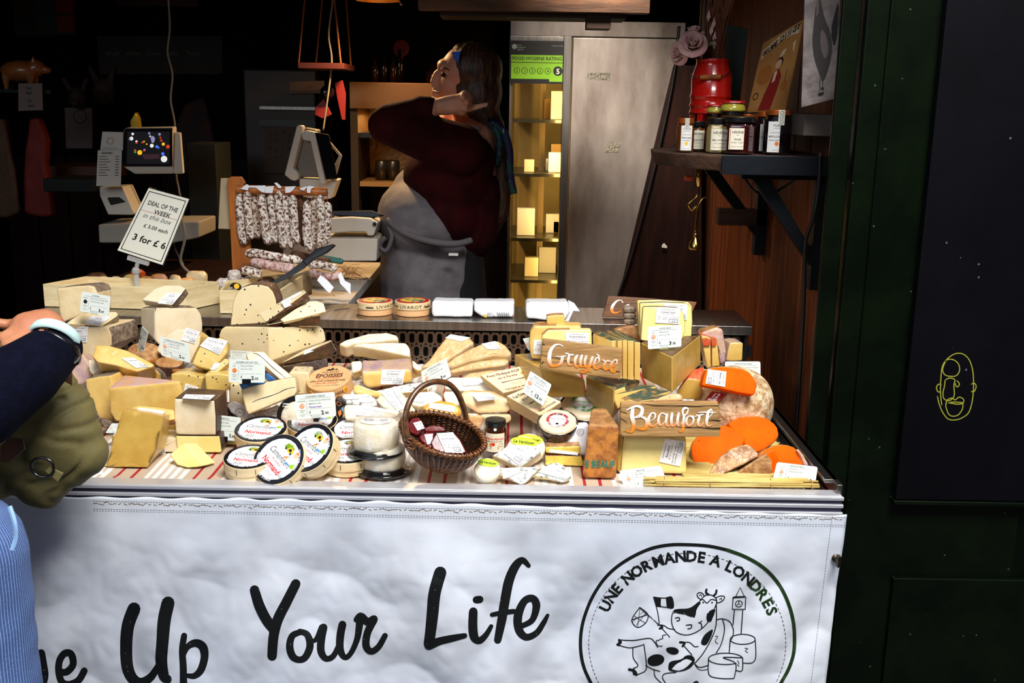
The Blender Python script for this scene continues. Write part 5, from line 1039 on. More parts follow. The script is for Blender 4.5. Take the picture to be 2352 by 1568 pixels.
g_ = SS('4', ('575,690 540,670 480,680 430,750 418,850 440,910 490,920 550,890 575,815', [14,12,26,40,46,40,24,36,34]), ('500,805 560,812 620,800', [8,14,10]), ('610,770 650,790 640,850 650,905 690,905', [14,20,30,26,10]), ('700,790 665,790 650,800', [16,20,10]), ('745,800 720,850 728,920 760,930 795,860', [28,32,28,12,12]), ('800,800 785,860 790,920 830,930', [28,32,28,10]),
 ('850,810 835,870 845,930 880,920 910,860', [28,30,24,12,12]), ('925,820 900,890 880,950 840,990 790,995 780,970 840,970 915,990', [28,32,26,18,10,8,8,6]), ('950,910 1000,870 1000,830 970,830 945,890 950,940 990,950 1030,920', [8,14,22,16,32,34,18,8]), ('975,780 1000,805', [10,22]), ('1040,850 1075,870 1060,920 1070,960 1110,960', [12,24,32,26,10]), ('1140,870 1100,860 1080,880', [16,20,10]), ('1145,945 1205,900 1210,855 1180,855 1145,900 1145,965 1175,990 1215,960', [8,14,22,16,32,34,22,8]))
sign('weathered wooden board painted Gruyère in white fading to peach', '4 345,600 800,655 1278,716 1268,900 1248,1085 780,1020 308,945 325,780', 2.15, (2,8), g_, SIGNW, cracks=SS('4', ('320,790 500,830 700,880 900,930 1240,990', [4,6,5,6,8]), ('340,660 360,670', 10), ('330,890 350,870', 10), ('1000,1040 1230,1070', [3,6])))
sign('dark wooden board with a painted capital C on the ledge behind the cheese slices', '4 1108,95 1600,125 2155,170 2060,372 1560,360 1042,345', 2.78, (0,14), SS('4', ('1280,175 1260,150 1210,160 1160,220 1155,280 1200,298 1260,275', [14,8,20,34,34,18,6]), ('1310,215 1350,200 1345,210', [6,14,8])), SIGNX)
# big blocks under the signs
H('large golden cheese block under the Gruyère board, its cut face towards the boxes', [('4 310,950 835,1085 842,1290 400,1290', 2.20), ('4 5,780 300,760 5,1150', 2.34), ('4 330,900 700,1000', 2.34)], ('gold','brown'), G6, rfun=lambda n, c: 0, bev=.004, name='cheese_block')
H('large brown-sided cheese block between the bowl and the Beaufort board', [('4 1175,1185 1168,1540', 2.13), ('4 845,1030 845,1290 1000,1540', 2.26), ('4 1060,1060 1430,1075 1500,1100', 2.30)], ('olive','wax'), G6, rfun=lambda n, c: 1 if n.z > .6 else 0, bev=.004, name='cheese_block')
H('big golden wedge with its sharp edge towards the viewer beneath the Comté slices', [('4 1862,815 1862,1240', 2.13), ('4 1490,640 1497,1062', 2.24), ('4 2195,555 2200,900', 2.30), ('4 1600,600', 2.30)], ('gold','brown'), G6, rfun=lambda n, c: 1 if n.z > .7 else 0, bev=.004, name='cheese_wedge')
H('golden block with red and orange label behind the spotted wheel', [('5 45,640 60,700 200,712 250,690 258,545 140,530', 2.22), ('5 150,470 280,425 285,540', 2.26)], ('gold','redlab'), G6, rfun=lambda n, c: 1 if n.z > .3 else 0, bev=.004, name='cheese_block')
# Gruyère pieces
cheese('yellow Gruyère piece with brown rind at the left behind its board', '4 238,442 500,446 788,452 792,540 760,700 700,880 440,860 205,838 175,660 188,530', 2.26, (-4,2), .055, ('yellow','tan'), (0,5,6,7,8), G6, ('4 232,618 400,622 400,790 230,785','Gruyere'), bev=.005, rough=.001, name='cheese_block')
cheese('film-wrapped Gruyère piece with sticker directly behind its board', '4 402,494 660,492 915,496 918,760 640,740 330,700 330,560', 2.21, (0,4), .03, ('butter','tan'), (0,6), G6, ('4 610,526 885,534 875,700 612,690','Gruyere Reserve'), bev=.004)
cheese('small yellow cheese piece standing on top of the Gruyère pieces', '4 385,335 490,322 592,320 607,436 495,445 388,432', 2.29, (0,2), .03, ('yellow','tan'), (0,1), G6, bev=.003, name='cheese_piece')
pricecard('pale price card peeping out behind the left Gruyère piece', '4 105,600 250,580 280,760 170,735', 2.36, (-20,4), 'GRUYERE', 'Fruity', "Raw Cow's Milk", '2.85')
for k, (a, lb_) in enumerate([('925,540 1215,620 1210,760 930,740','film-wrapped cheese slice with green printed rind nearest the Gruyère board'), ]):
    H(lb_, [('4 1150,625 1215,618 1218,1000 1150,1000', 2.195), ('4 925,540 1000,505', 2.27), ('4 930,740', 2.24)], ('yellow','wax'), 'green-printed slices behind the Gruyère board', rfun=lambda n, c: 1 if n.z > .55 else 0, name='cheese_slice')
gs = [((1222,1275),(620,1075),(950,540),'second from the board'),((1281,1335),(615,1080),(1010,520),'in the middle of the standing row'),((1340,1412),(622,1090),(1090,500),'second from the right of the row'),((1420,1490),(640,1092),(1180,500),'at the right end of the row')]
for (x0,x1),(y0,y1),(bx,by),w_ in gs:
    xm = (x0+x1)/2
    H('upright cheese slice with green printed rind, %s' % w_, [('4 %g,%g %g,%g %g,%g %g,%g' % (x0,y0,x1,y0+4,x1-4,y1,x0,y1-6), 2.185), ('4 %g,%g %g,%g' % (bx,by,bx+55,by+2), 2.30)], ('yellow','wax'), 'green-printed slices behind the Gruyère board', rfun=lambda n, c: 1 if n.z > .5 else 0, bev=.0015, name='cheese_slice')
# leaning slices behind the Beaufort board
bs = [('615,262 1000,125 1160,150 640,322', '640,322 660,440 720,440 1150,180', 'rearmost'), ('700,300 1060,160 1195,185 760,340', '760,345 770,440 1190,210', 'second from the back'), ('790,320 1180,185 1345,205 900,345', '900,350 900,440 1340,240', 'third from the back'), ('900,340 1180,262 1290,258 1100,340', '980,345 1250,300 1250,400', 'nearest the board')]
for k, (a, c2, w_) in enumerate(bs):
    H('leaning cheese slice with green printed rind behind the Beaufort board, %s' % w_, [('d '+a.split()[0]+' '+a.split()[3]+' '+' '.join(c2.split()[:2]), 2.10-.022*k), ('d '+' '.join(a.split()[1:3])+' '+c2.split()[-1], 2.17-.022*k)], ('yellow','wax'), 'leaning slices behind the Beaufort board', rfun=lambda n, c: 1 if n.z > .55 else 0, bev=.0015, name='cheese_slice')
topc('film-wrapped peach rind piece over the right end of the Beaufort board', 'd 1100,345 1240,280 1360,240 1470,245 1510,290 1505,340 1300,350', 2.03, 20, .05, ('peach','mauve'), bev=.006, group=G6, name='cheese_piece')
cheese('yellow wrapped slice under the rearmost leaning slices', 'd 620,200 760,150 780,240 700,330 640,420 610,330', 2.13, (-10,4), .05, ('yellow','wax'), (0,1), G6, bev=.003, name='cheese_slice')
# Comté vieux slices
G7 = 'aged Comté slices standing on the big golden wedge'
for k, (p_, Y, w_, stq) in enumerate([('1452,145 1700,140 2050,165 2095,220 2102,400 2090,560 1800,590 1470,560', 2.34, 'rearmost slice with browned rind', None), ('1482,180 1760,170 2030,182 2088,240 2096,420 2088,602 1800,610 1485,590', 2.30, 'middle slice, part of its sticker showing', '4 1765,185 2040,200 2030,380 1760,380'), ('1520,225 1700,222 1935,236 1990,290 2012,400 2014,520 1985,600 1900,655 1700,650 1495,622', 2.25, 'foremost slice with a full sticker', '4 1680,234 1958,242 1942,430 1662,415')]):
    cheese('aged Comté %s' % w_, '4 '+p_, Y, (2,6), .018, ('butter','dark'), (0,1,2,3,4,5) if k < 2 else (0,1,2,3,4,5,6), G7, (stq,'Comte Vieux') if stq else None, bev=.003, name='cheese_slice')
for k, (y, w_) in enumerate([(235,'top'),(305,'middle'),(375,'bottom')]):
    cheese('brown-rinded cheese slice, %s of the little stack left of the Comté slices' % w_, '4 1300,%d 1370,%d 1440,%d 1440,%d 1360,%d 1285,%d' % (y,y-4,y+4,y+66,y+72,y+60), 2.36, (0,2), .03, ('grey','tan'), (), G7, bev=.004, name='cheese_slice')
cheese('thick mottled cheese stump below the little stack of slices', '4 1320,450 1440,440 1500,600 1480,640 1400,600 1180,500', 2.34, (0,10), .06, ('tan','tan'), 'all', G6, bev=.006, name='cheese_piece')
pricecard('white price card reading 3.78 propped before the aged Comté slices', '4 1580,460 1972,438 1968,694 1575,726', 2.17, (0,6), 'COMTE VIEUX', 'Milky & Nutty', "Raw Cow's Milk", '3.78')
# right edge
cheese('film-wrapped wedge with red rind label, left of the standing pair', '5 250,175 300,185 330,200 332,440 300,455 270,300', 2.36, (0,0), .05, ('yellow','redlab'), (0,1), G6, bev=.003)
cheese('film-wrapped wedge with red rind label, right of the standing pair', '5 338,200 380,205 405,430 340,440', 2.36, (0,0), .05, ('yellow','redlab'), (0,), G6, bev=.003)
cheese('lumpy film-wrapped rind above the pair of standing wedges', '5 245,190 255,150 330,125 380,108 430,130 455,300 455,400 405,420 385,215 330,190', 2.38, (0,4), .05, ('mauve','tan'), 'all', G6, bev=.006, rough=.006, name='cheese_piece')
for q, m_ in (('5 255,205 300,200 330,215 325,262 270,262', 0), ('5 335,200 378,205 378,262 342,262', 0)):
    f0 = P(*cen(K(q)), 2.355); mk('rind_label', qplane(q, f0, (0,-1,0)), [tuple(range(len(K(q))))], RI['redlab'], None, [o for o in COL.objects if o.get('label','').startswith('film-wrapped wedge with red rind label, '+('left' if '255,205' in q else 'right'))][0])
cheese('film-wrapped wedge standing alone nearest the right plank wall', '5 490,240 540,235 598,240 590,388 500,392 455,385 470,300', 2.42, (8,0), .05, ('yellow','mauve'), (5,6,0,1), G6, bev=.004)
pricecard('price card for extra-aged Comté behind the orange wedge', '5 446,392 736,392 738,570 450,566', 2.32, (0,4), 'COMTE EXTRA VIEUX', 'Milky, Nutty with hints of Caramel', "Raw Cow's Milk", '4.35')
cheese('bright orange Mimolette wedge with sideways sticker on top of the spotted wheel', '5 258,590 275,510 300,452 360,436 432,431 520,438 592,450 650,478 708,560 705,610 686,670 560,650 400,612', 2.16, (2,20), .035, ('orange','mite'), (2,3,4,5,6,7,8), 'orange Mimolette pieces', ('5 458,474 446,600 288,572 305,455','Mimolette 12 mois'), bev=.004)
c = P(1540+515/3.564, 720+745/3.564, 2.26); par = thing('whole_cheese', 'whole pitted pale Mimolette wheel with a red 12-month label', 'cheese', (c.x, c.y, c.z-.08), 'orange Mimolette pieces')
b = MB(); prof = [(0,-.079)]+[(.088*math.cos(t)**.62 if math.cos(t) > 0 else 0, .079*math.sin(t)) for t in [x*math.pi/24-math.pi/2+.065 for x in range(24)]]+[(0,.079)]
b.lathe(prof, c, (0,-.25,1), 56, rip=lambda a, z: .012*noise.noise(Vector((math.cos(a)*2, math.sin(a)*2, z*20)))); o = b.build('wheel_body', RI['mite'], par, smooth=True)
lbq = qplane('5 340,635 455,655 385,722 275,712', c+Vector((-.045,-.073,.05)), nrm(-28,38)); Q = Quad(lbq, .0006)
lab = mk('label', lbq+[v-Q.n*.004 for v in lbq], [(0,1,2,3),(7,6,5,4),(0,4,5,1),(1,5,6,2),(2,6,7,3),(3,7,4,0)], M('dark_red_label', (150,24,28), .4, coat=.4), None, par)
prt(Q, [('t','12',.5,.42,.62,'c',9,.04), ('t','MOIS',.5,.08,.32,'c',9,.04)], 'print', lab, PM, 1)
G8 = 'orange Mimolette pieces'
cheese('large orange Mimolette cut face with film and a thin rind rim, left of the others', '5 165,1110 178,1050 220,1000 330,955 412,915 460,912 505,932 580,980 615,1020 600,1070 480,1180 400,1260 340,1305 310,1332 240,1308 185,1240', 2.09, (-6,30), .05, ('orange','mite2'), (0,1,13,14,15,16,12,11), G8, bev=.005, name='half_cheese')
cheese('orange Mimolette half standing behind the others against the spotted wheel', '5 470,905 520,870 560,850 620,842 690,838 750,845 805,862 850,895 878,930 892,990 880,1020 850,1055 780,1110 710,1140 640,1110 600,1060', 2.15, (6,28), .05, ('orange','mite2'), (7,8,9,10,11,12), G8, bev=.005, name='half_cheese')
cheese('mottled rind side of a Mimolette quarter lying at the front', '5 300,1368 325,1290 362,1220 420,1155 480,1110 550,1080 622,1064 680,1095 718,1140 722,1166 600,1232 480,1290 380,1340', 2.02, (-8,36), .03, ('mite2','dark'), 'all', G8, bev=.006, bseg=3)
H('mottled Mimolette quarter with an orange cut side by the price card', [('5 525,1310 545,1360 700,1362 835,1362 830,1200 782,1148', 2.01), ('5 600,1232 700,1168 800,1130 850,1115 895,1190 875,1260', 2.05)], ('mite2','orange'), G8, rfun=lambda n, c: 1 if n.x > .3 else 0, bev=.004)
cheese('dark orange Mimolette half at the right edge of the tray', '5 718,1168 750,1130 800,1098 850,1078 905,1070 960,1075 1010,1092 1060,1140 1088,1190 1105,1240 980,1262 850,1215', 2.06, (0,24), .05, ('orange','mite2'), (4,5,6,7,8,0,1,2,3), G8, bev=.005, name='half_cheese')
f = cheese('wad of clear film with pinkish rind beside the dark orange half', '5 1040,1110 1090,1160 1140,1245 1100,1250 1075,1180', 2.05, (10,20), .03, ('mauve','mauve'), 'all', None, bev=.006, rough=.006, name='cheese_piece')
pricecard('price card for Mimolette tucked in the reed mat at the right corner', '5 872,1215 1206,1254 1184,1400 835,1368', 1.975, (-4,10), 'MIMOLETTE VIEILLE', 'Sweet & Fruity', "Pasteurised Cow's Milk", '4.10', region='LILLE')
# reed mat
REED = M('dry_reed', (226,200,120), .5, c2=(196,164,86), ns=60, st=(.2,1,1)); b = MB(); x0, x1 = P(1560,1100,2.0).x, P(1868,1100,2.0).x
for k in range(34):
    y = 1.985+k*.0088; zz = TRAYZ(Vector((0,y,0)))+.008; xa = x0-.004*rnd.random()+.01; xb = x1-.012*rnd.random()-.012; b.tube([(xa,y,zz),((xa+xb)/2,y+.001*rnd.uniform(-1,1),zz+.001*rnd.random()),(xb,y,zz)], .0024+.0006*rnd.random(), 6)
xl = P(1478,1110,1.96).x; xr = P(1876,1112,1.96).x
for k in range(15):
    z0 = ZF+.009+.0042*(k // 5)+.001*rnd.random(); y = 1.942+.0055*(k % 5); xa = xl+.03*rnd.random()*(k % 3); xb = xr-.02*rnd.random()*(k % 4)
    b.tube([(xa,y,z0),(xa*.6+xb*.4,y+.002*rnd.uniform(-1,1),z0+.0035*rnd.uniform(-.2,1)),(xa*.3+xb*.7,y,z0+.002*rnd.random()),(xb,y,z0+.003*rnd.random())], .0022+.0006*rnd.random(), 6)
rm = b.build('reed_mat', [REED], None, smooth=True); tagit(rm, 'straw-coloured reed mat under the orange cheeses at the right front', 'mat')
for x in (xl+.04, xl+.13, xl+.25, xl+.33):
    b = MB(); b.tube([(x+.002*math.cos(t), 1.953+.017*math.cos(t), ZF+.011+.010*math.sin(t)) for t in [q*.5236 for q in range(13)]], .0012, 5, cap=False); b.build('tie_thread', M('twine', (170,130,80), .8), rm)

# ======== on the ledge ========
LV = 'round Livarot boxes on the ledge'
REDTOP = M('red_top_label', (200,30,40), .35, coat=.3, c2=(60,130,120), ns=55, lo=.54, hi=.6)
for lb_, cx, txt_, aoff in (('round wooden Livarot box at the left with its lettering partly turned away', 861, 'LIVAROT AOP', .25), ('round wooden Livarot box touching the wrapped white packet', 948, 'LIVAROT AOP', -.62)):
    c = P(cx, 690, 2.79); h = c.z-ZL-.001; par, Q, fr, lb = roundbox(lb_, cx, 690, 2.79, (0,0,1), 0, r=.0485, h=h, lid=h*.52, kind='x', group=LV)
    wrap_text(txt_, fr, .0485, aoff-.05, -h*.38, .0115, par, INK(), .0, 'side_print', 1.25)
    c, n, R_, U_ = fr; V = []; F = []
    for zz in (-.26, -.33):
        for a0 in (aoff-.62, aoff+1.45):
            nb = len(V)
            for k in range(7):
                a = a0+k*.07; u = R_*math.sin(a)-U_*math.cos(a); V += [c+u*.0492+n*h*zz, c+u*.0492+n*(h*zz-.0016)]
            F += [(nb+2*k, nb+2*k+2, nb+2*k+3, nb+2*k+1) for k in range(6)]
    mk('side_line_print', V, F, INK(), None, par)
    b = MB(); b.lathe([(0,.0012),(.045,.0012),(.0455,.0004)], c, n, 48); b.lathe([(0,.0018),(.034,.0018)], c, n, 48, 1); o = b.build('top_label', [REDTOP, M('gold_and_teal_print', (240,190,60), .4, c2=(40,110,120), ns=60, lo=.5, hi=.56)], par)
PKW = M('waxed_white_paper', (238,238,240), .5, bump=.5, bs=25, coat=.2)
def packet(label, pts, Y, t, marks):
    par = thing('wrapped_cheese_packet', label, 'cheese packet', Vector((P(*cen(K(pts)), Y).x, Y, ZL+.002)), 'white paper packets on the ledge'); f = slab('paper_wrap', pts, Y, nrm(0,4), t, PKW, (), par, bev=.006, bseg=3); organic(f.o, .0035, 26, 4)
    if marks: marks(f, par)
    return f
def m2(f, par):
    Q = Quad(qplane('3 1590,255 1985,265 1975,325 1650,330', f.p+f.n*.003, f.n), .0006); it = [('t','la Ross',.22,.62,.25,'l',0,.02), ('r',.05,.1,.14,.5,6), ('o',.17,.1,.26,.5,.06,1), ('t','CE',.32,.12,.35,'l',0,.02)]
    for k in range(16): it.append(('r',.5+k*.022,.08,.5+k*.022+(.006 if k % 3 else .014),.85,0))
    it.append(('c',.96,.45,.1,3)); prt(Q, it, 'print', par, PM, 1)
def topm(q, col, z0): 
    def f_(f, par):
        pts_ = [PZ(x, y, z0) for x, y in K(q)]; mk('print', pts_, [tuple(range(len(pts_)))], col, None, par)
    return f_
packet('white paper-wrapped packet next to the Livarot boxes', '3 1092,165 1105,140 1300,150 1525,150 1535,190 1530,335 1300,340 1100,335 1088,270', 2.745, .085, None)
packet('white paper-wrapped packet printed with a barcode', '3 1545,150 1760,150 1985,152 1982,200 1978,322 1670,330 1640,320 1545,262', 2.75, .08, m2)
f = packet('white paper-wrapped packet at the right with an open folded end', '4 140,180 170,170 400,170 640,172 655,300 600,400 400,390 150,362 138,260', 2.72, .09, None)
b = MB(); A = [P(x, y, Y) for (x, y), Y in zip(K('4 640,150 710,185 775,282 700,268 640,400 590,400 660,300'), (2.76,2.755,2.75,2.74,2.735,2.73,2.74))]; c = sum(A, Vector())/7
mk('folded_flap', A+[c], [(i, (i+1) % 7, 7) for i in range(7)], PKW, None, f.o.parent, solid=.002)
# ======== crates and salami rack on the left ========
CRW = M('pale_crate_wood', (232,214,170), .6, c2=(214,190,140), ns=8, st=(1,1,8), bump=.15, bs=40, spots=((190,150,80), 16, .12, .25))
CRD = M('shaded_crate_wood', (150,136,104), .7, c2=(120,104,76), ns=8, st=(1,1,8), bump=.2, bs=40)  # crate wood greyed to put shade into the right side panel
ZT = ZL+.0015
b = MB(); b.box((-.86,YL+.23,ZL-.03), (-.47,3.72,ZL)); b.box((XL,YL+.23,ZL-.03), (-.862,3.72,ZL), 1); b.box((XL+.05,YL+.3,.12), (-.55,3.6,ZL-.03), 1)  # left part of the top coloured dark to stand in for shade behind the crate
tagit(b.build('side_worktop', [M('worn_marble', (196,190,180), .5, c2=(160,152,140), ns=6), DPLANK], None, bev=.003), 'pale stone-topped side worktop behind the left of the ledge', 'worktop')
def crate(label, corners, ztop, zb, mats, wt=.008, group='shallow wooden crates behind the cheeses'):
    """corners: four photo points of the rim; walls with real thickness"""
    A = [PZ(x, y, ztop) for x, y in corners]; par = thing('wooden_crate', label, 'crate', (sum(a.x for a in A)/4, sum(a.y for a in A)/4, zb), group); cc = sum(A, Vector())/4
    for i in range(4):
        a, c = A[i], A[(i+1) % 4]; ia = a+(cc-a).normalized()*wt*1.4; ic = c+(cc-c).normalized()*wt*1.4
        V = [Vector((p.x,p.y,z)) for z in (zb, ztop) for p in (a, c, ic, ia)]
        mk('side_board', V, [(0,1,2,3),(7,6,5,4),(0,4,5,1),(1,5,6,2),(2,6,7,3),(3,7,4,0)], mats, None, par, bev=.001)
    V = [Vector((p.x,p.y,z)) for z in (zb+.001, zb+.006) for p in [a+(cc-a)*.03 for a in A]]
    mk('bottom_board', V, [(0,1,2,3),(7,6,5,4),(0,4,5,1),(1,5,6,2),(2,6,7,3),(3,7,4,0)], mats, None, par); return A, cc
A1, c1 = crate('long pale wooden crate filled with small cheeses at the back left', [(98,652),(425,661),(503,646),(196,634)], ZT+.062, ZT, CRW)
A2, c2 = crate('wooden crate of net-wrapped sausages beside the long cheese crate', [(503,667),(642,668),(710,622),(520,645)], ZT+.062, ZT, CRW)
mk('back_flap', [P(642,645,2.92), P(711,618,3.06), P(711,678,3.06), P(646,700,2.92)]+[v+Vector((.006,.006,0)) for v in (P(642,645,2.92), P(711,618,3.06), P(711,678,3.06), P(646,700,2.92))], [(0,1,2,3),(7,6,5,4),(0,4,5,1),(1,5,6,2),(2,6,7,3),(3,7,4,0)], CRD, None, [o for o in COL.objects if o.get('label','').startswith('wooden crate of net')][0])
ZC = ZT+.008
def lump(name, label, cat, px, py, Y, r_, m_, group=None, n=26, amp=.003, rot=0):
    bm = bmesh.new(); bmesh.ops.create_icosphere(bm, subdivisions=4, radius=1); c = P(px, py, Y); R_ = Matrix.Rotation(rot, 3, 'Z')
    for v in bm.verts:
        q = Vector((abs(v.co.x)**.7*math.copysign(1,v.co.x)*r_[0], abs(v.co.y)**.7*math.copysign(1,v.co.y)*r_[1], abs(v.co.z)**.7*math.copysign(1,v.co.z)*r_[2])); q += v.co*amp*noise.noise(q*60+c*9); v.co = c + R_ @ q
    V = [v.co.copy() for v in bm.verts]; F = [tuple(v.index for v in f.verts) for f in bm.faces]; bm.free()
    return tagit(mk(name, V, F, m_, None, None, smooth=True), label, cat, group)
GC = 'small cheeses in the long crate'
for nm, lb_, px, py, Y, r_, m_, rot in [
 ('cheese_piece','dark brown wrapped cheese piece at the left in the long crate',222,645,3.14,(.032,.03,0.026),RI['dark'],.3),
 ('cheese_piece','cream cheese piece right of the dark brown one in the crate',238,652,3.10,(.018,.02,0.022),PA['cream'],0),
 ('cheese_piece','pale flat cheese piece in the left middle of the crate',268,652,3.12,(.018,.03,0.022),PA['ivory'],.4),
 ('cheese_block','square yellow cheese block at the centre of the long crate',300,649,3.09,(.024,.02,0.024),PA['butter'],0),
 ('cheese_piece','peach cheese piece right of the square yellow block in the crate',335,652,3.10,(.02,.02,0.023),RI['peach'],0),
 ('cheese_piece','reddish orange wrapped cheese knob highest in the long crate',316,636,3.14,(.022,.02,0.024),M('red_orange_rind',(206,96,44),.35,coat=.6,cb=.8),-.2),
 ('cheese_piece','pale mottled cheese piece behind the peach one in the crate',365,647,3.15,(.026,.03,0.024),RI['pink'],.3),
 ('cheese_piece','small pointed cream cheese before the last block in the crate',403,649,3.12,(.016,.026,0.024),PA['cream'],.6),
 ('cheese_block','cream wrapped cheese block raised at the right end of the long crate',452,640,3.16,(.032,.02,0.025),PA['cream'],.05),
 ('cheese_piece','flat yellow cheese under the raised block in the crate',428,653,3.12,(.022,.02,0.020),RI['peach'],0)]:
    lump(nm, lb_, 'cheese', px, py, Y, r_, m_, GC, rot=rot)
SAL = M('mould_dusted_salami', (240,232,220), .75, c2=(96,46,30), ns=120, lo=.46, hi=.58, bump=.8, bs=150)
SALB = M('brown_salami', (92,52,30), .7, c2=(60,34,20), ns=60, bump=.7, bs=120)
SALN = M('netted_salami', (226,218,206), .7, c2=(150,110,96), ns=110, lo=.45, hi=.7, bump=.9, bs=90)
SLY = M('pinkish_salami', (216,190,184), .75, c2=(150,90,80), ns=90, lo=.42, hi=.62, bump=.7, bs=130)
def salami(label, pts, Ys, r, m_, group, name='dry_sausage', string=None):
    q = [P(x, y, Y) for (x, y), Y in zip(pts, Ys)]; q = spline(q, 7); L_ = len(q)
    rs = [r*min(1, max(.12, math.sin(min(1, (k+.3)/(L_*.14))*1.57)), max(.12, math.sin(min(1, (L_-k-.7)/(L_*.12))*1.57)))*(1+.05*noise.noise(Vector((k*.5, pts[0][0], 0)))) for k in range(L_)]
    rs = [min(a, r*max(.15, math.sin(min(1, (L_-k-.6)/(L_*.13))*1.57))) for k, a in enumerate(rs)]
    b = MB(); b.tube(q, rs, 14); 
    if string:
        par = thing(name, label, 'sausage', (q[-1].x, q[-1].y, min(v.z for v in q)-r*.3), group); b.build('sausage_body', m_, par, smooth=True)
        b2 = MB(); b2.tube([q[0], P(string[0], string[1], Ys[0])], .0011, 5); b2.build('string', RED if string[2] else M('white_string',(230,226,215),.8), par); return par
    return tagit(b.build(name, m_, None, smooth=True), label, 'sausage', group)
GS = 'dry sausages hanging from the wooden rod'
hang = [('330,290 325,420 335,560 345,700 385,848',0),('405,272 405,400 420,560 430,680 445,792',0),('482,268 480,400 490,560 505,680 540,778',0),('562,295 562,420 585,560 600,700 635,850',0),('655,290 665,420 680,560 690,700 700,832',0),
 ('738,262 740,400 760,560 775,720 795,890',0),('808,295 815,420 830,560 840,720 880,892',0),('885,312 890,440 900,580 905,700 940,835',1),('958,290 970,420 975,560 980,700 1010,860',0),('1042,368 1040,500 1035,640 1040,780 1080,912',1),
 ('1118,325 1118,450 1110,600 1110,740 1110,895',0),('1172,305 1185,440 1190,560 1190,700 1185,868',1),('1250,385 1258,480 1255,600 1245,720 1235,838',1)]
ord_ = ['first sausage from the wooden post','second sausage from the post','third sausage from the post','fourth sausage from the post','fifth sausage from the post','sixth sausage from the post','seventh, with a purplish top','eighth from the post, on a red string','brown unfloured ninth sausage','tenth from the post, hung lower on a red string','eleventh from the post, behind its neighbours','second sausage from the free end of the rod','last sausage at the free end of the rod']
for k, (s, red) in enumerate(hang):
    pts = K('e '+s); yy = 3.03 + (.022 if k in (2, 8, 10) else (-.012 if k % 2 else 0))
    salami('mould-dusted hanging dry sausage, '+ord_[k] if k != 8 else 'hanging dry sausage, '+ord_[k], pts, [yy]*5, .0128 if k != 1 else .0115, SALB if k == 8 else SAL, GS, string=(pts[0][0]+(0 if k != 12 else 2), 437+(.02*(pts[0][0]-540)), red))
par = thing('sausage_rack', 'orange-brown wooden post and rod holding the row of sausages', 'rack', P(550,640,3.03)-Vector((0,0,.05)))
OW = M('varnished_orange_wood', (186,108,40), .4, c2=(150,82,28), ns=6, st=(4,4,.6), bump=.15, coat=.3)
slab('post', 'e 190,150 225,120 340,122 385,190 345,230 330,420 440,860 435,1110 245,1110 215,500', 3.035, nrm(8,0), .028, OW, (), par, bev=.003)
b = MB(); b.tube([P(545,434,3.03), P(751,441,3.03)], .0125, 20); b.build('rod', OW, par, smooth=False, bev=.001)
TG = M('white_tag_paper', (232,234,240), .6)
for k, (s, lb_) in enumerate([('335,245 400,195 430,215 410,262 370,255','folded white paper tag nearest the post'),('410,215 600,210 590,290 540,270 500,235 420,232','long white paper tag draped on the rod'),('600,225 690,215 670,292 595,288','square white paper tag hanging from the rod'),('690,185 720,180 770,225 760,240 735,238','white paper tag sticking up from the rod'),('805,225 920,218 890,260 860,285 810,290','white paper tag in the middle of the rod'),('960,240 1040,220 1010,262 975,258','small white paper tag right of the middle'),('1035,230 1060,215 1120,225 1080,250 1070,290 1040,288','white paper tag nearest the free end of the rod')]):
    f = slab('paper_tag', 'e '+s, 3.012, nrm(0,20), .0012, TG, (), None, bev=0); tagit(f.o, lb_, 'tag', 'paper tags on the sausage rod')
LYG = 'dry sausages lying below the rack'
salami('brown and white dry sausage lying topmost below the rack', K('e 385,945 480,925 640,955 800,980 990,1010'), [2.98,2.97,2.96,2.96,2.97], .0125, SAL, LYG)
salami('pinkish dry sausage lying second below the rack', K('e 430,1020 560,1040 700,1070 850,1090 900,1100'), [2.97,2.95,2.94,2.94,2.94], .0145, SLY, LYG)
salami('short dry sausage lying at the left below the rack', K('e 345,1110 420,1115 500,1140 560,1160'), [2.95,2.94,2.93,2.93], .013, SAL, LYG)
salami('mould-dusted dry sausage lying right of the black knife', K('e 1050,1050 1150,1050 1250,1070 1360,1090'), [3.0,2.99,2.98,2.98], .0125, SAL, LYG)
salami('reddish dry sausage lying right of the knife under the dusted one', K('e 1060,1120 1180,1160 1300,1180 1420,1150'), [2.99,2.98,2.98,2.99], .012, SLY, LYG)
salami('dark dry sausage lying behind the black knife', K('e 860,950 950,940 1050,965 1200,1010 1290,1010'), [3.05,3.05,3.05,3.05,3.05], .012, SALB, LYG)
GN = 'net-wrapped sausages in the crate'
for lb_, px, py, r_ in (('white net-wrapped sausage with a tied knob on top in the crate', 539, 634, (.019,.02,.02)), ('white net-wrapped sausage at the left end of the crate', 515, 652, (.02,.02,.018)), ('white net-wrapped sausage carrying the round black label', 545, 655, (.028,.03,.022)), ('white net-wrapped sausage at the right of the black label', 580, 648, (.026,.026,.02)), ('brown sausage with black wrapper at the crate corner', 610, 650, (.024,.03,.017))):
    lump('netted_sausage', lb_, 'sausage', px, py, 2.99, r_, SALN if 'brown' not in lb_ else RI['dark'], GN, amp=.006)
f = slab('sausage_label', 'e 210,1330 215,1270 250,1240 300,1240 340,1265 345,1300 320,1335', 2.895, nrm(0,8), .001, BLKP, (), None, bev=0, rnd=1); tagit(f.o, 'round black label with a gold disc on a net-wrapped sausage', 'label')
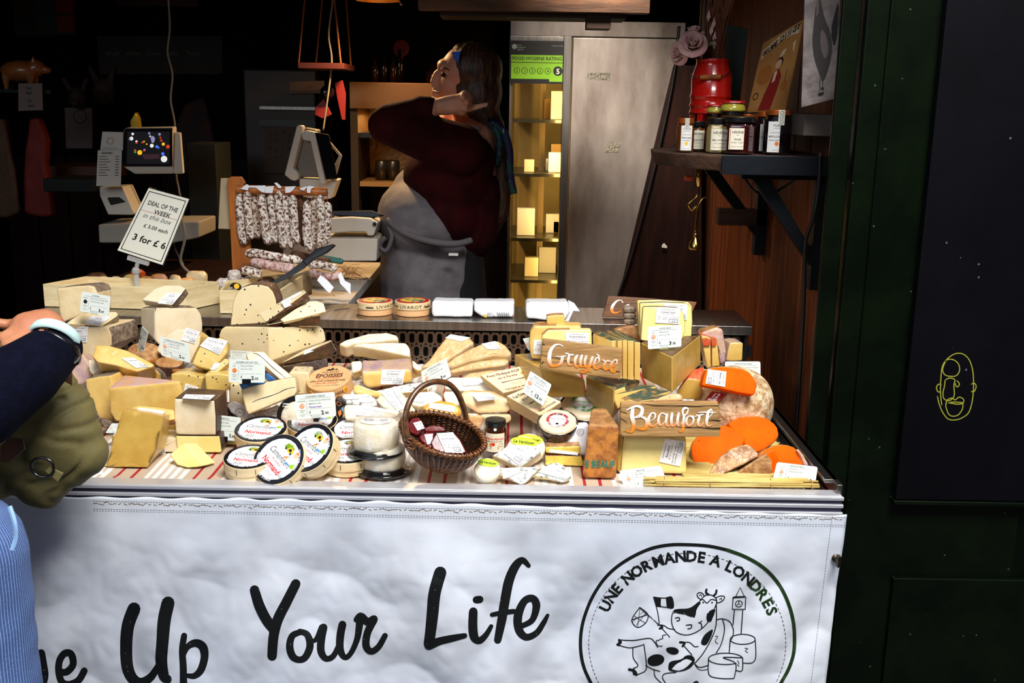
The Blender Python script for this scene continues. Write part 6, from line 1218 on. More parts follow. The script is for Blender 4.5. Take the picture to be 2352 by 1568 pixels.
Q = Quad(qplane('e 210,1240 345,1240 345,1335 210,1335', f.p+f.n*.0005, f.n), .0008); prt(Q, [('c',.62,.6,.3,6), ('t','SAUCISSON',.35,.2,.15,'c',9,.0,0,.5), ('r',.1,.35,.3,.38,9), ('r',.1,.45,.3,.48,9)], 'print', f.o, PM, 1)
par = thing('black_knife', 'long black knife lying at a slant across the sausages', 'knife', P(690,610,2.9)); KB = M('black_blade', (18,18,20), .25, .3)
slab('blade', 'e 620,1285 650,1240 850,1120 1000,1000 1060,1030 1020,1080 860,1180 700,1250', 2.87, nrm(0,20), .004, KB, (), par, bev=.0008)
slab('handle', 'e 985,1010 1130,880 1320,825 1342,840 1250,920 1110,990 1040,1060', 2.875, nrm(0,20), .012, KB, (), par, bev=.003)
par = thing('green_knife', 'knife with a teal green plastic handle behind the black one', 'knife', P(765,595,3.05)); slab('handle', 'e 1010,930 1060,920 1400,975 1420,990 1415,1025 1390,1035 1180,1000', 3.06, nrm(0,25), .014, M('teal_plastic', (20,92,84), .35), (), par, bev=.003)
slab('blade', 'e 1000,945 900,925 860,935 880,960 1010,965', 3.065, nrm(0,25), .002, DSTEEL, (), par, bev=0)
for s, lb_, ty in (('e 1145,1215 1180,1160 1250,1210 1322,1290 1280,1350 1250,1330','white paper tag on twine hanging over the worktop edge',[(1300,1320),(1330,1390),(1300,1330),(1350,1350),(1430,1360)]),('e 1365,1150 1400,1130 1440,1220 1500,1250 1500,1370 1440,1300 1390,1250','long folded white paper tag nearest the woman',[(1450,1170),(1550,1200),(1660,1185)])):
    par = thing('paper_tag', lb_, 'tag', P(*cen(K(s)), 2.9), 'tags on the lying sausages'); slab('tag_paper', s, 2.9, nrm(0,15), .001, TG, (), par, bev=0)
    b = MB(); b.tube(spline([P(480+x/4.612, 380+y/4.612, 2.9) for x, y in ty], 5), .0011, 5); b.build('twine', M('twine', (170,130,80), .8), par)
b = MB()
for k in range(46):
    p0 = P(480+(1490+rnd.uniform(-50,60))/4.612, 380+(1140+rnd.uniform(-40,60))/4.612, 3.03); d = Vector((rnd.uniform(-.04,.05), rnd.uniform(-.02,.02), rnd.uniform(-.02,.02))); b.tube([p0, p0+d*.5+Vector((0,0,.008)), p0+d], .0009, 4, cap=False)
tagit(b.build('raffia_shreds', M('raffia', (150,106,60), .8)), 'loose tangle of brown raffia on the worktop', 'raffia', kind='stuff')
f = slab('paper_bag_stack', 'h 2035,640 2125,640 2140,1112 2012,1108', 3.06, nrm(-10,2), .02, M('kraft_cream_paper', (190,172,140), .7), (), None, bev=.002); tagit(f.o, 'cream paper bags hanging behind the rack post', 'paper bags')
# deal sign
par = thing('tabletop_sign', 'black-bordered Deal of the Week sign tilted in a clear clip stand', 'sign', P(322,640,2.95)); q = K('h 1372,732 1745,832 1500,1440 1085,1305'); c0 = P(*cen(q), 2.9); n0 = nrm(-6,6); A = [PP(x, y, c0, n0) for x, y in q]
def plate(name, A, t, m_, par, bev=0): A = list(A); n = (A[1]-A[0]).cross(A[2]-A[1]).normalized(); n = n if n.dot(CAM-A[0]) > 0 else -n; B = [a-n*t for a in A]; k = len(A); return mk(name, A+B, [tuple(range(k)), tuple(range(2*k-1, k-1, -1))]+[(i,(i+1)%k,k+(i+1)%k,k+i) for i in range(k)], m_, None, par, bev=bev)
SGP = M('ivory_sign_paper', (238,238,222), .5); plate('sign_sheet', A, .002, SGP, par)
cA = sum(A, Vector())/4; plate('acrylic_pocket', [cA+(a-cA)*1.035+n0*.0015-n0*.004 for a in A], .004, CLEARP, par)
Q = Quad(A, .0005); prt(Q, [('o',.045,.035,.955,.965,.011,0), ('t','DEAL OF THE',.5,.77,.092,'c',0,.012,0,.72), ('t','WEEK',.56,.665,.092,'c',0,.012,0,.4), ('r',.04,.668,.93,.672,3), ('t','in this box',.5,.575,.10,'c',1,-.0,.35,.68), ('t','£ 3.00 each',.56,.44,.078,'c',0,.012,0,.6), ('t','3 for £ 6',.54,.22,.135,'c',0,.022,0,.8)], 'print', par, PM, 1)
b = MB(); p0 = P(318,598,2.9); b.box((p0.x-.03,p0.y-.006,p0.z-.006), (p0.x+.03,p0.y+.006,p0.z+.006), rot=Matrix.Rotation(.28, 3, 'Y')); b.tube([p0, P(314,612,2.9)], .006, 10); bb = P(312,622,2.9); b.lathe([(0,-.012),(.006,-.011),(.011,-.004),(.011,.004),(.006,.011),(0,.012)], bb, (0,0,1), 20); b.tube([bb-Vector((0,0,.01)), bb-Vector((0,0,.075))], .008, 14)
b.build('clip_stand', M('frosted_clear_plastic', (225,228,230), .25, trans=.6, ior=1.3), par, smooth=False)

# ======== back of the stall ========
def bxp(x0, y0, x1, y1, Y, d): a = P(x0, y1, Y); c = P(x1, y0, Y); return (a.x, Y, a.z), (c.x, Y+d, c.z)
GL_ = M('cabinet_glass', (225,232,225), .02, trans=1, ior=1.05, alpha=.18, coat=.6, cr=.02)
FY = 4.10; fx0, fx1, fx2 = P(1167,400,FY).x, P(1302,400,FY).x, P(1568,200,FY).x; fzt = P(1300,47,FY).z; fzb = .13; fzd = P(1300,86,FY).z
par = thing('glass_door_fridge', 'tall stainless steel fridge with a lit narrow glass door section', 'fridge', ((fx0+fx2)/2, FY+.2, fzb))
b = MB(); b.box((fx0,FY,fzd+.004), (fx2,FY+.55,fzt)); b.build('top_panel', STEELV, par, bev=.003)
b = MB(); b.box((fx1+.008,FY-.022,fzb+.1), (fx2,FY,fzd)); o = b.build('steel_door', STEELV, par, bev=.004)
b = MB(); b.box((fx1+.008,FY,fzb), (fx2,FY+.55,fzd)); b.box((fx0,FY+.52,fzb), (fx1+.01,FY+.55,fzd)); b.box((fx0,FY,fzb), (fx1+.01,FY+.55,fzb+.25)); b.build('carcass', STEEL, par)
INN = M('cream_cabinet_lining', (214,190,120), .5, c2=(196,170,100), ns=6)
b = MB(); b.box((fx0+.012,FY+.505,fzb+.25), (fx1+.008,FY+.519,fzd)); b.box((fx1-.006,FY+.02,fzb+.25), (fx1+.0075,FY+.505,fzd)); b.build('lining', INN, par)
b = MB(); b.box((fx1-.026,FY-.024,fzb+.25), (fx1+.004,FY+.0,fzd+.003)); b.box((fx0,FY-.02,fzd-.02), (fx1-.026,FY,fzd+.003)); b.box((fx0,FY-.01,fzb+.25), (fx0+.012,FY+.004,fzd)); b.build('door_frame', STEEL, par, bev=.002)
xm = P(1243,400,FY+.25).x; b = MB(); b.box((xm-.012,FY+.25,fzb+.25), (xm+.012,FY+.27,fzd)); b.box((fx0+.004,FY+.47,fzb+.25), (fx0+.02,FY+.50,fzd)); b.build('inner_upright', M('bronze_frame', (110,92,60), .4, .7), par)
b = MB(); b.box((fx0+.012,FY-.012,fzb+.25), (fx1-.026,FY-.008,fzd-.02)); b.box((fx0+.002,FY+.006,fzb+.25), (fx0+.006,FY+.5,fzd)); b.build('door_glass', GL_, par)
shz = [P(1270,y,FY+.1).z for y in (275,398,545,640)]
for z in shz: b = MB(); b.box((fx0+.015,FY+.06,z-.012), (fx1-.008,FY+.50,z)); b.build('shelf', M('shelf_glass_edge', (70,66,50), .3, .4), par)
k = 0
for z, xs_ in zip(shz, ((1262,1282),(1264,1275,1284,1215),(1272,1210,1285),(1225,1262))):
    for x in xs_:
        k += 1; p = P(x, 400, FY+.14+.1*(k % 2)); w_ = .02+.008*(k % 3); hgt = .05+.03*((k*7) % 3)
        b = MB(); b.box((p.x-w_,p.y,z+.001), (p.x+w_,p.y+.04,z+hgt), rot=Matrix.Rotation(.25*((k % 3)-1)*0, 3, 'Y')); tagit(b.build('cheese_packet', [M('fridge_packet_%d' % (k % 4), ((236,232,214),(214,170,90),(230,214,170),(200,196,184))[k % 4], .5)], None, bev=.002), ['upright cream','small ochre','narrow pale','plain grey-white','short cream','flat ochre','thin buff','little grey','slim cream','squat ochre','wide buff'][k-1]+' packet on the %s lit fridge shelf' % ('top','second','third','lowest')[shz.index(z)], 'packet', 'packets inside the glass fridge')
area('fridge_lamp', (fx1-.035, FY+.045, (fzd+.6)/2), ((fx0+fx1)/2-.05, FY+.45, (fzd+.6)/2), .02, 1.3, 3.6, (1,.66,.22))
# hygiene sticker
A = qplane('k 113,208 392,212 388,432 112,428', (0,FY-.027,0), (0,-1,0)); par = thing('hygiene_sticker', 'green and black Food Hygiene Rating sticker on the fridge glass', 'sticker', A[3]); plate('backing', A, .001, M('black_sticker', (12,12,14), .4), par)
Q = Quad(A, .0006); GN_ = M('lime_green_sticker', (132,196,20), .5, emit=0); HM = [INK(), GN_, M('pale_print',(170,190,180),.5), M('sticker_white',(230,240,220),.5)]
it = [('r',.03,.50,.985,.67,1), ('r',.03,.11,.985,.485,1), ('r',.74,.05,.985,.12,1), ('t','FOOD HYGIENE RATING',.51,.55,.11,'c',0,.02,0,.92), ('c',.09,.86,.06,2), ('t','Food',.14,.88,.05,'l',2), ('t','Standards',.14,.83,.05,'l',2), ('t','Agency',.14,.78,.05,'l',2), ('t','food.gov.uk/ratings',.78,.88,.035,'l',2), ('c',.90,.30,.115,0), ('t','5',.90,.235,.17,'c',3,.03), ('t','VERY GOOD',.87,.07,.045,'c',0,.02,0,.2), ('p',[(.87,.485),(.93,.485),(.90,.46)],0)]
for k in range(5): it += [('ring',.14+.143*k,.30,.075,.012,0), ('t',str(k),.14+.143*k,.265,.095,'c',0,.01)]
prt(Q, it, 'print', par, HM, 1)
for s, lb_ in (('k 515,375 633,373 634,410 560,411 545,402 525,408 513,400','outlined patch of worn sticker on the steel fridge door, upper'),('k 635,730 680,728 690,745 670,765 676,785 640,782 603,786 604,765 622,760 620,748 636,748','torn sticker remnant on the steel fridge door, lower')):
    f = slab('sticker_remnant', s, FY-.0235, nrm(0,0), .0008, M('sticker_residue', (150,146,132), .8, c2=(70,68,56), ns=120), (), None, bev=0); tagit(f.o, lb_, 'sticker remnant')
f = slab('leaning_board', '0 1548,150 1612,150 1612,900 1380,900 1420,690 1500,350', FY-.05, nrm(0,0), .02, M('dark_stained_board', (44,20,12), .6, c2=(28,12,8), ns=5, st=(6,6,.8), spec=.15), (), None, bev=.002); tagit(f.o, 'dark brown board leaning over the right side of the steel fridge', 'board')
b = MB(); b.tube(spline([P(x, y, FY-.075) for x, y in ((1560,60),(1548,170),(1525,290),(1490,440),(1450,590),(1418,690),(1395,800))], 6), .006, 8); tagit(b.build('hanging_cable', M('black_cable', (8,8,9), .45), smooth=True), 'thick black cable running down the edge of the steel fridge', 'cable')
b = MB(); tagit(slab('torn_paper_bit', 'l 525,725 540,712 562,735 562,750 522,745', FY-.072, nrm(0,0), .001, WHITE, (), None, bev=0).o, 'scrap of white paper stuck on the dark leaning board', 'paper scrap')
# warm cabinet
CY = 4.25; x0, x1 = P(803,300,CY).x, P(1010,300,CY).x; zt, zm = P(860,188,CY).z, P(860,251,CY).z
par = thing('warming_cabinet', 'stainless steel warming cabinet glowing amber behind the woman', 'cabinet', ((x0+x1)/2, CY+.2, .13))
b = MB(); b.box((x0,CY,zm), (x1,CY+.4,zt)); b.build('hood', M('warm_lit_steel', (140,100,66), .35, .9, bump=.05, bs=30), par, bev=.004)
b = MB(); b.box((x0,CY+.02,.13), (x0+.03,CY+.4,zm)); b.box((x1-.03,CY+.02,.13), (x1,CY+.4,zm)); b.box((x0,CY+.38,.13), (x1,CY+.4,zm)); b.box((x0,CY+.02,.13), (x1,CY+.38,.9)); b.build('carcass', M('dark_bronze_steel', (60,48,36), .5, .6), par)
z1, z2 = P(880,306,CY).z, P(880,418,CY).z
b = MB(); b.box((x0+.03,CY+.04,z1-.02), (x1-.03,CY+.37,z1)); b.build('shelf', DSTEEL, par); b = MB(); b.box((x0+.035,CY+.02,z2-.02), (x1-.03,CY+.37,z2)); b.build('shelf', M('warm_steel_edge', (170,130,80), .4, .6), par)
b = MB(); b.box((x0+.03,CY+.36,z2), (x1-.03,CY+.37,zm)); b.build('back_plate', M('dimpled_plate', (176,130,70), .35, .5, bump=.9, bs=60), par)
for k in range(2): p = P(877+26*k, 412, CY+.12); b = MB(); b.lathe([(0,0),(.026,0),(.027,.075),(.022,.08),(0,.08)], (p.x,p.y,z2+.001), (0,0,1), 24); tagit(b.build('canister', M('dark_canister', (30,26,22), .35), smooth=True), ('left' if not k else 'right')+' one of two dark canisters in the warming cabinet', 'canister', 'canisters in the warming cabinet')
cl_ = area('fridge_door_fill', (.25, 3.0, 2.38), (.36, 4.1, 1.45), .3, .3, 4.2, (1,.86,.72)); cl_.data.spread = .75  # added fill light to brighten the steel fridge door, no fixture behind it
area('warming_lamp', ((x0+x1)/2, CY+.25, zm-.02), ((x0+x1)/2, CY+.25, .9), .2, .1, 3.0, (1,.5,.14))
for k, (x, h_) in enumerate(((862,.09),(882,.11),(904,.10),(918,.13),(995,.07))):
    p = P(x, 186, CY+.1); b = MB(); r_ = .016 if k < 4 else .03; b.lathe([(0,0),(r_,0),(r_,h_*.6),(r_*.4,h_*.78),(r_*.4,h_),(0,h_)], (p.x,p.y,zt+.001), (0,0,1), 20); tagit(b.build('bottle', M('dark_bottle_%d' % (k % 2), ((60,30,14),(30,20,16))[k % 2], .15, coat=.5), smooth=True), ('leftmost dark bottle','second dark bottle','third dark bottle','tallest dark bottle','squat round pot')[k]+' standing on the warming cabinet', 'bottle', 'bottles on the warming cabinet')
b = MB(); c = P(922,112,CY+.2); b.lathe([(0,0),(.034,0),(.036,.006),(.030,.008),(0,.008)], c, (-.3,-1,.1), 32); b.box((c.x-.004,c.y+.0,zt+.001), (c.x+.004,c.y+.008,c.z)); tagit(b.build('round_red_sign', M('dull_red', (120,20,16), .5), smooth=False), 'small round red sign above the warming cabinet', 'sign')
# ceiling lamp
c = P(868,2,3.7); par = thing('pendant_lamp', 'glowing enamel pendant lamp cut by the top edge of the picture', 'lamp', c); b = MB()
b.lathe([(.074,0),(.076,.004),(.066,.03),(.035,.075),(.02,.10),(.018,.10),(.033,.073),(.064,.03),(.072,.005),(.074,0)], c, (0,0,1), 40); b.build('shade', M('brass_shade', (196,140,70), .35, .8), par, smooth=True)
b = MB(); b.lathe([(0,.006),(.03,.010),(.036,.03),(.022,.06),(0,.066)], c, (0,0,1), 24); b.build('bulb', M('warm_bulb', (255,190,90), .5, emit=9), par, smooth=True); b = MB(); b.tube([c+Vector((0,0,.1)), (c.x,c.y,2.45)], .004, 6); b.build('cord', BLKP, par); b = MB(); b.tube([c+Vector((.074,0,-.002)), c+Vector((.078,0,-.014)), c+Vector((.084,0,-.010))], .002, 5); b.build('hook', STEEL, par)
l = bpy.data.lights.new('pendant_light', 'SPOT'); l.energy = 46; l.color = (1,.62,.28); l.spot_size = 2.7; l.spot_blend = .8; l.shadow_soft_size = .04; o = bpy.data.objects.new('pendant_light', l); COL.objects.link(o); o.location = c+Vector((0,0,-.01))
# hanging shelf beam at the top
par = thing('hanging_shelf', 'thick wooden hanging shelf across the top of the picture', 'shelf', P(1230,30,3.3)); RW = M('rough_brown_wood', (104,68,40), .7, c2=(66,42,24), ns=6, st=(.8,5,5), bump=.5, bs=20)
b = MB(); a_, c_ = bxp(960,-8,1494,22,3.3,.05); b.box(a_, c_); b.build('front_board', RW, par, bev=.002); a2, c2_ = bxp(1010,22,1440,36,3.34,.16); b = MB(); b.box(a2, c2_); b.build('under_board', M('dark_rough_wood', (44,28,18), .8), par)
b = MB(); b.box(*bxp(1347,28,1404,66,3.33,.07)); b.build('block', M('dark_rough_wood', (44,28,18), .8), par, bev=.002)
for k, x in enumerate((1466,1486,985)):
    b = MB(); p = P(x, -4, 3.32); b.tube([p, (p.x,p.y,2.45)], .0035, 6); b.build('hanger_wire', M('galvanised_wire', (190,190,190), .4, .8), par)
# left shelf strung on cords
par = thing('rope_shelf', 'small dark red shelf hung on four cords left of the warming cabinet', 'shelf', P(742,150,3.9)); b = MB(); a_, c_ = bxp(684,145,790,157,3.85,.25); b.box(a_, c_); b.build('shelf_board', M('dark_red_wood', (74,26,16), .5), par, bev=.002)
for (xa, ya), (xb, yb), Y in (((700,0),(686,146),3.86),((768,0),(783,146),3.86),((740,0),(726,143),4.08),((795,0),(806,150),4.08)): b = MB(); b.tube([P(xb,yb,Y), P(xa,ya,Y), P(xa+(xa-xb)*.6,ya-90,Y)], .0032, 6); b.build('cord', M('brown_rope', (120,66,30), .8), par)
b = MB(); b.tube(spline([P(x,y,3.88) for x,y in ((764,-60),(764,0),(755,80),(762,140),(752,230),(742,300))], 6), .0035, 6); tagit(b.build('hanging_cable', M('pale_cable', (130,120,105), .6), smooth=True), 'thin pale cable hanging beside the small rope shelf', 'cable')
for k, (s, lb_) in enumerate((('i 540,800 600,740 640,820 660,860 590,890 530,860','red cut-out ornament hanging at the left under the rope shelf'),('i 680,620 740,600 765,700 760,900 735,900 700,740','long red ribbon-like ornament hanging under the rope shelf'))):
    f = slab('red_ornament', s, 3.95, nrm(0,0), .01, M('dull_red', (120,20,16), .5), (), None, bev=.002); tagit(f.o, lb_, 'ornament', 'red ornaments under the rope shelf')
b = MB(); c = P(752,212,3.93); b.lathe([(0,-.01),(.014,-.009),(.026,0),(.014,.009),(0,.01)], c, (.3,-1,.1), 24); tagit(b.build('black_ladle', M('black_pan', (20,18,18), .2), smooth=True), 'black ladle bowl hanging among the red ornaments', 'ladle')
# older fridge with notices, far left-centre
par = thing('notice_fridge', 'dim beige fridge with notices on its front at the back of the stall', 'fridge', P(640,420,4.3)*1); par.location.z = .13
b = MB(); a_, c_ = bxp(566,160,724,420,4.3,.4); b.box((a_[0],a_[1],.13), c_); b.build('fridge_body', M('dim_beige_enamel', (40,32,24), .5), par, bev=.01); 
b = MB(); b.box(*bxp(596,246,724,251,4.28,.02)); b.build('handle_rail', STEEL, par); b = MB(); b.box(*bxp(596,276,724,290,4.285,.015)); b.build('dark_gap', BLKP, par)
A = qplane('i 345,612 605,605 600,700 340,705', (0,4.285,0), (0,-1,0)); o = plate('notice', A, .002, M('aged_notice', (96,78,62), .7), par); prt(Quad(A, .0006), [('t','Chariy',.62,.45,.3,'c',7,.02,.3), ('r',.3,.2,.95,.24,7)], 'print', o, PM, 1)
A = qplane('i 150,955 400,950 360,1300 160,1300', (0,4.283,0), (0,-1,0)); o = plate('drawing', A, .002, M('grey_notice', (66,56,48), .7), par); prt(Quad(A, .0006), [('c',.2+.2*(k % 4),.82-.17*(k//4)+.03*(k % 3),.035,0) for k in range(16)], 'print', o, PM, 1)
# ---- scales ----
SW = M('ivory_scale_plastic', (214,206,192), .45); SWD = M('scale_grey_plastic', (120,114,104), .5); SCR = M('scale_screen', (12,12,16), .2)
def tubes_box(name, pts, Y, t, m_, par, bev=.004): return slab(name, pts, Y, nrm(0,0), t, m_, (), par, bev=bev)
par = thing('shop_scale', 'ivory shop scale with a lit colour screen and receipt strip at the left', 'scale', P(300,560,3.55)); par.location.z = ZL
slab('base', 'h 903,1068 1600,1040 1840,1040 1840,1190 1600,1240 912,1240', 3.47, nrm(0,0), .2, M('shaded_ivory_plastic', (150,142,130), .5), (), par, bev=.006)  # ivory plastic darkened, shade on the base is put into its colour
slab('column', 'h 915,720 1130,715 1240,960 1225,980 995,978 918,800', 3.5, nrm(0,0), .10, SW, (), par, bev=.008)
slab('column_hollow', 'h 985,818 1100,815 1160,860 1020,890', 3.497, nrm(0,0), .02, M('dark_recess', (20,17,14), .7), (), par, bev=.003)
slab('screen_housing', 'h 1140,180 1590,172 1600,600 1240,602 1135,535', 3.46, nrm(0,-4), .05, SW, (), par, bev=.005)
slab('side_flap', 'h 1600,215 1665,218 1695,600 1602,598', 3.47, nrm(10,0), .03, SW, (), par, bev=.004)
sc = slab('screen', 'h 1148,182 1588,178 1588,530 1138,530', 3.452, nrm(0,-4), .006, SCR, (), par, bev=.001)
A = qplane('h 1175,210 1568,210 1566,510 1172,510', sc.p+sc.n*.0012, sc.n); Q = Quad(A, .0005); em_ = []
scc = [((24,22,30),.15),((230,180,30),1),((240,240,235),.8),((210,60,30),.8),((60,110,220),1.2),((150,150,200),.7),((90,150,60),.6),((70,40,50),.4)]
SM = [M('screen_glow_%d' % k, c_, .5, emit=e_) for k, (c_, e_) in enumerate(scc)]
it = [('r',0,0,1,1,0), ('p',[(.35,.30),(.75,.32),(.78,.18),(.42,.14)],7), ('c',.30,.36,.075,1), ('c',.58,.57,.06,2), ('c',.87,.16,.10,2), ('c',.84,.32,.05,4), ('c',.70,.54,.045,4), ('c',.74,.51,.03,4), ('c',.85,.62,.05,1), ('c',.96,.54,.06,3), ('c',.80,.73,.035,3), ('c',.78,.82,.03,3), ('p',[(.55,.80),(.66,.80),(.63,.66),(.58,.66)],5), ('c',.60,.81,.055,5), ('c',.54,.86,.03,2), ('c',.10,.79,.06,2), ('c',.06,.77,.03,5), ('c',.13,.93,.04,2), ('c',.22,.70,.035,2), ('c',.22,.66,.03,3), ('c',.36,.67,.03,3), ('c',.40,.70,.03,1), ('c',.46,.62,.025,1), ('c',.41,.44,.035,5), ('c',.40,.42,.03,3), ('c',.19,.43,.035,3), ('c',.19,.38,.04,6), ('c',.76,.92,.04,5), ('c',.52,.95,.04,5)]
prt(Q, it, 'picture_print', sc.o, SM, 1)
A = qplane('h 902,382 1125,382 1115,712 888,712', (0,3.44,0), (0,-1,0)); o = plate('price_list', A, .001, M('aged_white_paper', (214,206,196), .7), par); it = [('t','GROCERY',.4,.90,.07,'c',0,.03,0,.5)]
for k in range(8): it += [('r',.08,.82-.075*k,.08+.3+.08*(k % 3),.835-.075*k,0), ('r',.75,.82-.075*k,.9,.84-.075*k,0)]
prt(Quad(A, .0005), it, 'print', o, PM, 1)
A = qplane('h 945,210 1138,215 1135,380 925,380', (0,3.45,0), (0,-1,0)); o = plate('receipt_sheet', A, .001, M('aged_white_paper', (214,206,196), .7), par); prt(Quad(A, .0005), [('ring',.42,.5,.2,.02,1), ('ring',.42,.5,.15,.01,1), ('r',.1,.1,.75,.12,1)], 'print', o, PM, 1)
par = thing('shop_scale', 'ivory shop scale seen from the side behind the hanging sausages', 'scale', P(740,600,3.3)); par.location.z = ZL
slab('screen_arm', 'i 395,945 415,938 440,945 438,990 370,1262 408,1300 405,1340 380,1358 350,1350 303,1312', 3.32, nrm(-8,0), .03, SW, (), par, bev=.004)
slab('screen_arm', 'i 430,1005 460,978 535,992 608,1360 600,1378 570,1380 498,1060 440,1050', 3.30, nrm(-8,0), .03, SW, (), par, bev=.004)
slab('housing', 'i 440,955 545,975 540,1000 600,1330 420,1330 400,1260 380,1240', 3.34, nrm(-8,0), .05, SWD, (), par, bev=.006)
slab('screen', 'i 532,992 642,1010 705,1345 610,1350', 3.31, nrm(20,0), .02, SCR, (), par, bev=.003)
slab('side_bracket', 'i 648,1062 740,1170 690,1340 680,1240 715,1170 665,1110', 3.36, nrm(10,0), .03, SW, (), par, bev=.003)
slab('column', 'i 415,1340 705,1350 655,1490 560,1500 420,1470', 3.34, nrm(0,0), .08, SW, (), par, bev=.004)
slab('weighing_plate', 'e 1285,482 1720,475 1850,520 1740,545 1285,520', 3.28, nrm(0,20), .02, DSTEEL, (), par, bev=.002)
slab('upper_body', 'e 1285,560 1500,548 1700,560 1790,605 1745,745 1680,745 1660,705 1480,705 1285,722', 3.25, nrm(0,0), .16, SW, (), par, bev=.005)
b = MB(); c = P(480+1755/4.612, 380+618/4.612, 3.245); b.lathe([(0,0),(.006,0),(.006,.003),(0,.004)], c, (0,-1,0), 20); b.build('knob', DSTEEL, par)
slab('lower_body', 'e 780,900 800,770 1790,775 1775,1015 780,1010', 3.24, nrm(0,0), .17, SW, (), par, bev=.005)
# ======== shelf on the right wall ========
ZS = P(1700,357,2.55).z
DW = M('rough_dark_shelf_wood', (84,56,38), .7, c2=(48,30,20), ns=5, st=(.8,5,5), bump=.5, bs=20); IRON = M('black_iron', (38,42,48), .4, .7, bump=.1, bs=60)
par = thing('wall_shelf', 'rough wooden wall shelf with dark steel front edge holding jars', 'shelf', (XW-.2, 2.9, ZS-.05))
a = P(1655,360,2.52).x; bl = P(1502,365,2.74).x
top = [(a,2.52),(bl+.05,2.60),(bl,2.74),(bl+.01,2.9),(bl+.09,3.05),(bl+.14,3.35),(XW-.004,3.35),(XW-.004,2.52)]
zz = ZS-.036; k = len(top); mk('shelf_board', [(x,y,ZS) for x,y in top]+[(x+.006*(i<5),y+.004,zz) for i,(x,y) in enumerate(top)], [tuple(range(k)), tuple(range(2*k-1,k-1,-1))]+[(i,(i+1)%k,k+(i+1)%k,k+i) for i in range(k)], DW, None, par, bev=.005)
b = MB(); b.box((a+.002,2.505,ZS-.043), (XW-.004,2.517,ZS+.002)); b.build('steel_edge', IRON, par, bev=.001)
def bracket(lb_, Yb, dx):
    p = thing('shelf_bracket', lb_, 'bracket', (XW-.05, Yb, ZS-.35), 'iron brackets under the wall shelf')
    b = MB(); b.box((XW-.034,Yb-.02,ZS-.33), (XW-.003,Yb+.02,ZS-.045)); b.build('upright', IRON, p, bev=.001); b = MB(); b.box((XW-dx,Yb-.02,ZS-.058), (XW-.035,Yb+.02,ZS-.045)); b.build('arm', IRON, p, bev=.001)
    b = MB(); w_ = .034; x0, z0, x1, z1 = XW-dx+.03, ZS-.06, XW-.034, ZS-.27; V = [(x0,Yb-.018,z0),(x0+w_*1.2,Yb-.018,z0),(x1,Yb-.018,z1+w_*1.2),(x1,Yb-.018,z1)]; V += [(x,Yb+.018,z) for x,_,z in V]; b.add(V, [(0,1,2,3),(7,6,5,4),(0,4,5,1),(1,5,6,2),(2,6,7,3),(3,7,4,0)]); b.build('diagonal_brace', IRON, p)
bracket('near black iron bracket with a broad diagonal brace under the wall shelf', 2.60, .22); bracket('far black iron bracket in shadow under the wall shelf', 3.22, .24)
b = MB(); b.box((XW-.15,3.2,ZS-.24),(XW-.004,3.25,ZS-.19)); tagit(b.build('wall_batten', DW, None, bev=.002), 'short dark batten on the plank wall beside the far bracket', 'batten')
b = MB(); b.tube(spline([P(1884,350,2.50), P(1880,430,2.50), P(1868,500,2.50), P(1850,560,2.52), P(1846,700,2.52), P(1835,900,2.5), P(1826,1000,2.48)], 6), .005, 8); tagit(b.build('hanging_cable', MC['black_cable'], smooth=True), 'black cable running down the plank wall below the near bracket', 'cable')
b = MB(); b.tube(spline([P(1712,412,2.7), P(1735,440,2.7), P(1770,445,2.72), P(1800,430,2.72), P(1830,410,2.7)], 5), .0035, 6); tagit(b.build('hanging_cable', MC['black_cable'], smooth=True), 'thin cable looping below the wall shelf beside the diagonal brace', 'cable')
# red milk can
c = P(1626,338,2.86); c.z = ZS+.001; r_ = .053; h = P(1630,137,2.86).z-ZS; par = thing('milk_can', 'red enamel milk can with wire handle holding flowers', 'can', c)
RE = M('red_enamel', (206,28,20), .22, c2=(176,20,16), ns=8, coat=.6)
b = MB(); pr = [(0,0),(r_,0),(r_,h*.40)]
for f_ in (.42,.50,.60): pr += [(r_,h*f_-.006),(r_+.003,h*f_-.003),(r_+.003,h*f_),(r_,h*f_+.003)]
pr += [(r_,h*.80),(r_*.97,h*.83),(r_*.82,h*.93),(r_*.80,h*.985),(r_*.86,h),(r_*.83,h),(r_*.77,h*.98),(r_*.75,h*.9),(0,h*.9)]; b.lathe(pr, c, (0,0,1), 48); b.build('can_body', RE, par, smooth=True)
b = MB(); b.tube(spline([c+Vector((r_*.9,-.01,h*.93)), c+Vector((.03,-.05,h*.83)), c+Vector((-.01,-.062,h*.80)), c+Vector((-.05,-.045,h*.80)), c+Vector((-r_*1.1,-.01,h*.85)), c+Vector((-r_*.9,.0,h*.95))], 6), .0016, 6); b.build('wire_handle', STEEL, par)
b = MB(); b.tube([c+Vector((.012,-.060,h*.805)), c+Vector((-.04,-.052,h*.795))], .0065, 12); b.build('wooden_grip', OW, par)
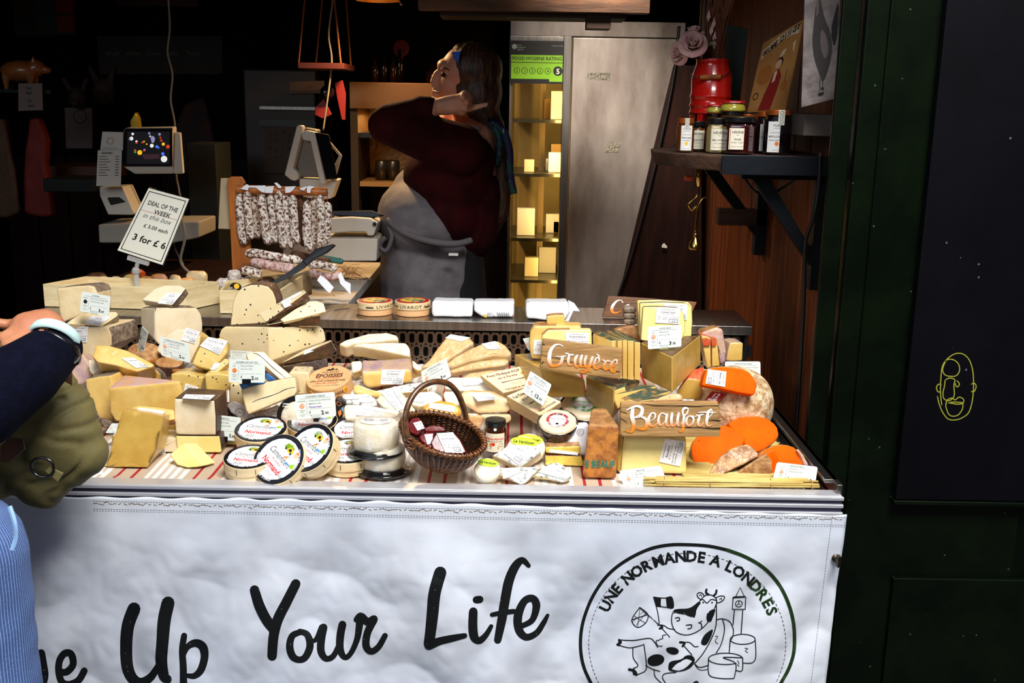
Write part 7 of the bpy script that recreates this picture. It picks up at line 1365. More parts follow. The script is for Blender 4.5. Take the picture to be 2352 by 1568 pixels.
# roses and dried stems
PET = M('pale_pink_petal', (226,190,176), .6, c2=(214,150,150), ns=30, sheen=.2)
def rose(lb_, px, py, Y, R_, ax, base):
    c0 = P(px, py, Y); par = thing('artificial_rose', lb_, 'flower', base, 'artificial flowers in the red milk can'); ax = Vector(ax).normalized(); u = ax.orthogonal().normalized(); v = ax.cross(u); b = MB()
    for ring, (n, rr, hh, op) in enumerate(((3,.25,.55,.15),(5,.5,.6,.35),(6,.8,.55,.6),(7,1.05,.4,.95))):
        for j in range(n):
            a = 2*math.pi*(j+.4*ring)/n; V = []; F = []
            for q in range(5):
                t = q/4
                for s in range(5):
                    aa = a+(s/4-.5)*2*math.pi/n*1.25*(.6+.4*math.sin(t*1.6)); rad = R_*(rr*(.35+op*.75*t**1.1)); zz_ = R_*(-.35+hh*1.4*t-(.35 if t == 1 and ring > 1 else 0)*abs(s-2)/2*.5-(ring > 2)*t*t*.35)
                    V.append(c0+(u*math.cos(aa)+v*math.sin(aa))*rad+ax*zz_)
            F = [(q*5+s, q*5+s+1, q*5+s+6, q*5+s+5) for q in range(4) for s in range(4)]; b.add(V, F)
    b.build('petals', PET, par, smooth=True, solid=.0012, sub=1); b = MB(); b.tube(spline([c0-ax*R_*.3, (c0+base)/2+Vector((-.01,0,.02)), base], 5), .002, 6); b.build('stem', M('green_stem', (60,90,40), .6), par)
bs_ = c+Vector((-.01,0,h*.95))
rose('largest pale pink rose facing forward over the red milk can', 1592, 98, 2.80, .036, (-.1,-.9,.5), bs_); rose('pink rose drooping lowest at the left of the milk can flowers', 1557, 122, 2.82, .030, (-.7,-.6,-.1), bs_+Vector((-.01,0,0))); rose('pink rose uppermost behind the largest rose', 1594, 72, 2.87, .028, (-.1,-.3,.9), bs_+Vector((0,.01,0)))
par = thing('dried_stems', 'bunch of dried brown twigs rising from the red milk can', 'dried flowers', bs_+Vector((.01,0,-.02))); b = MB()
for k in range(46):
    p0 = bs_+Vector((.01+rnd.uniform(-.012,.012), rnd.uniform(-.012,.012), -.03)); t_ = P(1655+rnd.uniform(-28,40), -30, 2.88); m_ = (p0+t_)/2+Vector((rnd.uniform(-.012,.012)-.005, 0, 0)); b.tube(spline([p0, m_, t_], 4), .0011, 4, cap=False)
b.build('twigs', M('dry_twig', (120,66,38), .7), par)
b = MB()
for k in range(5):
    q = P(1632+rnd.uniform(-6,10), 50+16*k, 2.86); b.add([q, q+Vector((.006,0,.012)), q+Vector((.001,0,.03)), q+Vector((-.005,0,.012))], [(0,1,2,3)])
b.build('pink_buds', PET, par, solid=.002)
b = MB(); b.add([P(1618,108,2.84), P(1628,98,2.84), P(1640,94,2.84), P(1634,104,2.84)], [(0,1,2,3)]); b.build('leaf', M('fresh_leaf', (110,140,60), .5), par, solid=.0012)
b = MB(); p = P(1620,60,2.98); b.lathe([(0,-.5),(.016,-.5),(.016,-.05),(.021,-.04),(.016,-.03),(.022,-.018),(.016,-.006),(.024,.01),(.018,.03),(.018,.3),(0,.3)], (p.x,p.y,ZS+.502), (0,0,1), 24); tagit(b.build('turned_wooden_post', M('dark_turned_wood', (40,20,14), .3, coat=.3), smooth=True), 'dark turned wooden post standing behind the milk can flowers', 'post')
# jars
def LB(brand, l1, l2, border=None, fruit=None):
    it = [('t',brand,.5,.76,.15,'c',0,.01,0,.8), ('t','Paris',.5,.66,.06,'c',1), ('t',l1,.5,.44,.11,'c',1,.02,0,.8), ('t',l2,.5,.3,.09,'c',1,.0,.3,.7), ('t','CONDIMENT ET GOURMANDISE',.5,.12,.05,'c',1,0,0,.7)]
    if border is not None: it.append(('o',.05,.04,.95,.96,.022,border))
    if fruit: it.append(('c',.5,.22,.08,fruit))
    return it
CRL = M('cream_jar_label', (226,218,196), .6); CPL = M('copper_lid', (196,104,44), .35, .7)
HON = M('dark_honey_glass', (88,46,14), .06, coat=.8); LAV = M('pale_honey_glass', (176,156,104), .08, coat=.8); FRA = M('dark_red_jam_glass', (52,10,10), .06, coat=.8); BLU = M('blackish_jam_glass', (14,8,12), .06, coat=.8)
def shelfjar(lb_, px, y0, y1, Y, wpx, glass, lid, label=None, hexa=0, strip=False, lz=(.08,.70), lw=1.5, bg=None, twist=0):
    s = (P(px+50,y0,Y)-P(px,y0,Y)).length/50; r_ = wpx*s/2; pp = P(px, y0, Y); H_ = P(px, y1, Y).z-ZS-.002; par = thing('jam_jar', lb_, 'jar', (pp.x,pp.y,ZS+.002), 'jars on the wall shelf'); b0 = Vector((pp.x,pp.y,ZS+.002))
    lh = .013; b = MB(); n = hexa or 32; b.lathe([(0,0),(r_*.93,0),(r_,.004),(r_,H_-lh-.012),(r_*.86,H_-lh-.003),(r_*.84,H_-lh),(0,H_-lh)], b0, (0,0,1), n); b.build('glass_body', glass, par, smooth=not hexa, bev=.003 if hexa else 0)
    b = MB(); b.lathe([(r_*.85,H_-lh),(r_*.95,H_-lh),(r_*.96,H_-.001),(r_*.93,H_),(0,H_)], b0, (0,0,1), 36); b.build('lid', lid, par, bev=.0008)
    if label: 
        if hexa: rr = r_*math.cos(math.pi/hexa)*.0+r_*.93
        jlabel(par, b0+Vector((twist,0,0)), r_*(1.0), H_*lz[0], H_*lz[1], r_*lw, label, PM, bg or CRL)
    if strip: jlabel(par, b0, r_*.97, H_*.66, H_*1.0, r_*.45, [('ring',.5,.5+.3*q,.12,.03,1) for q in (-1,0,1)], PM, M('patterned_strip', (214,208,196), .6), off=.0016, name='seal_strip')
    return par
OL = lambda a, b_, fr: [('t','OLBIA',.5,.84,.11,'c',0,.0,0,.7), ('t','en PROVENCE',.5,.77,.045,'c',1), ('r',.05,.70,.95,.71,3), ('t','CONFITURE EXTRA',.5,.62,.05,'c',1,0,0,.7), ('t',a,.5,.48,.09,'c',0,.01,0,.85), ('t',b_,.5,.38,.06,'c',0,0,0,.8), ('c',.5,.28,.07,fr), ('r',.05,.16,.95,.17,3), ('t','depuis Provence',.5,.06,.04,'c',1)]
WL = M('white_jar_label', (232,230,226), .6)
shelfjar('lemon jam jar with tall white label and copper lid at the shelf left end', 1572, 352, 271, 2.66, 40, HON, CPL, OL('CITRON & BASILIC','de Menton',6), strip=True, lz=(.05,.78), lw=1.3, bg=WL)
shelfjar('square honey jar with black lid, second from the left on the shelf', 1598, 350, 278, 2.72, 42, HON, BLID, LB('HÉDÈNE','MIEL MONTAGNE','du Limousin'), hexa=6)
shelfjar('dark square honey jar half hidden between two others', 1617, 350, 278, 2.78, 34, BLU, BLID, LB('HÉDÈNE','MIEL','de Provence'), hexa=6)
shelfjar('square jar of pale lavender honey with black lid', 1645, 350, 271, 2.64, 50, LAV, BLID, LB('HÉDÈNE','MIEL LAVANDE','du Luberon'), hexa=6)
shelfjar('large hexagonal strawberry jam jar with red-bordered label', 1694, 351, 268, 2.60, 74, FRA, BLID, LB('HÉDÈNE','FRAISE','& MIEL TILLEUL', border=3), hexa=6, lz=(.13,.70), lw=1.05, twist=-.010)
shelfjar('dark jam jar with copper lid behind the large hexagonal jar', 1712, 345, 262, 2.74, 50, BLU, CPL)
shelfjar('dark wild berry jar with copper lid half hidden behind its twin', 1754, 350, 256, 2.68, 44, BLU, CPL, OL('CERISE NOIRE','de Provence',7), lz=(.05,.7), bg=WL)
shelfjar('dark wild berry jar with copper lid and full white label at the right', 1782, 351, 252, 2.62, 62, BLU, CPL, OL('MYRTILLE SAUVAGE','Saveurs gourmandes',2), strip=True, lz=(.05,.74), lw=1.35, bg=WL, twist=-.008)
REDL = M('red_lid', (206,26,34), .3, coat=.3); MUS = M('mustard_glass', (176,164,60), .12, coat=.8)
for lb_, px, Y, y1, w_, g_ in (('mustard jar with a red lid at the left on top of the honey jars', 1642, 2.74, 240, 38, 0), ('larger mustard jar with a red lid on top of the strawberry jam', 1682, 2.70, 231, 54, 1)):
    s = (P(px+50,300,Y)-P(px,300,Y)).length/50; r_ = w_*s/2; z0 = P(px, 269 if g_ else 276, Y).z; pp = P(px, 270, Y); b0 = Vector((pp.x, pp.y, ZS+.002)); z0 = ZS+.098 if not g_ else ZS+.103; H_ = P(px, y1, Y).z-z0
    sup = thing('jam_jar', 'lower jar carrying the %s mustard jar' % ('larger' if g_ else 'smaller'), 'jar', b0, 'jars on the wall shelf'); b = MB(); b.lathe([(0,0),(r_,0),(r_,z0-ZS-.016),(r_*.9,z0-ZS-.012),(0,z0-ZS-.012)], b0, (0,0,1), 24); b.build('glass_body', HON, sup, smooth=False); b = MB(); b.lathe([(0,z0-ZS-.0118),(r_*.95,z0-ZS-.0118),(r_*.95,z0-ZS-.003),(0,z0-ZS-.003)], b0, (0,0,1), 24); b.build('lid', BLID, sup)
    b0 = Vector((pp.x, pp.y, z0)); par = thing('mustard_jar', lb_, 'jar', b0, 'mustard jars with red lids'); b = MB(); b.lathe([(0,0),(r_*1.05,0),(r_*1.08,.004),(r_*1.0,H_*.5),(r_*.82,H_*.75),(r_*.82,H_*.8),(0,H_*.8)], b0, (0,0,1), 36); b.build('glass_body', MUS, par, smooth=True)
    b = MB(); b.lathe([(r_*.84,H_*.76),(r_*.96,H_*.77),(r_*.97,H_*.97),(r_*.93,H_),(0,H_)], b0, (0,0,1), 40); b.build('lid', REDL, par, bev=.0008); jlabel(par, b0, r_*.98, H_*.78, H_*.94, r_*2.0, [('t','PAR AMOUR DU GOÛT',.5,.2,.6,'c',9,.02,0,.85)], PM, REDL, off=.0006)
# posters on the wall
def poster(lb_, q, items, mats, m_, t=.004, name='poster'):
    A = qplane(q, (XW-.008,0,0), (-1,0,0)); o = plate(name, A, t, m_, None); tagit(o, lb_, 'poster'); prt(Quad(A, .0008), items, 'print', o, mats, 1); return o
OCH = M('ochre_poster', (186,136,72), .7, c2=(160,110,54), ns=6); OM = [M('poster_dark',(36,20,14),.7), M('poster_red',(140,28,20),.7), M('poster_flesh',(214,170,130),.7), M('poster_cream',(216,196,160),.7), M('poster_gold',(170,104,44),.7)]
A = [PP(x, y, P(1780,150,2.75), (-.85,-.5,.15)) for x, y in ((1752,100),(1846,44),(1802,256),(1716,258))]
o = plate('poster', A, .004, OCH, None); tagit(o, 'ochre old advertising poster lettered Beurre d Isigny leaning on the right wall', 'poster')
Q = Quad(A, .0008); txt = "BEURRE D'ISIGNY"; it = [('p',[(.06,.74),(.3,.84),(.55,.885),(.8,.88),(.96,.86),(.96,.965),(.7,.975),(.4,.955),(.06,.87)],3)]
for k, ch_ in enumerate(txt):
    u_ = .08+.86*k/len(txt); vv = .77+.14*math.sin(min(1.45, u_*1.7)); it.append(('t',ch_,u_,vv,.095,'l',0,.03))
it += [('c',.60,.60,.065,0), ('c',.585,.585,.055,2), ('p',[(.56,.66),(.68,.68),(.72,.75),(.62,.74)],3), ('p',[(.50,.50),(.64,.52),(.72,.42),(.68,.24),(.60,.02),(.28,.02),(.36,.22),(.44,.36)],1), ('p',[(.52,.50),(.60,.50),(.57,.38),(.50,.36)],3), ('c',.26,.50,.13,4), ('c',.26,.50,.115,3), ('c',.84,.30,.06,4), ('r',.835,.34,.845,.48,0), ('ring',.14,.22,.05,.012,0), ('p',[(.86,.78),(.93,.80),(.92,.66),(.88,.70)],3)]
prt(Q, it, 'print', o, OM, 1)
RO = [M('rooster_dark',(58,52,52),.7), M('rooster_mid',(104,94,90),.7), M('rooster_black',(26,24,26),.7)]
A = [PP(x, y, P(1880,120,2.45), (-.6,-.8,0)) for x, y in ((1848,-20),(1930,-30),(1920,226),(1840,247))]
o = plate('poster', A, .005, M('distressed_white_board', (150,140,136), .8, c2=(110,100,98), ns=16, bump=.4, spots=((60,54,54), 26, .12, .4)), None, bev=.001); tagit(o, 'pale distressed board painted with a grey rooster at the stall corner', 'poster')
prt(Quad(A, .0008), [('p',smoothpoly([(.42,.98),(.5,.86),(.6,.74),(.78,.62),(.86,.45),(.78,.3),(.62,.16),(.5,.26),(.34,.40),(.26,.56),(.30,.72),(.34,.88)],1),0), ('p',smoothpoly([(.5,.66),(.66,.60),(.76,.46),(.66,.36),(.5,.5)],1),1), ('p',[(.36,.99),(.42,.99),(.42,.80),(.36,.76)],1), ('p',smoothpoly([(.78,.62),(.88,.78),(.98,.9),(.99,.6),(.9,.45)],1),2), ('r',.60,.10,.62,.2,2), ('r',.52,.10,.54,.22,2), ('p',[(.48,.09),(.66,.09),(.64,.06),(.5,.06)],2)], 'print', o, RO, 1)
f = slab('green_board', '0 1668,55 1718,66 1688,325 1660,325', 3.15, nrm(-20,4), .006, M('dull_green_board', (60,76,70), .8), (), None, bev=.001); tagit(f.o, 'dull green board leaning behind the milk can', 'board')
b = MB(); b.box((XW-.10,2.50,ZS+.05), (XW-.004,3.2,ZS+.10)); tagit(b.build('wall_ledge', M('dim_grey_board', (84,74,68), .7), bev=.002), 'dim grey board along the wall behind the berry jars', 'board')
# gooseneck lamp under the shelf
BR = M('polished_brass', (214,176,96), .18, 1); par = thing('clip_lamp', 'small lit brass gooseneck clip lamp hanging under the wall shelf', 'lamp', P(1597,570,2.72))
b = MB(); b.tube(spline([P(x, y, 2.72) for x, y in ((1604,425),(1601,450),(1588,462),(1582,470),(1590,482),(1603,474),(1601,500),(1598,530))], 6), .0035, 8); b.tube(spline([P(x, y, 2.71) for x, y in ((1624,452),(1612,458),(1603,478),(1599,505),(1597,532))], 6), .0028, 8)
b.tube([P(1606,380,2.72), P(1604,428,2.72)], .008, 10); b.build('gooseneck', BR, par, smooth=True)
c = P(1596,572,2.71); b = MB(); b.lathe([(.0165,0),(.017,.004),(.015,.015),(.007,.028),(.005,.034),(.007,.038),(.004,.044),(0,.045)], c, (0,0,1), 28); b.build('lamp_head', BR, par, smooth=True); b = MB(); b.lathe([(0,.001),(.015,.001)], c, (0,0,1), 24); b.build('bulb', M('bright_bulb', (255,240,215), .5, emit=14), par)
l = bpy.data.lights.new('clip_light', 'SPOT'); l.energy = 2.2; l.color = (1,.8,.55); l.spot_size = 1.7; l.spot_blend = .7; l.shadow_soft_size = .015; o = bpy.data.objects.new('clip_light', l); COL.objects.link(o); o.location = c-Vector((0,0,.004))
b = MB(); b.box(*bxp(1575,405,1592,415,2.72,.03)); tagit(b.build('orange_clip', M('orange_plastic', (200,70,20), .4), bev=.002), 'small orange plastic clip under the wall shelf', 'clip')
# ======== dim things on the left ========
def flat(name, lb_, cat, q, Y, m_, items=None, mats=None, t=.004, yaw=0, group=None):
    n = nrm(yaw,0); c0 = P(*cen(K(q)), Y); A = [PP(x, y, c0, n) for x, y in K(q)]; o = plate(name, A, t, m_, None); tagit(o, lb_, cat, group)
    if items: prt(Quad(A, .001), items, 'print', o, mats or PM, 1)
    return o
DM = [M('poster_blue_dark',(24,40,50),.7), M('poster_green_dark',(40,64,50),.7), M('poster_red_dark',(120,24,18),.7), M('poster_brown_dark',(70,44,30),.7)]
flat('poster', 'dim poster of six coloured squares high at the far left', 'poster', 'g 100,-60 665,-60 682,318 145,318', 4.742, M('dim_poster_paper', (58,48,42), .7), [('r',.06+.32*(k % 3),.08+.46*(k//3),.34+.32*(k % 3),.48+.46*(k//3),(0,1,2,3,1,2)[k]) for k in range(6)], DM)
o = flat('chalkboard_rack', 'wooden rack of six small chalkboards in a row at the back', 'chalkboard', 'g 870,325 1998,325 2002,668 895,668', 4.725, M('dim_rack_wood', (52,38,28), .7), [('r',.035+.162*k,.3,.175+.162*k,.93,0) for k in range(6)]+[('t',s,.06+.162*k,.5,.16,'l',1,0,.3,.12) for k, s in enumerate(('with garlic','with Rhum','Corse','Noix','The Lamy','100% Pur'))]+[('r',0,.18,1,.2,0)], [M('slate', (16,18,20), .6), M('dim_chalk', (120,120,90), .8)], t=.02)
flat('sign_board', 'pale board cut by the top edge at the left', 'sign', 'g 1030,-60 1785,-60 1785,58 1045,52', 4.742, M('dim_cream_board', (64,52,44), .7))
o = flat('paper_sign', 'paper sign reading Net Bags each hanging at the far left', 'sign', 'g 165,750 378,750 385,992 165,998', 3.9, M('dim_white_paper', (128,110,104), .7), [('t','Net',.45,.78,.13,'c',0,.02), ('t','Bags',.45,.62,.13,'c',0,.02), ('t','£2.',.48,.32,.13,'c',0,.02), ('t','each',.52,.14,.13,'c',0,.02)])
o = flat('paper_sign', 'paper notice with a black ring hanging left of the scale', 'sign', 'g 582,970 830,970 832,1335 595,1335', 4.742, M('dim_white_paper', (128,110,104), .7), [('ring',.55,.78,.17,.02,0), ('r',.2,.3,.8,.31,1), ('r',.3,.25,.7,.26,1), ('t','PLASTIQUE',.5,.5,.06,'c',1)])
def bag(name, lb_, s, Y, m_, yaw=0): f = slab(name, s, Y, nrm(yaw,0), .05, m_, (), None, bev=.012, bseg=3); organic(f.o, .012, 9, 4); tagit(f.o, lb_, 'bag', 'net bags hanging at the far left'); return f
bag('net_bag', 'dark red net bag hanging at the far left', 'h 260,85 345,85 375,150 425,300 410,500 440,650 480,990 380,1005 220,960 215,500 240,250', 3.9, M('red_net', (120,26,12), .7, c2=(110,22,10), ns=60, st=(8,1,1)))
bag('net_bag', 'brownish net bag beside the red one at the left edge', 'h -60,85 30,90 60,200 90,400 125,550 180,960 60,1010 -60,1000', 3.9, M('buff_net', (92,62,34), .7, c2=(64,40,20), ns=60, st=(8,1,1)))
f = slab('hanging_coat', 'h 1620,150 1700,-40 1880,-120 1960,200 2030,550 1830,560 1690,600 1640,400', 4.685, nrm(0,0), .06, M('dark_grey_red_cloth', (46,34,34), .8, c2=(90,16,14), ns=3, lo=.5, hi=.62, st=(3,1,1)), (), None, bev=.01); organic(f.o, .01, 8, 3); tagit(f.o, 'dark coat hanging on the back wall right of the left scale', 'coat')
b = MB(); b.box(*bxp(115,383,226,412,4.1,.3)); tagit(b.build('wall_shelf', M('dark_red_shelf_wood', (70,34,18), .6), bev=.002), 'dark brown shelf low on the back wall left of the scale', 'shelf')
PIG = M('terracotta_pig', (170,100,48), .35, c2=(140,76,34), ns=8, coat=.4); pc = P(48,163,4.0)
tagit(blob('pig_figure', [('e', pc, (.075,.045,.04), None), ('e', pc+Vector((.055,0,.012)), (.035,.03,.032), None), ('c', pc+Vector((.08,0,.008)), .016, pc+Vector((.10,0,.004)), .013), ('c', pc+Vector((-.05,-.02,-.02)), .014, pc+Vector((-.048,-.02,-.066)), .009), ('c', pc+Vector((-.05,.02,-.02)), .014, pc+Vector((-.048,.02,-.066)), .009), ('c', pc+Vector((.04,-.02,-.02)), .014, pc+Vector((.042,-.02,-.066)), .009), ('c', pc+Vector((.04,.02,-.02)), .014, pc+Vector((.042,.02,-.066)), .009), ('c', pc+Vector((.055,-.018,.035)), .008, pc+Vector((.06,-.02,.052)), .004), ('c', pc+Vector((-.074,0,.01)), .004, pc+Vector((-.088,0,.016)), .003)], PIG, vox=.004, sm=3), 'brown pig figurine standing on a high shelf at the far left', 'figurine')
b = MB(); b.box((pc.x-.16,3.92,pc.z-.080), (pc.x+.14,4.1,pc.z-.068)); tagit(b.build('wire_shelf', BLKP, None), 'thin dark shelf under the pig figurine', 'shelf')
for s, lb_, px, py in (('rabbit_mask','pale rabbit head ornament hanging above the left scale',240,210), ('pig_mask','small pale pig head ornament left of the rabbit head',178,225)):
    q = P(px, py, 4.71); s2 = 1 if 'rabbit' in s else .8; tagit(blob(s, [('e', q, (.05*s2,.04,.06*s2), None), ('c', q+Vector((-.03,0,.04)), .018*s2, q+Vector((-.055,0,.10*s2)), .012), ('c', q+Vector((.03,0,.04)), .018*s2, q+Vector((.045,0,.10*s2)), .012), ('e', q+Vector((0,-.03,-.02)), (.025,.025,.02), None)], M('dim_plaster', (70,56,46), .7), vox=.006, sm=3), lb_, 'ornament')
f = slab('yellow_packet', 'g 1170,1090 1215,1010 1240,1060 1252,1148 1175,1148', 3.50, nrm(0,0), .03, M('shiny_yellow_foil', (220,180,50), .25, .4), (), None, bev=.003); tagit(f.o, 'small shiny yellow packet behind the left scale screen', 'packet')
b = MB(); b.tube(spline([P(x, y, 3.6) for x, y in ((384,-40),(390,60),(385,120),(396,170),(392,230),(402,290),(405,400),(410,430),(420,500),(400,560),(430,620),(440,640))], 6), .0035, 6); tagit(b.build('hanging_cable', MC['pale_cable'], smooth=True), 'long pale twisted cable hanging in front of the left scale', 'cable')
b = MB(); b.tube(spline([P(x, y, 3.4) for x, y in ((410,480),(425,540),(415,600),(440,630))], 6), .005, 6); tagit(b.build('hanging_cable', MC['pale_cable'], smooth=True), 'short thick cable beside the Deal of the Week sign', 'cable')
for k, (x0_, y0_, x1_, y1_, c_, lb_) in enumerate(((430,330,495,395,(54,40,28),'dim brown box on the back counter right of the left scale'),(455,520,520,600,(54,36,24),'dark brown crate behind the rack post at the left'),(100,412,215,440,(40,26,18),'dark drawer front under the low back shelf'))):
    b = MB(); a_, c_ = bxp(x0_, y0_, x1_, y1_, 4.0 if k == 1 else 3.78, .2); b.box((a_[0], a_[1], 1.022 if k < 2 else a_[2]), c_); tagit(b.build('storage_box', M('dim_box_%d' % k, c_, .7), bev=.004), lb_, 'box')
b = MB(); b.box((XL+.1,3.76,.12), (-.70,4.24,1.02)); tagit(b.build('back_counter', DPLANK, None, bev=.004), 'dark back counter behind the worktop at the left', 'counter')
# ======== people ========
SKIN = M('skin', (206,150,120), .55, c2=(196,132,104), ns=20); SKL = M('skin_in_street', (192,128,92), .5, c2=(178,112,80), ns=20, bump=.15, bs=120)
YW = 3.45
def W_(px, py, dy=0): return P(px, py, YW+dy)
v3 = lambda x, y, z: Vector((x, y, z))
par = thing('person', 'woman in dark red blouse and grey apron facing left, hand raised to her hair', 'person', (W_(1000,500).x, YW, .12))
hd = W_(1068,176)
torso = [('e', W_(1045,400), (.125,.15,.15), None), ('e', W_(1000,480), (.135,.14,.12), None), ('e', W_(985,600), (.135,.14,.15), None), ('c', W_(985,660), .12, W_(985,760,0), .12)]
sh, el, wr = W_(1062,335,-.15), W_(893,288,-.24), W_(1002,246,-.20)
head = [('e', hd+v3(.005,0,.015), (.083,.072,.085), None), ('e', hd+v3(-.035,0,-.03), (.052,.056,.062), None), ('c', hd+v3(-.03,0,-.05), .042, hd+v3(-.052,0,-.066), .024), ('c', hd+v3(.01,0,-.06), .05, W_(1078,310), .06),
 ('c', W_(1004,170), .013, W_(997,188), .0135), ('e', W_(1001,186), (.013,.014,.009), None), ('c', W_(1002,204), .013, W_(1005,216), .014), ('e', W_(998,207), (.009,.018,.006), None), ('e', W_(998,214), (.0095,.018,.007), None), ('e', W_(1018,150), (.02,.045,.02), None)]
arm = [('c', sh, .055, el, .042), ('c', el, .040, wr, .026), ('c', wr, .025, W_(1022,243,-.20), .029), ('c', W_(1022,243,-.20), .029, W_(1052,238,-.20), .031)]
fing = []
for k, (a, b_, c_) in enumerate((((1056,225),(1068,214),(1062,224)),((1062,230),(1078,222),(1072,236)),((1062,240),(1077,236),(1070,250)))):
    dz = -.215+.012*k; fing += [('c', W_(*a,dz), .0125, W_(*b_,dz-.005), .0110), ('c', W_(*b_,dz-.005), .0110, W_(*c_,dz-.03), .009)]
fing += [('c', W_(1064,252,-.19), .012, W_(1090,247,-.19), .0095), ('c', W_(1090,247,-.19), .0095, W_(1118,240,-.19), .0075), ('c', W_(1040,250,-.19), .013, W_(1062,258,-.20), .011), ('c', W_(1012,235,-.17), .012, W_(992,228,-.15), .010)]
farm = [('c', W_(1060,345,.15), .052, W_(960,430,.2), .04), ('c', W_(960,430,.2), .038, W_(1000,300,.16), .028), ('c', W_(1000,300,.16), .03, W_(1040,262,.12), .03)]
hipz = W_(985,760).z
legs = [('c', v3(W_(975,0).x,YW-.09,hipz), .095, v3(W_(975,0).x,YW-.09,.55), .06), ('c', v3(W_(975,0).x,YW-.09,.55), .058, v3(W_(980,0).x,YW-.09,.2), .04), ('c', v3(W_(1000,0).x,YW+.09,hipz), .095, v3(W_(1000,0).x,YW+.09,.55), .06), ('c', v3(W_(1000,0).x,YW+.09,.55), .058, v3(W_(1005,0).x,YW+.09,.2), .04)]
back = [('e', W_(1092,365), (.06,.10,.09), None), ('c', W_(1085,320), .075, W_(1080,400), .09)]
blob('body', torso+head+arm+fing+farm+legs+back, SKIN, par, vox=.0055, sm=3)
BLS = M('dark_red_blouse', (58,6,9), .9, spec=.15, c2=(40,3,6), ns=10, bump=.2, bs=40)
blob('blouse', [('e', W_(1030,410), (.150,.185,.155), None), ('e', W_(1005,490), (.165,.185,.13), None), ('e', W_(1060,370,-.05), (.11,.13,.10), None), ('c', W_(1055,345,-.15), .085, W_(905,290,-.235), .063), ('e', W_(890,288,-.24), (.06,.06,.058), None), ('c', W_(900,282,-.24), .060, W_(970,250,-.21), .038), ('c', W_(970,250,-.21), .042, W_(984,246,-.20), .034), ('c', W_(1058,350,.15), .08, W_(960,425,.2), .06), ('c', W_(960,425,.2), .055, W_(992,320,.165), .04), ('c', W_(1085,440), .10, W_(1075,530), .10)], BLS, par, vox=.007, sm=6)
APR = M('grey_apron', (122,116,118), .85, c2=(104,98,102), ns=14, bump=.35, bs=18)
folds = lambda v: v + Vector((0, -.007*noise.noise(Vector((v.x*9+v.z*5, 0, v.z*4-v.x*6)))*1.6, 0))
blob('apron', [('e', W_(972,505,-.01), (.155,.196,.135), Matrix.Rotation(math.radians(30), 3, 'Y')), ('c', W_(958,440), .085, W_(972,520), .14), ('c', W_(983,570), .158, W_(985,640), .165), ('c', W_(985,620), .160, W_(985,900), .175)], APR, par, vox=.008, sm=8, cut=folds)
AB = M('apron_strap', (100,94,98), .85)
b = MB(); b.tube(spline([W_(890,505,-.16), W_(930,535,-.19), W_(990,555,-.2), W_(1045,560,-.19), W_(1082,552,-.16)], 6), .011, 8); b.tube(spline([W_(893,520,-.16), W_(900,545,-.17), W_(888,575,-.165), W_(872,565,-.16), W_(885,545,-.165)], 6), .007, 8); b.build('apron_tie', AB, par, smooth=True)
b = MB(); b.box((W_(1033,0,-.2).x,YW-.215,W_(0,540).z-.012), (W_(1056,0,-.2).x,YW-.21,W_(0,540).z-.004)); b.build('white_label', WHITE, par)
HAIR = M('brown_golden_hair', (34,20,13), .45, c2=(104,62,28), ns=30, lo=.45, hi=.7, st=(6,6,.5), bump=.5, bs=60)
hp_ = [('e', hd+v3(.028,0,.022), (.092,.082,.088), None), ('e', hd+v3(.045,0,-.05), (.075,.078,.09), None), ('c', W_(1100,250), .070, W_(1135,290), .035), ('c', W_(1135,290), .032, W_(1148,360), .028), ('c', W_(1148,360), .028, W_(1153,430), .032), ('c', W_(1153,430), .032, W_(1150,490), .028), ('c', W_(1150,490), .026, W_(1128,545), .012), ('c', W_(1060,120), .03, W_(1052,175,-.03), .022), ('c', W_(1052,175,-.04), .022, W_(1062,222,-.04), .02)]
def hcut(v):
    k = noise.noise(Vector((v.x*60, v.y*60, v.z*5)))*.004; return v + (v-hd).normalized()*k
blob('hair', hp_, HAIR, par, vox=.005, sm=4, cut=hcut)
b = MB(); b.lathe([(.0865,-.010),(.0885,0),(.0865,.010)], hd+v3(.000,0,.020), (-.78,0,.55), 48); V_ = b; 
b = MB(); b.add([W_(1037,120,-.085), W_(1058,117,-.085), W_(1052,146,-.088), W_(1042,132,-.088)], [(0,1,2,3)]); b.build('band_patch', M('blue_headband', (20,90,200), .6), par, solid=.003)
EYE = M('eye_dark', (20,14,12), .2); b = MB()
b.lathe([(0,-.005),(.006,-.003),(.008,0),(.006,.003),(0,.005)], W_(1018,172,-.056), (-.5,-1,0), 16); b.build('eye', EYE, par, smooth=True)
b = MB(); b.tube(spline([W_(1013,160,-.056), W_(1020,155,-.062), W_(1030,160,-.064)], 5), .0026, 6); b.build('eyebrow', HAIR, par); b = MB(); b.tube([W_(996,208,-.012), W_(1004,211,-.03), W_(1008,213,-.036)], .0022, 6); b.build('lips', M('lip', (160,80,74), .5), par)
SCF = M('patterned_blue_scarf', (24,30,70), .7, c2=(20,74,60), ns=30, lo=.5, hi=.56, spots=((220,220,230), 90, .16, .6))
b = MB()
for pts, r_ in (((1128,287,1140,300,1148,330,1140,380),.010),((1135,290,1156,300,1170,345,1172,400,1180,445),.012),((1122,285,1134,283,1146,292),.014)): b.tube(spline([W_(pts[i], pts[i+1], -.045) for i in range(0, len(pts), 2)], 6), [r_]*(6*(len(pts)//2-1)+1), 8)
b.build('hair_scarf', SCF, par, smooth=True)
b = MB(); b.tube(spline([W_(1052,300,-.10), W_(1075,292,-.095), W_(1100,296,-.07)], 6), .005, 8); b.build('collar_trim', M('pale_trim', (150,150,170), .6), par)
b = MB()
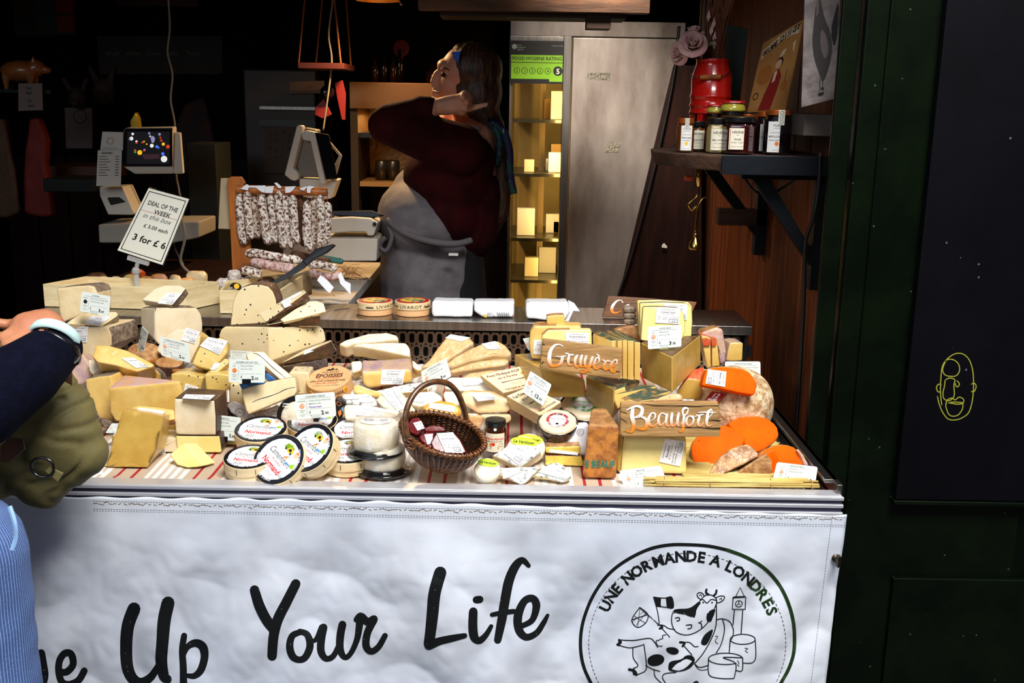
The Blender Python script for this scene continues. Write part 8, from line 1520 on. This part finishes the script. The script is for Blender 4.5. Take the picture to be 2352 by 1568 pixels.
for s in (-.09, .09): b.box((W_(985,0).x-.12,YW+s-.045,.12), (W_(985,0).x+.08,YW+s+.045,.21))
mk('shoes', b.V, b.F, BLKP, None, par, bev=.02)
blob('trousers', [('c', v3(W_(980,0).x,YW-.09,hipz), .11, v3(W_(980,0).x,YW-.09,.2), .07), ('c', v3(W_(1005,0).x,YW+.09,hipz), .11, v3(W_(1005,0).x,YW+.09,.2), .07), ('c', W_(1030,600), .12, W_(1040,760), .125)], M('black_trousers', (14,13,15), .8), par, vox=.01, sm=4)
# ---- customer at the left edge ----
YC = 1.52
C_ = lambda px, py, dy=0: P(px, py, YC+dy)
hx = C_(78,1500).x-.10
par = thing('person', 'customer in navy jumper and blue striped trousers cut off by the left edge', 'person', (hx-.06, YC, 0))
wr, el = C_(122,785,0.120), C_(-50,930,0); shd = v3(hx-.18, YC+.02, 1.36)
cb = [('e', v3(hx-.21,YC,1.12), (.14,.12,.26), None), ('e', v3(hx-.15,YC,.93), (.11,.11,.12), None), ('c', v3(hx-.14,YC,1.38), .06, v3(hx-.13,YC,1.50), .055), ('e', v3(hx-.14,YC+.02,1.62), (.085,.10,.115), None), ('e', v3(hx-.14,YC+.13,1.60), (.015,.03,.02), None),
 ('c', shd, .06, el, .05), ('c', el, .05, wr, .031), ('c', v3(hx-.09,YC-.0,.86), .08, v3(hx-.0,YC,.46), .06), ('c', v3(hx-.0,YC,.46), .058, v3(hx+.0,YC,.09), .04), ('c', v3(hx-.2,YC-.05,.86), .085, v3(hx-.2,YC-.05,.46), .06), ('c', v3(hx-.2,YC-.05,.46), .058, v3(hx-.2,YC-.05,.09), .04), ('e', v3(hx+.0,YC+.06,.05), (.045,.12,.045), None), ('e', v3(hx-.2,YC+.01,.05), (.045,.12,.045), None)]
hand = [('c', wr, .032, C_(100,758,0.140), .035), ('c', C_(100,756,0.140), .035, C_(66,756,0.130), .030), ('c', C_(60,744,0.150), .0125, C_(28,748,0.140), .0115), ('c', C_(28,748,0.140), .0112, C_(-8,742,0.120), .009), ('c', C_(62,752,0.125), .0125, C_(30,764,0.105), .0115), ('c', C_(30,764,0.105), .011, C_(2,776,0.090), .009), ('c', C_(66,764,0.110), .012, C_(38,780,0.090), .011), ('c', C_(38,780,0.090), .0105, C_(14,792,0.080), .009), ('c', C_(72,774,0.100), .011, C_(50,790,0.080), .0095), ('c', C_(50,790,0.080), .0095, C_(34,798,0.075), .008), ('c', C_(104,768,0.100), .014, C_(88,792,0.070), .011)]
blob('body', cb+hand, SKL, par, vox=.0055, sm=3)
NAV = M('navy_knit', (9,11,30), .95, spec=.1, c2=(6,7,22), ns=60, bump=.4, bs=300)
m_ = C_(128,800,0.118)
blob('jumper', [('e', v3(hx-.23,YC,1.12), (.165,.15,.28), None), ('e', v3(hx-.14,YC,.98), (.158,.158,.13), None), ('c', shd, .085, el, .068), ('c', el, .068, C_(55,862,0.050), .056), ('c', C_(55,862,0.050), .056, m_, .043), ('c', v3(hx-.26,YC,1.38), .08, v3(hx-.32,YC-.05,1.1), .06)], NAV, par, vox=.008, sm=5)
d = (wr-C_(75,880,0.050)).normalized(); b = MB(); cc_ = C_(126,776,0.120); b.lathe([(.037,-.010),(.040,-.004),(.038,.006),(.034,.009)], cc_, d, 32); mk('shirt_cuff', b.V, b.F, M('mint_cuff', (196,228,226), .7), None, par, smooth=True, solid=.003)
b = MB(); w0 = C_(134,790,0.100); b.lathe([(.041,-.005),(.043,0),(.041,.005)], C_(128,798,0.117), (d+v3(.3,0,.1)).normalized(), 32); mk('watch_strap', b.V, b.F, BLKP, None, par, smooth=True, solid=.003)
b = MB(); wc = C_(158,812,0.100); b.lathe([(0,0),(.016,0),(.017,.006),(.014,.008),(0,.008)], wc, (.85,-.5,.1), 24); b.build('watch_case', STEEL, par, smooth=False)
DEN = M('blue_striped_corduroy', (70,98,156), .85, stripes=([(0,(66,94,150)),(.45,(126,150,196)),(.72,(84,112,168)),(.85,(56,82,138))], .055, 3), bump=.3, bs=200)
tr = blob('trousers', [('e', v3(hx-.13,YC,.93), (.15,.135,.12), None), ('c', v3(hx+.002,YC,.92), .098, v3(hx+.0,YC,.68), .10), ('c', v3(hx+.0,YC,.68), .10, v3(hx+.0,YC,.12), .085), ('c', v3(hx-.19,YC-.05,.88), .11, v3(hx-.2,YC-.05,.12), .085)], DEN, par, vox=.008, sm=5, cut=lambda v: v+Vector((.003*math.sin(v.z*70)*noise.noise(v*9), .004*noise.noise(Vector((v.x*8, 0, v.z*22))), 0)))
DEN.node_tree.nodes['map'].inputs['Location'].default_value = (-(hx-wloc(tr).x), -(YC-wloc(tr).y), 0)
b = MB(); b.tube(spline([C_(22,1162,-.10), C_(34,1200,-.105), C_(36,1235,-.105), C_(28,1262,-.108)], 6), .0035, 6); b.build('pocket_piping', M('light_blue_piping', (150,190,236), .7), par)
# olive bag
OLV = M('olive_nylon', (118,108,66), .6, spec=.25, c2=(100,92,56), ns=6, bump=.15, bs=300)
YG = 1.73; G_ = lambda px, py, dy=0: P(px, py, YG+dy); par = thing('shoulder_bag', 'large olive green bag with leather trim held by the customer over the counter edge', 'bag', G_(100,1165))
def bfold(v):
    q = Vector((v.x*10+v.z*16, 1.3, v.z*22-v.x*13)); k = abs(noise.noise(q)); k2 = noise.noise(Vector((v.x*7, 5, v.z*9))); o = (v-G_(90,990,.02)).normalized(); return v + o*(-.030*max(0,.22-k)+.010*k2)
bag_ = blob('bag_body', [('c', G_(10,820,.05), .045, G_(100,860,.05), .048), ('c', G_(60,870,.04), .07, G_(150,940,.04), .05), ('e', G_(95,1000,.02), (.105,.07,.10), None), ('c', G_(60,980,.02), .075, G_(185,1040,.02), .048), ('c', G_(20,1010,.02), .09, G_(90,1110,.02), .046), ('c', G_(185,1035,.02), .048, G_(110,1120,.02), .042), ('c', G_(-60,900,.02), .09, G_(-40,1060,.02), .08), ('c', G_(160,930,.03), .038, G_(205,1040,.02), .034)], OLV, par, vox=.006, sm=6, cut=bfold)
LTH = M('brown_leather', (70,40,24), .45, bump=.2, bs=150, coat=.2)
slab('leather_trim', 'm 262,300 300,275 300,335 258,312', YG-.02, nrm(30,10), .004, LTH, (), par, bev=.001)
slab('leather_strap', 'm 0,585 40,545 90,555 100,600 40,650 0,655', YG-.085, nrm(-10,5), .006, LTH, (), par, bev=.002)
b = MB(); c = G_(99,1072,-.085); pts = [c+v3(.019*math.cos(t), -.002, .017*math.sin(t)) for t in [k*.2618 for k in range(25)]]; b.tube(pts, .0024, 8, cap=False); b.build('ring', M('gunmetal_ring', (90,88,84), .25, 1), par, smooth=True)
slab('ring_tab', 'm 185,690 205,672 262,700 240,735', YG-.085, nrm(0,0), .004, OLV, (), par, bev=.001)
b = MB(); b.tube(spline([G_(0,835,-.03), G_(40,842,-.035), G_(70,880,-.045), G_(50,920,-.055), G_(0,940,-.06)], 6), .0022, 6); b.build('zip_seam', M('dark_seam', (40,38,28), .6), par)
b = MB(); b.tube(spline([G_(-60,700,.12), G_(-20,760,.14), G_(30,785,.12), G_(60,830,.08)], 6), .009, 8); b.build('bag_handle', OLV, par, smooth=True)
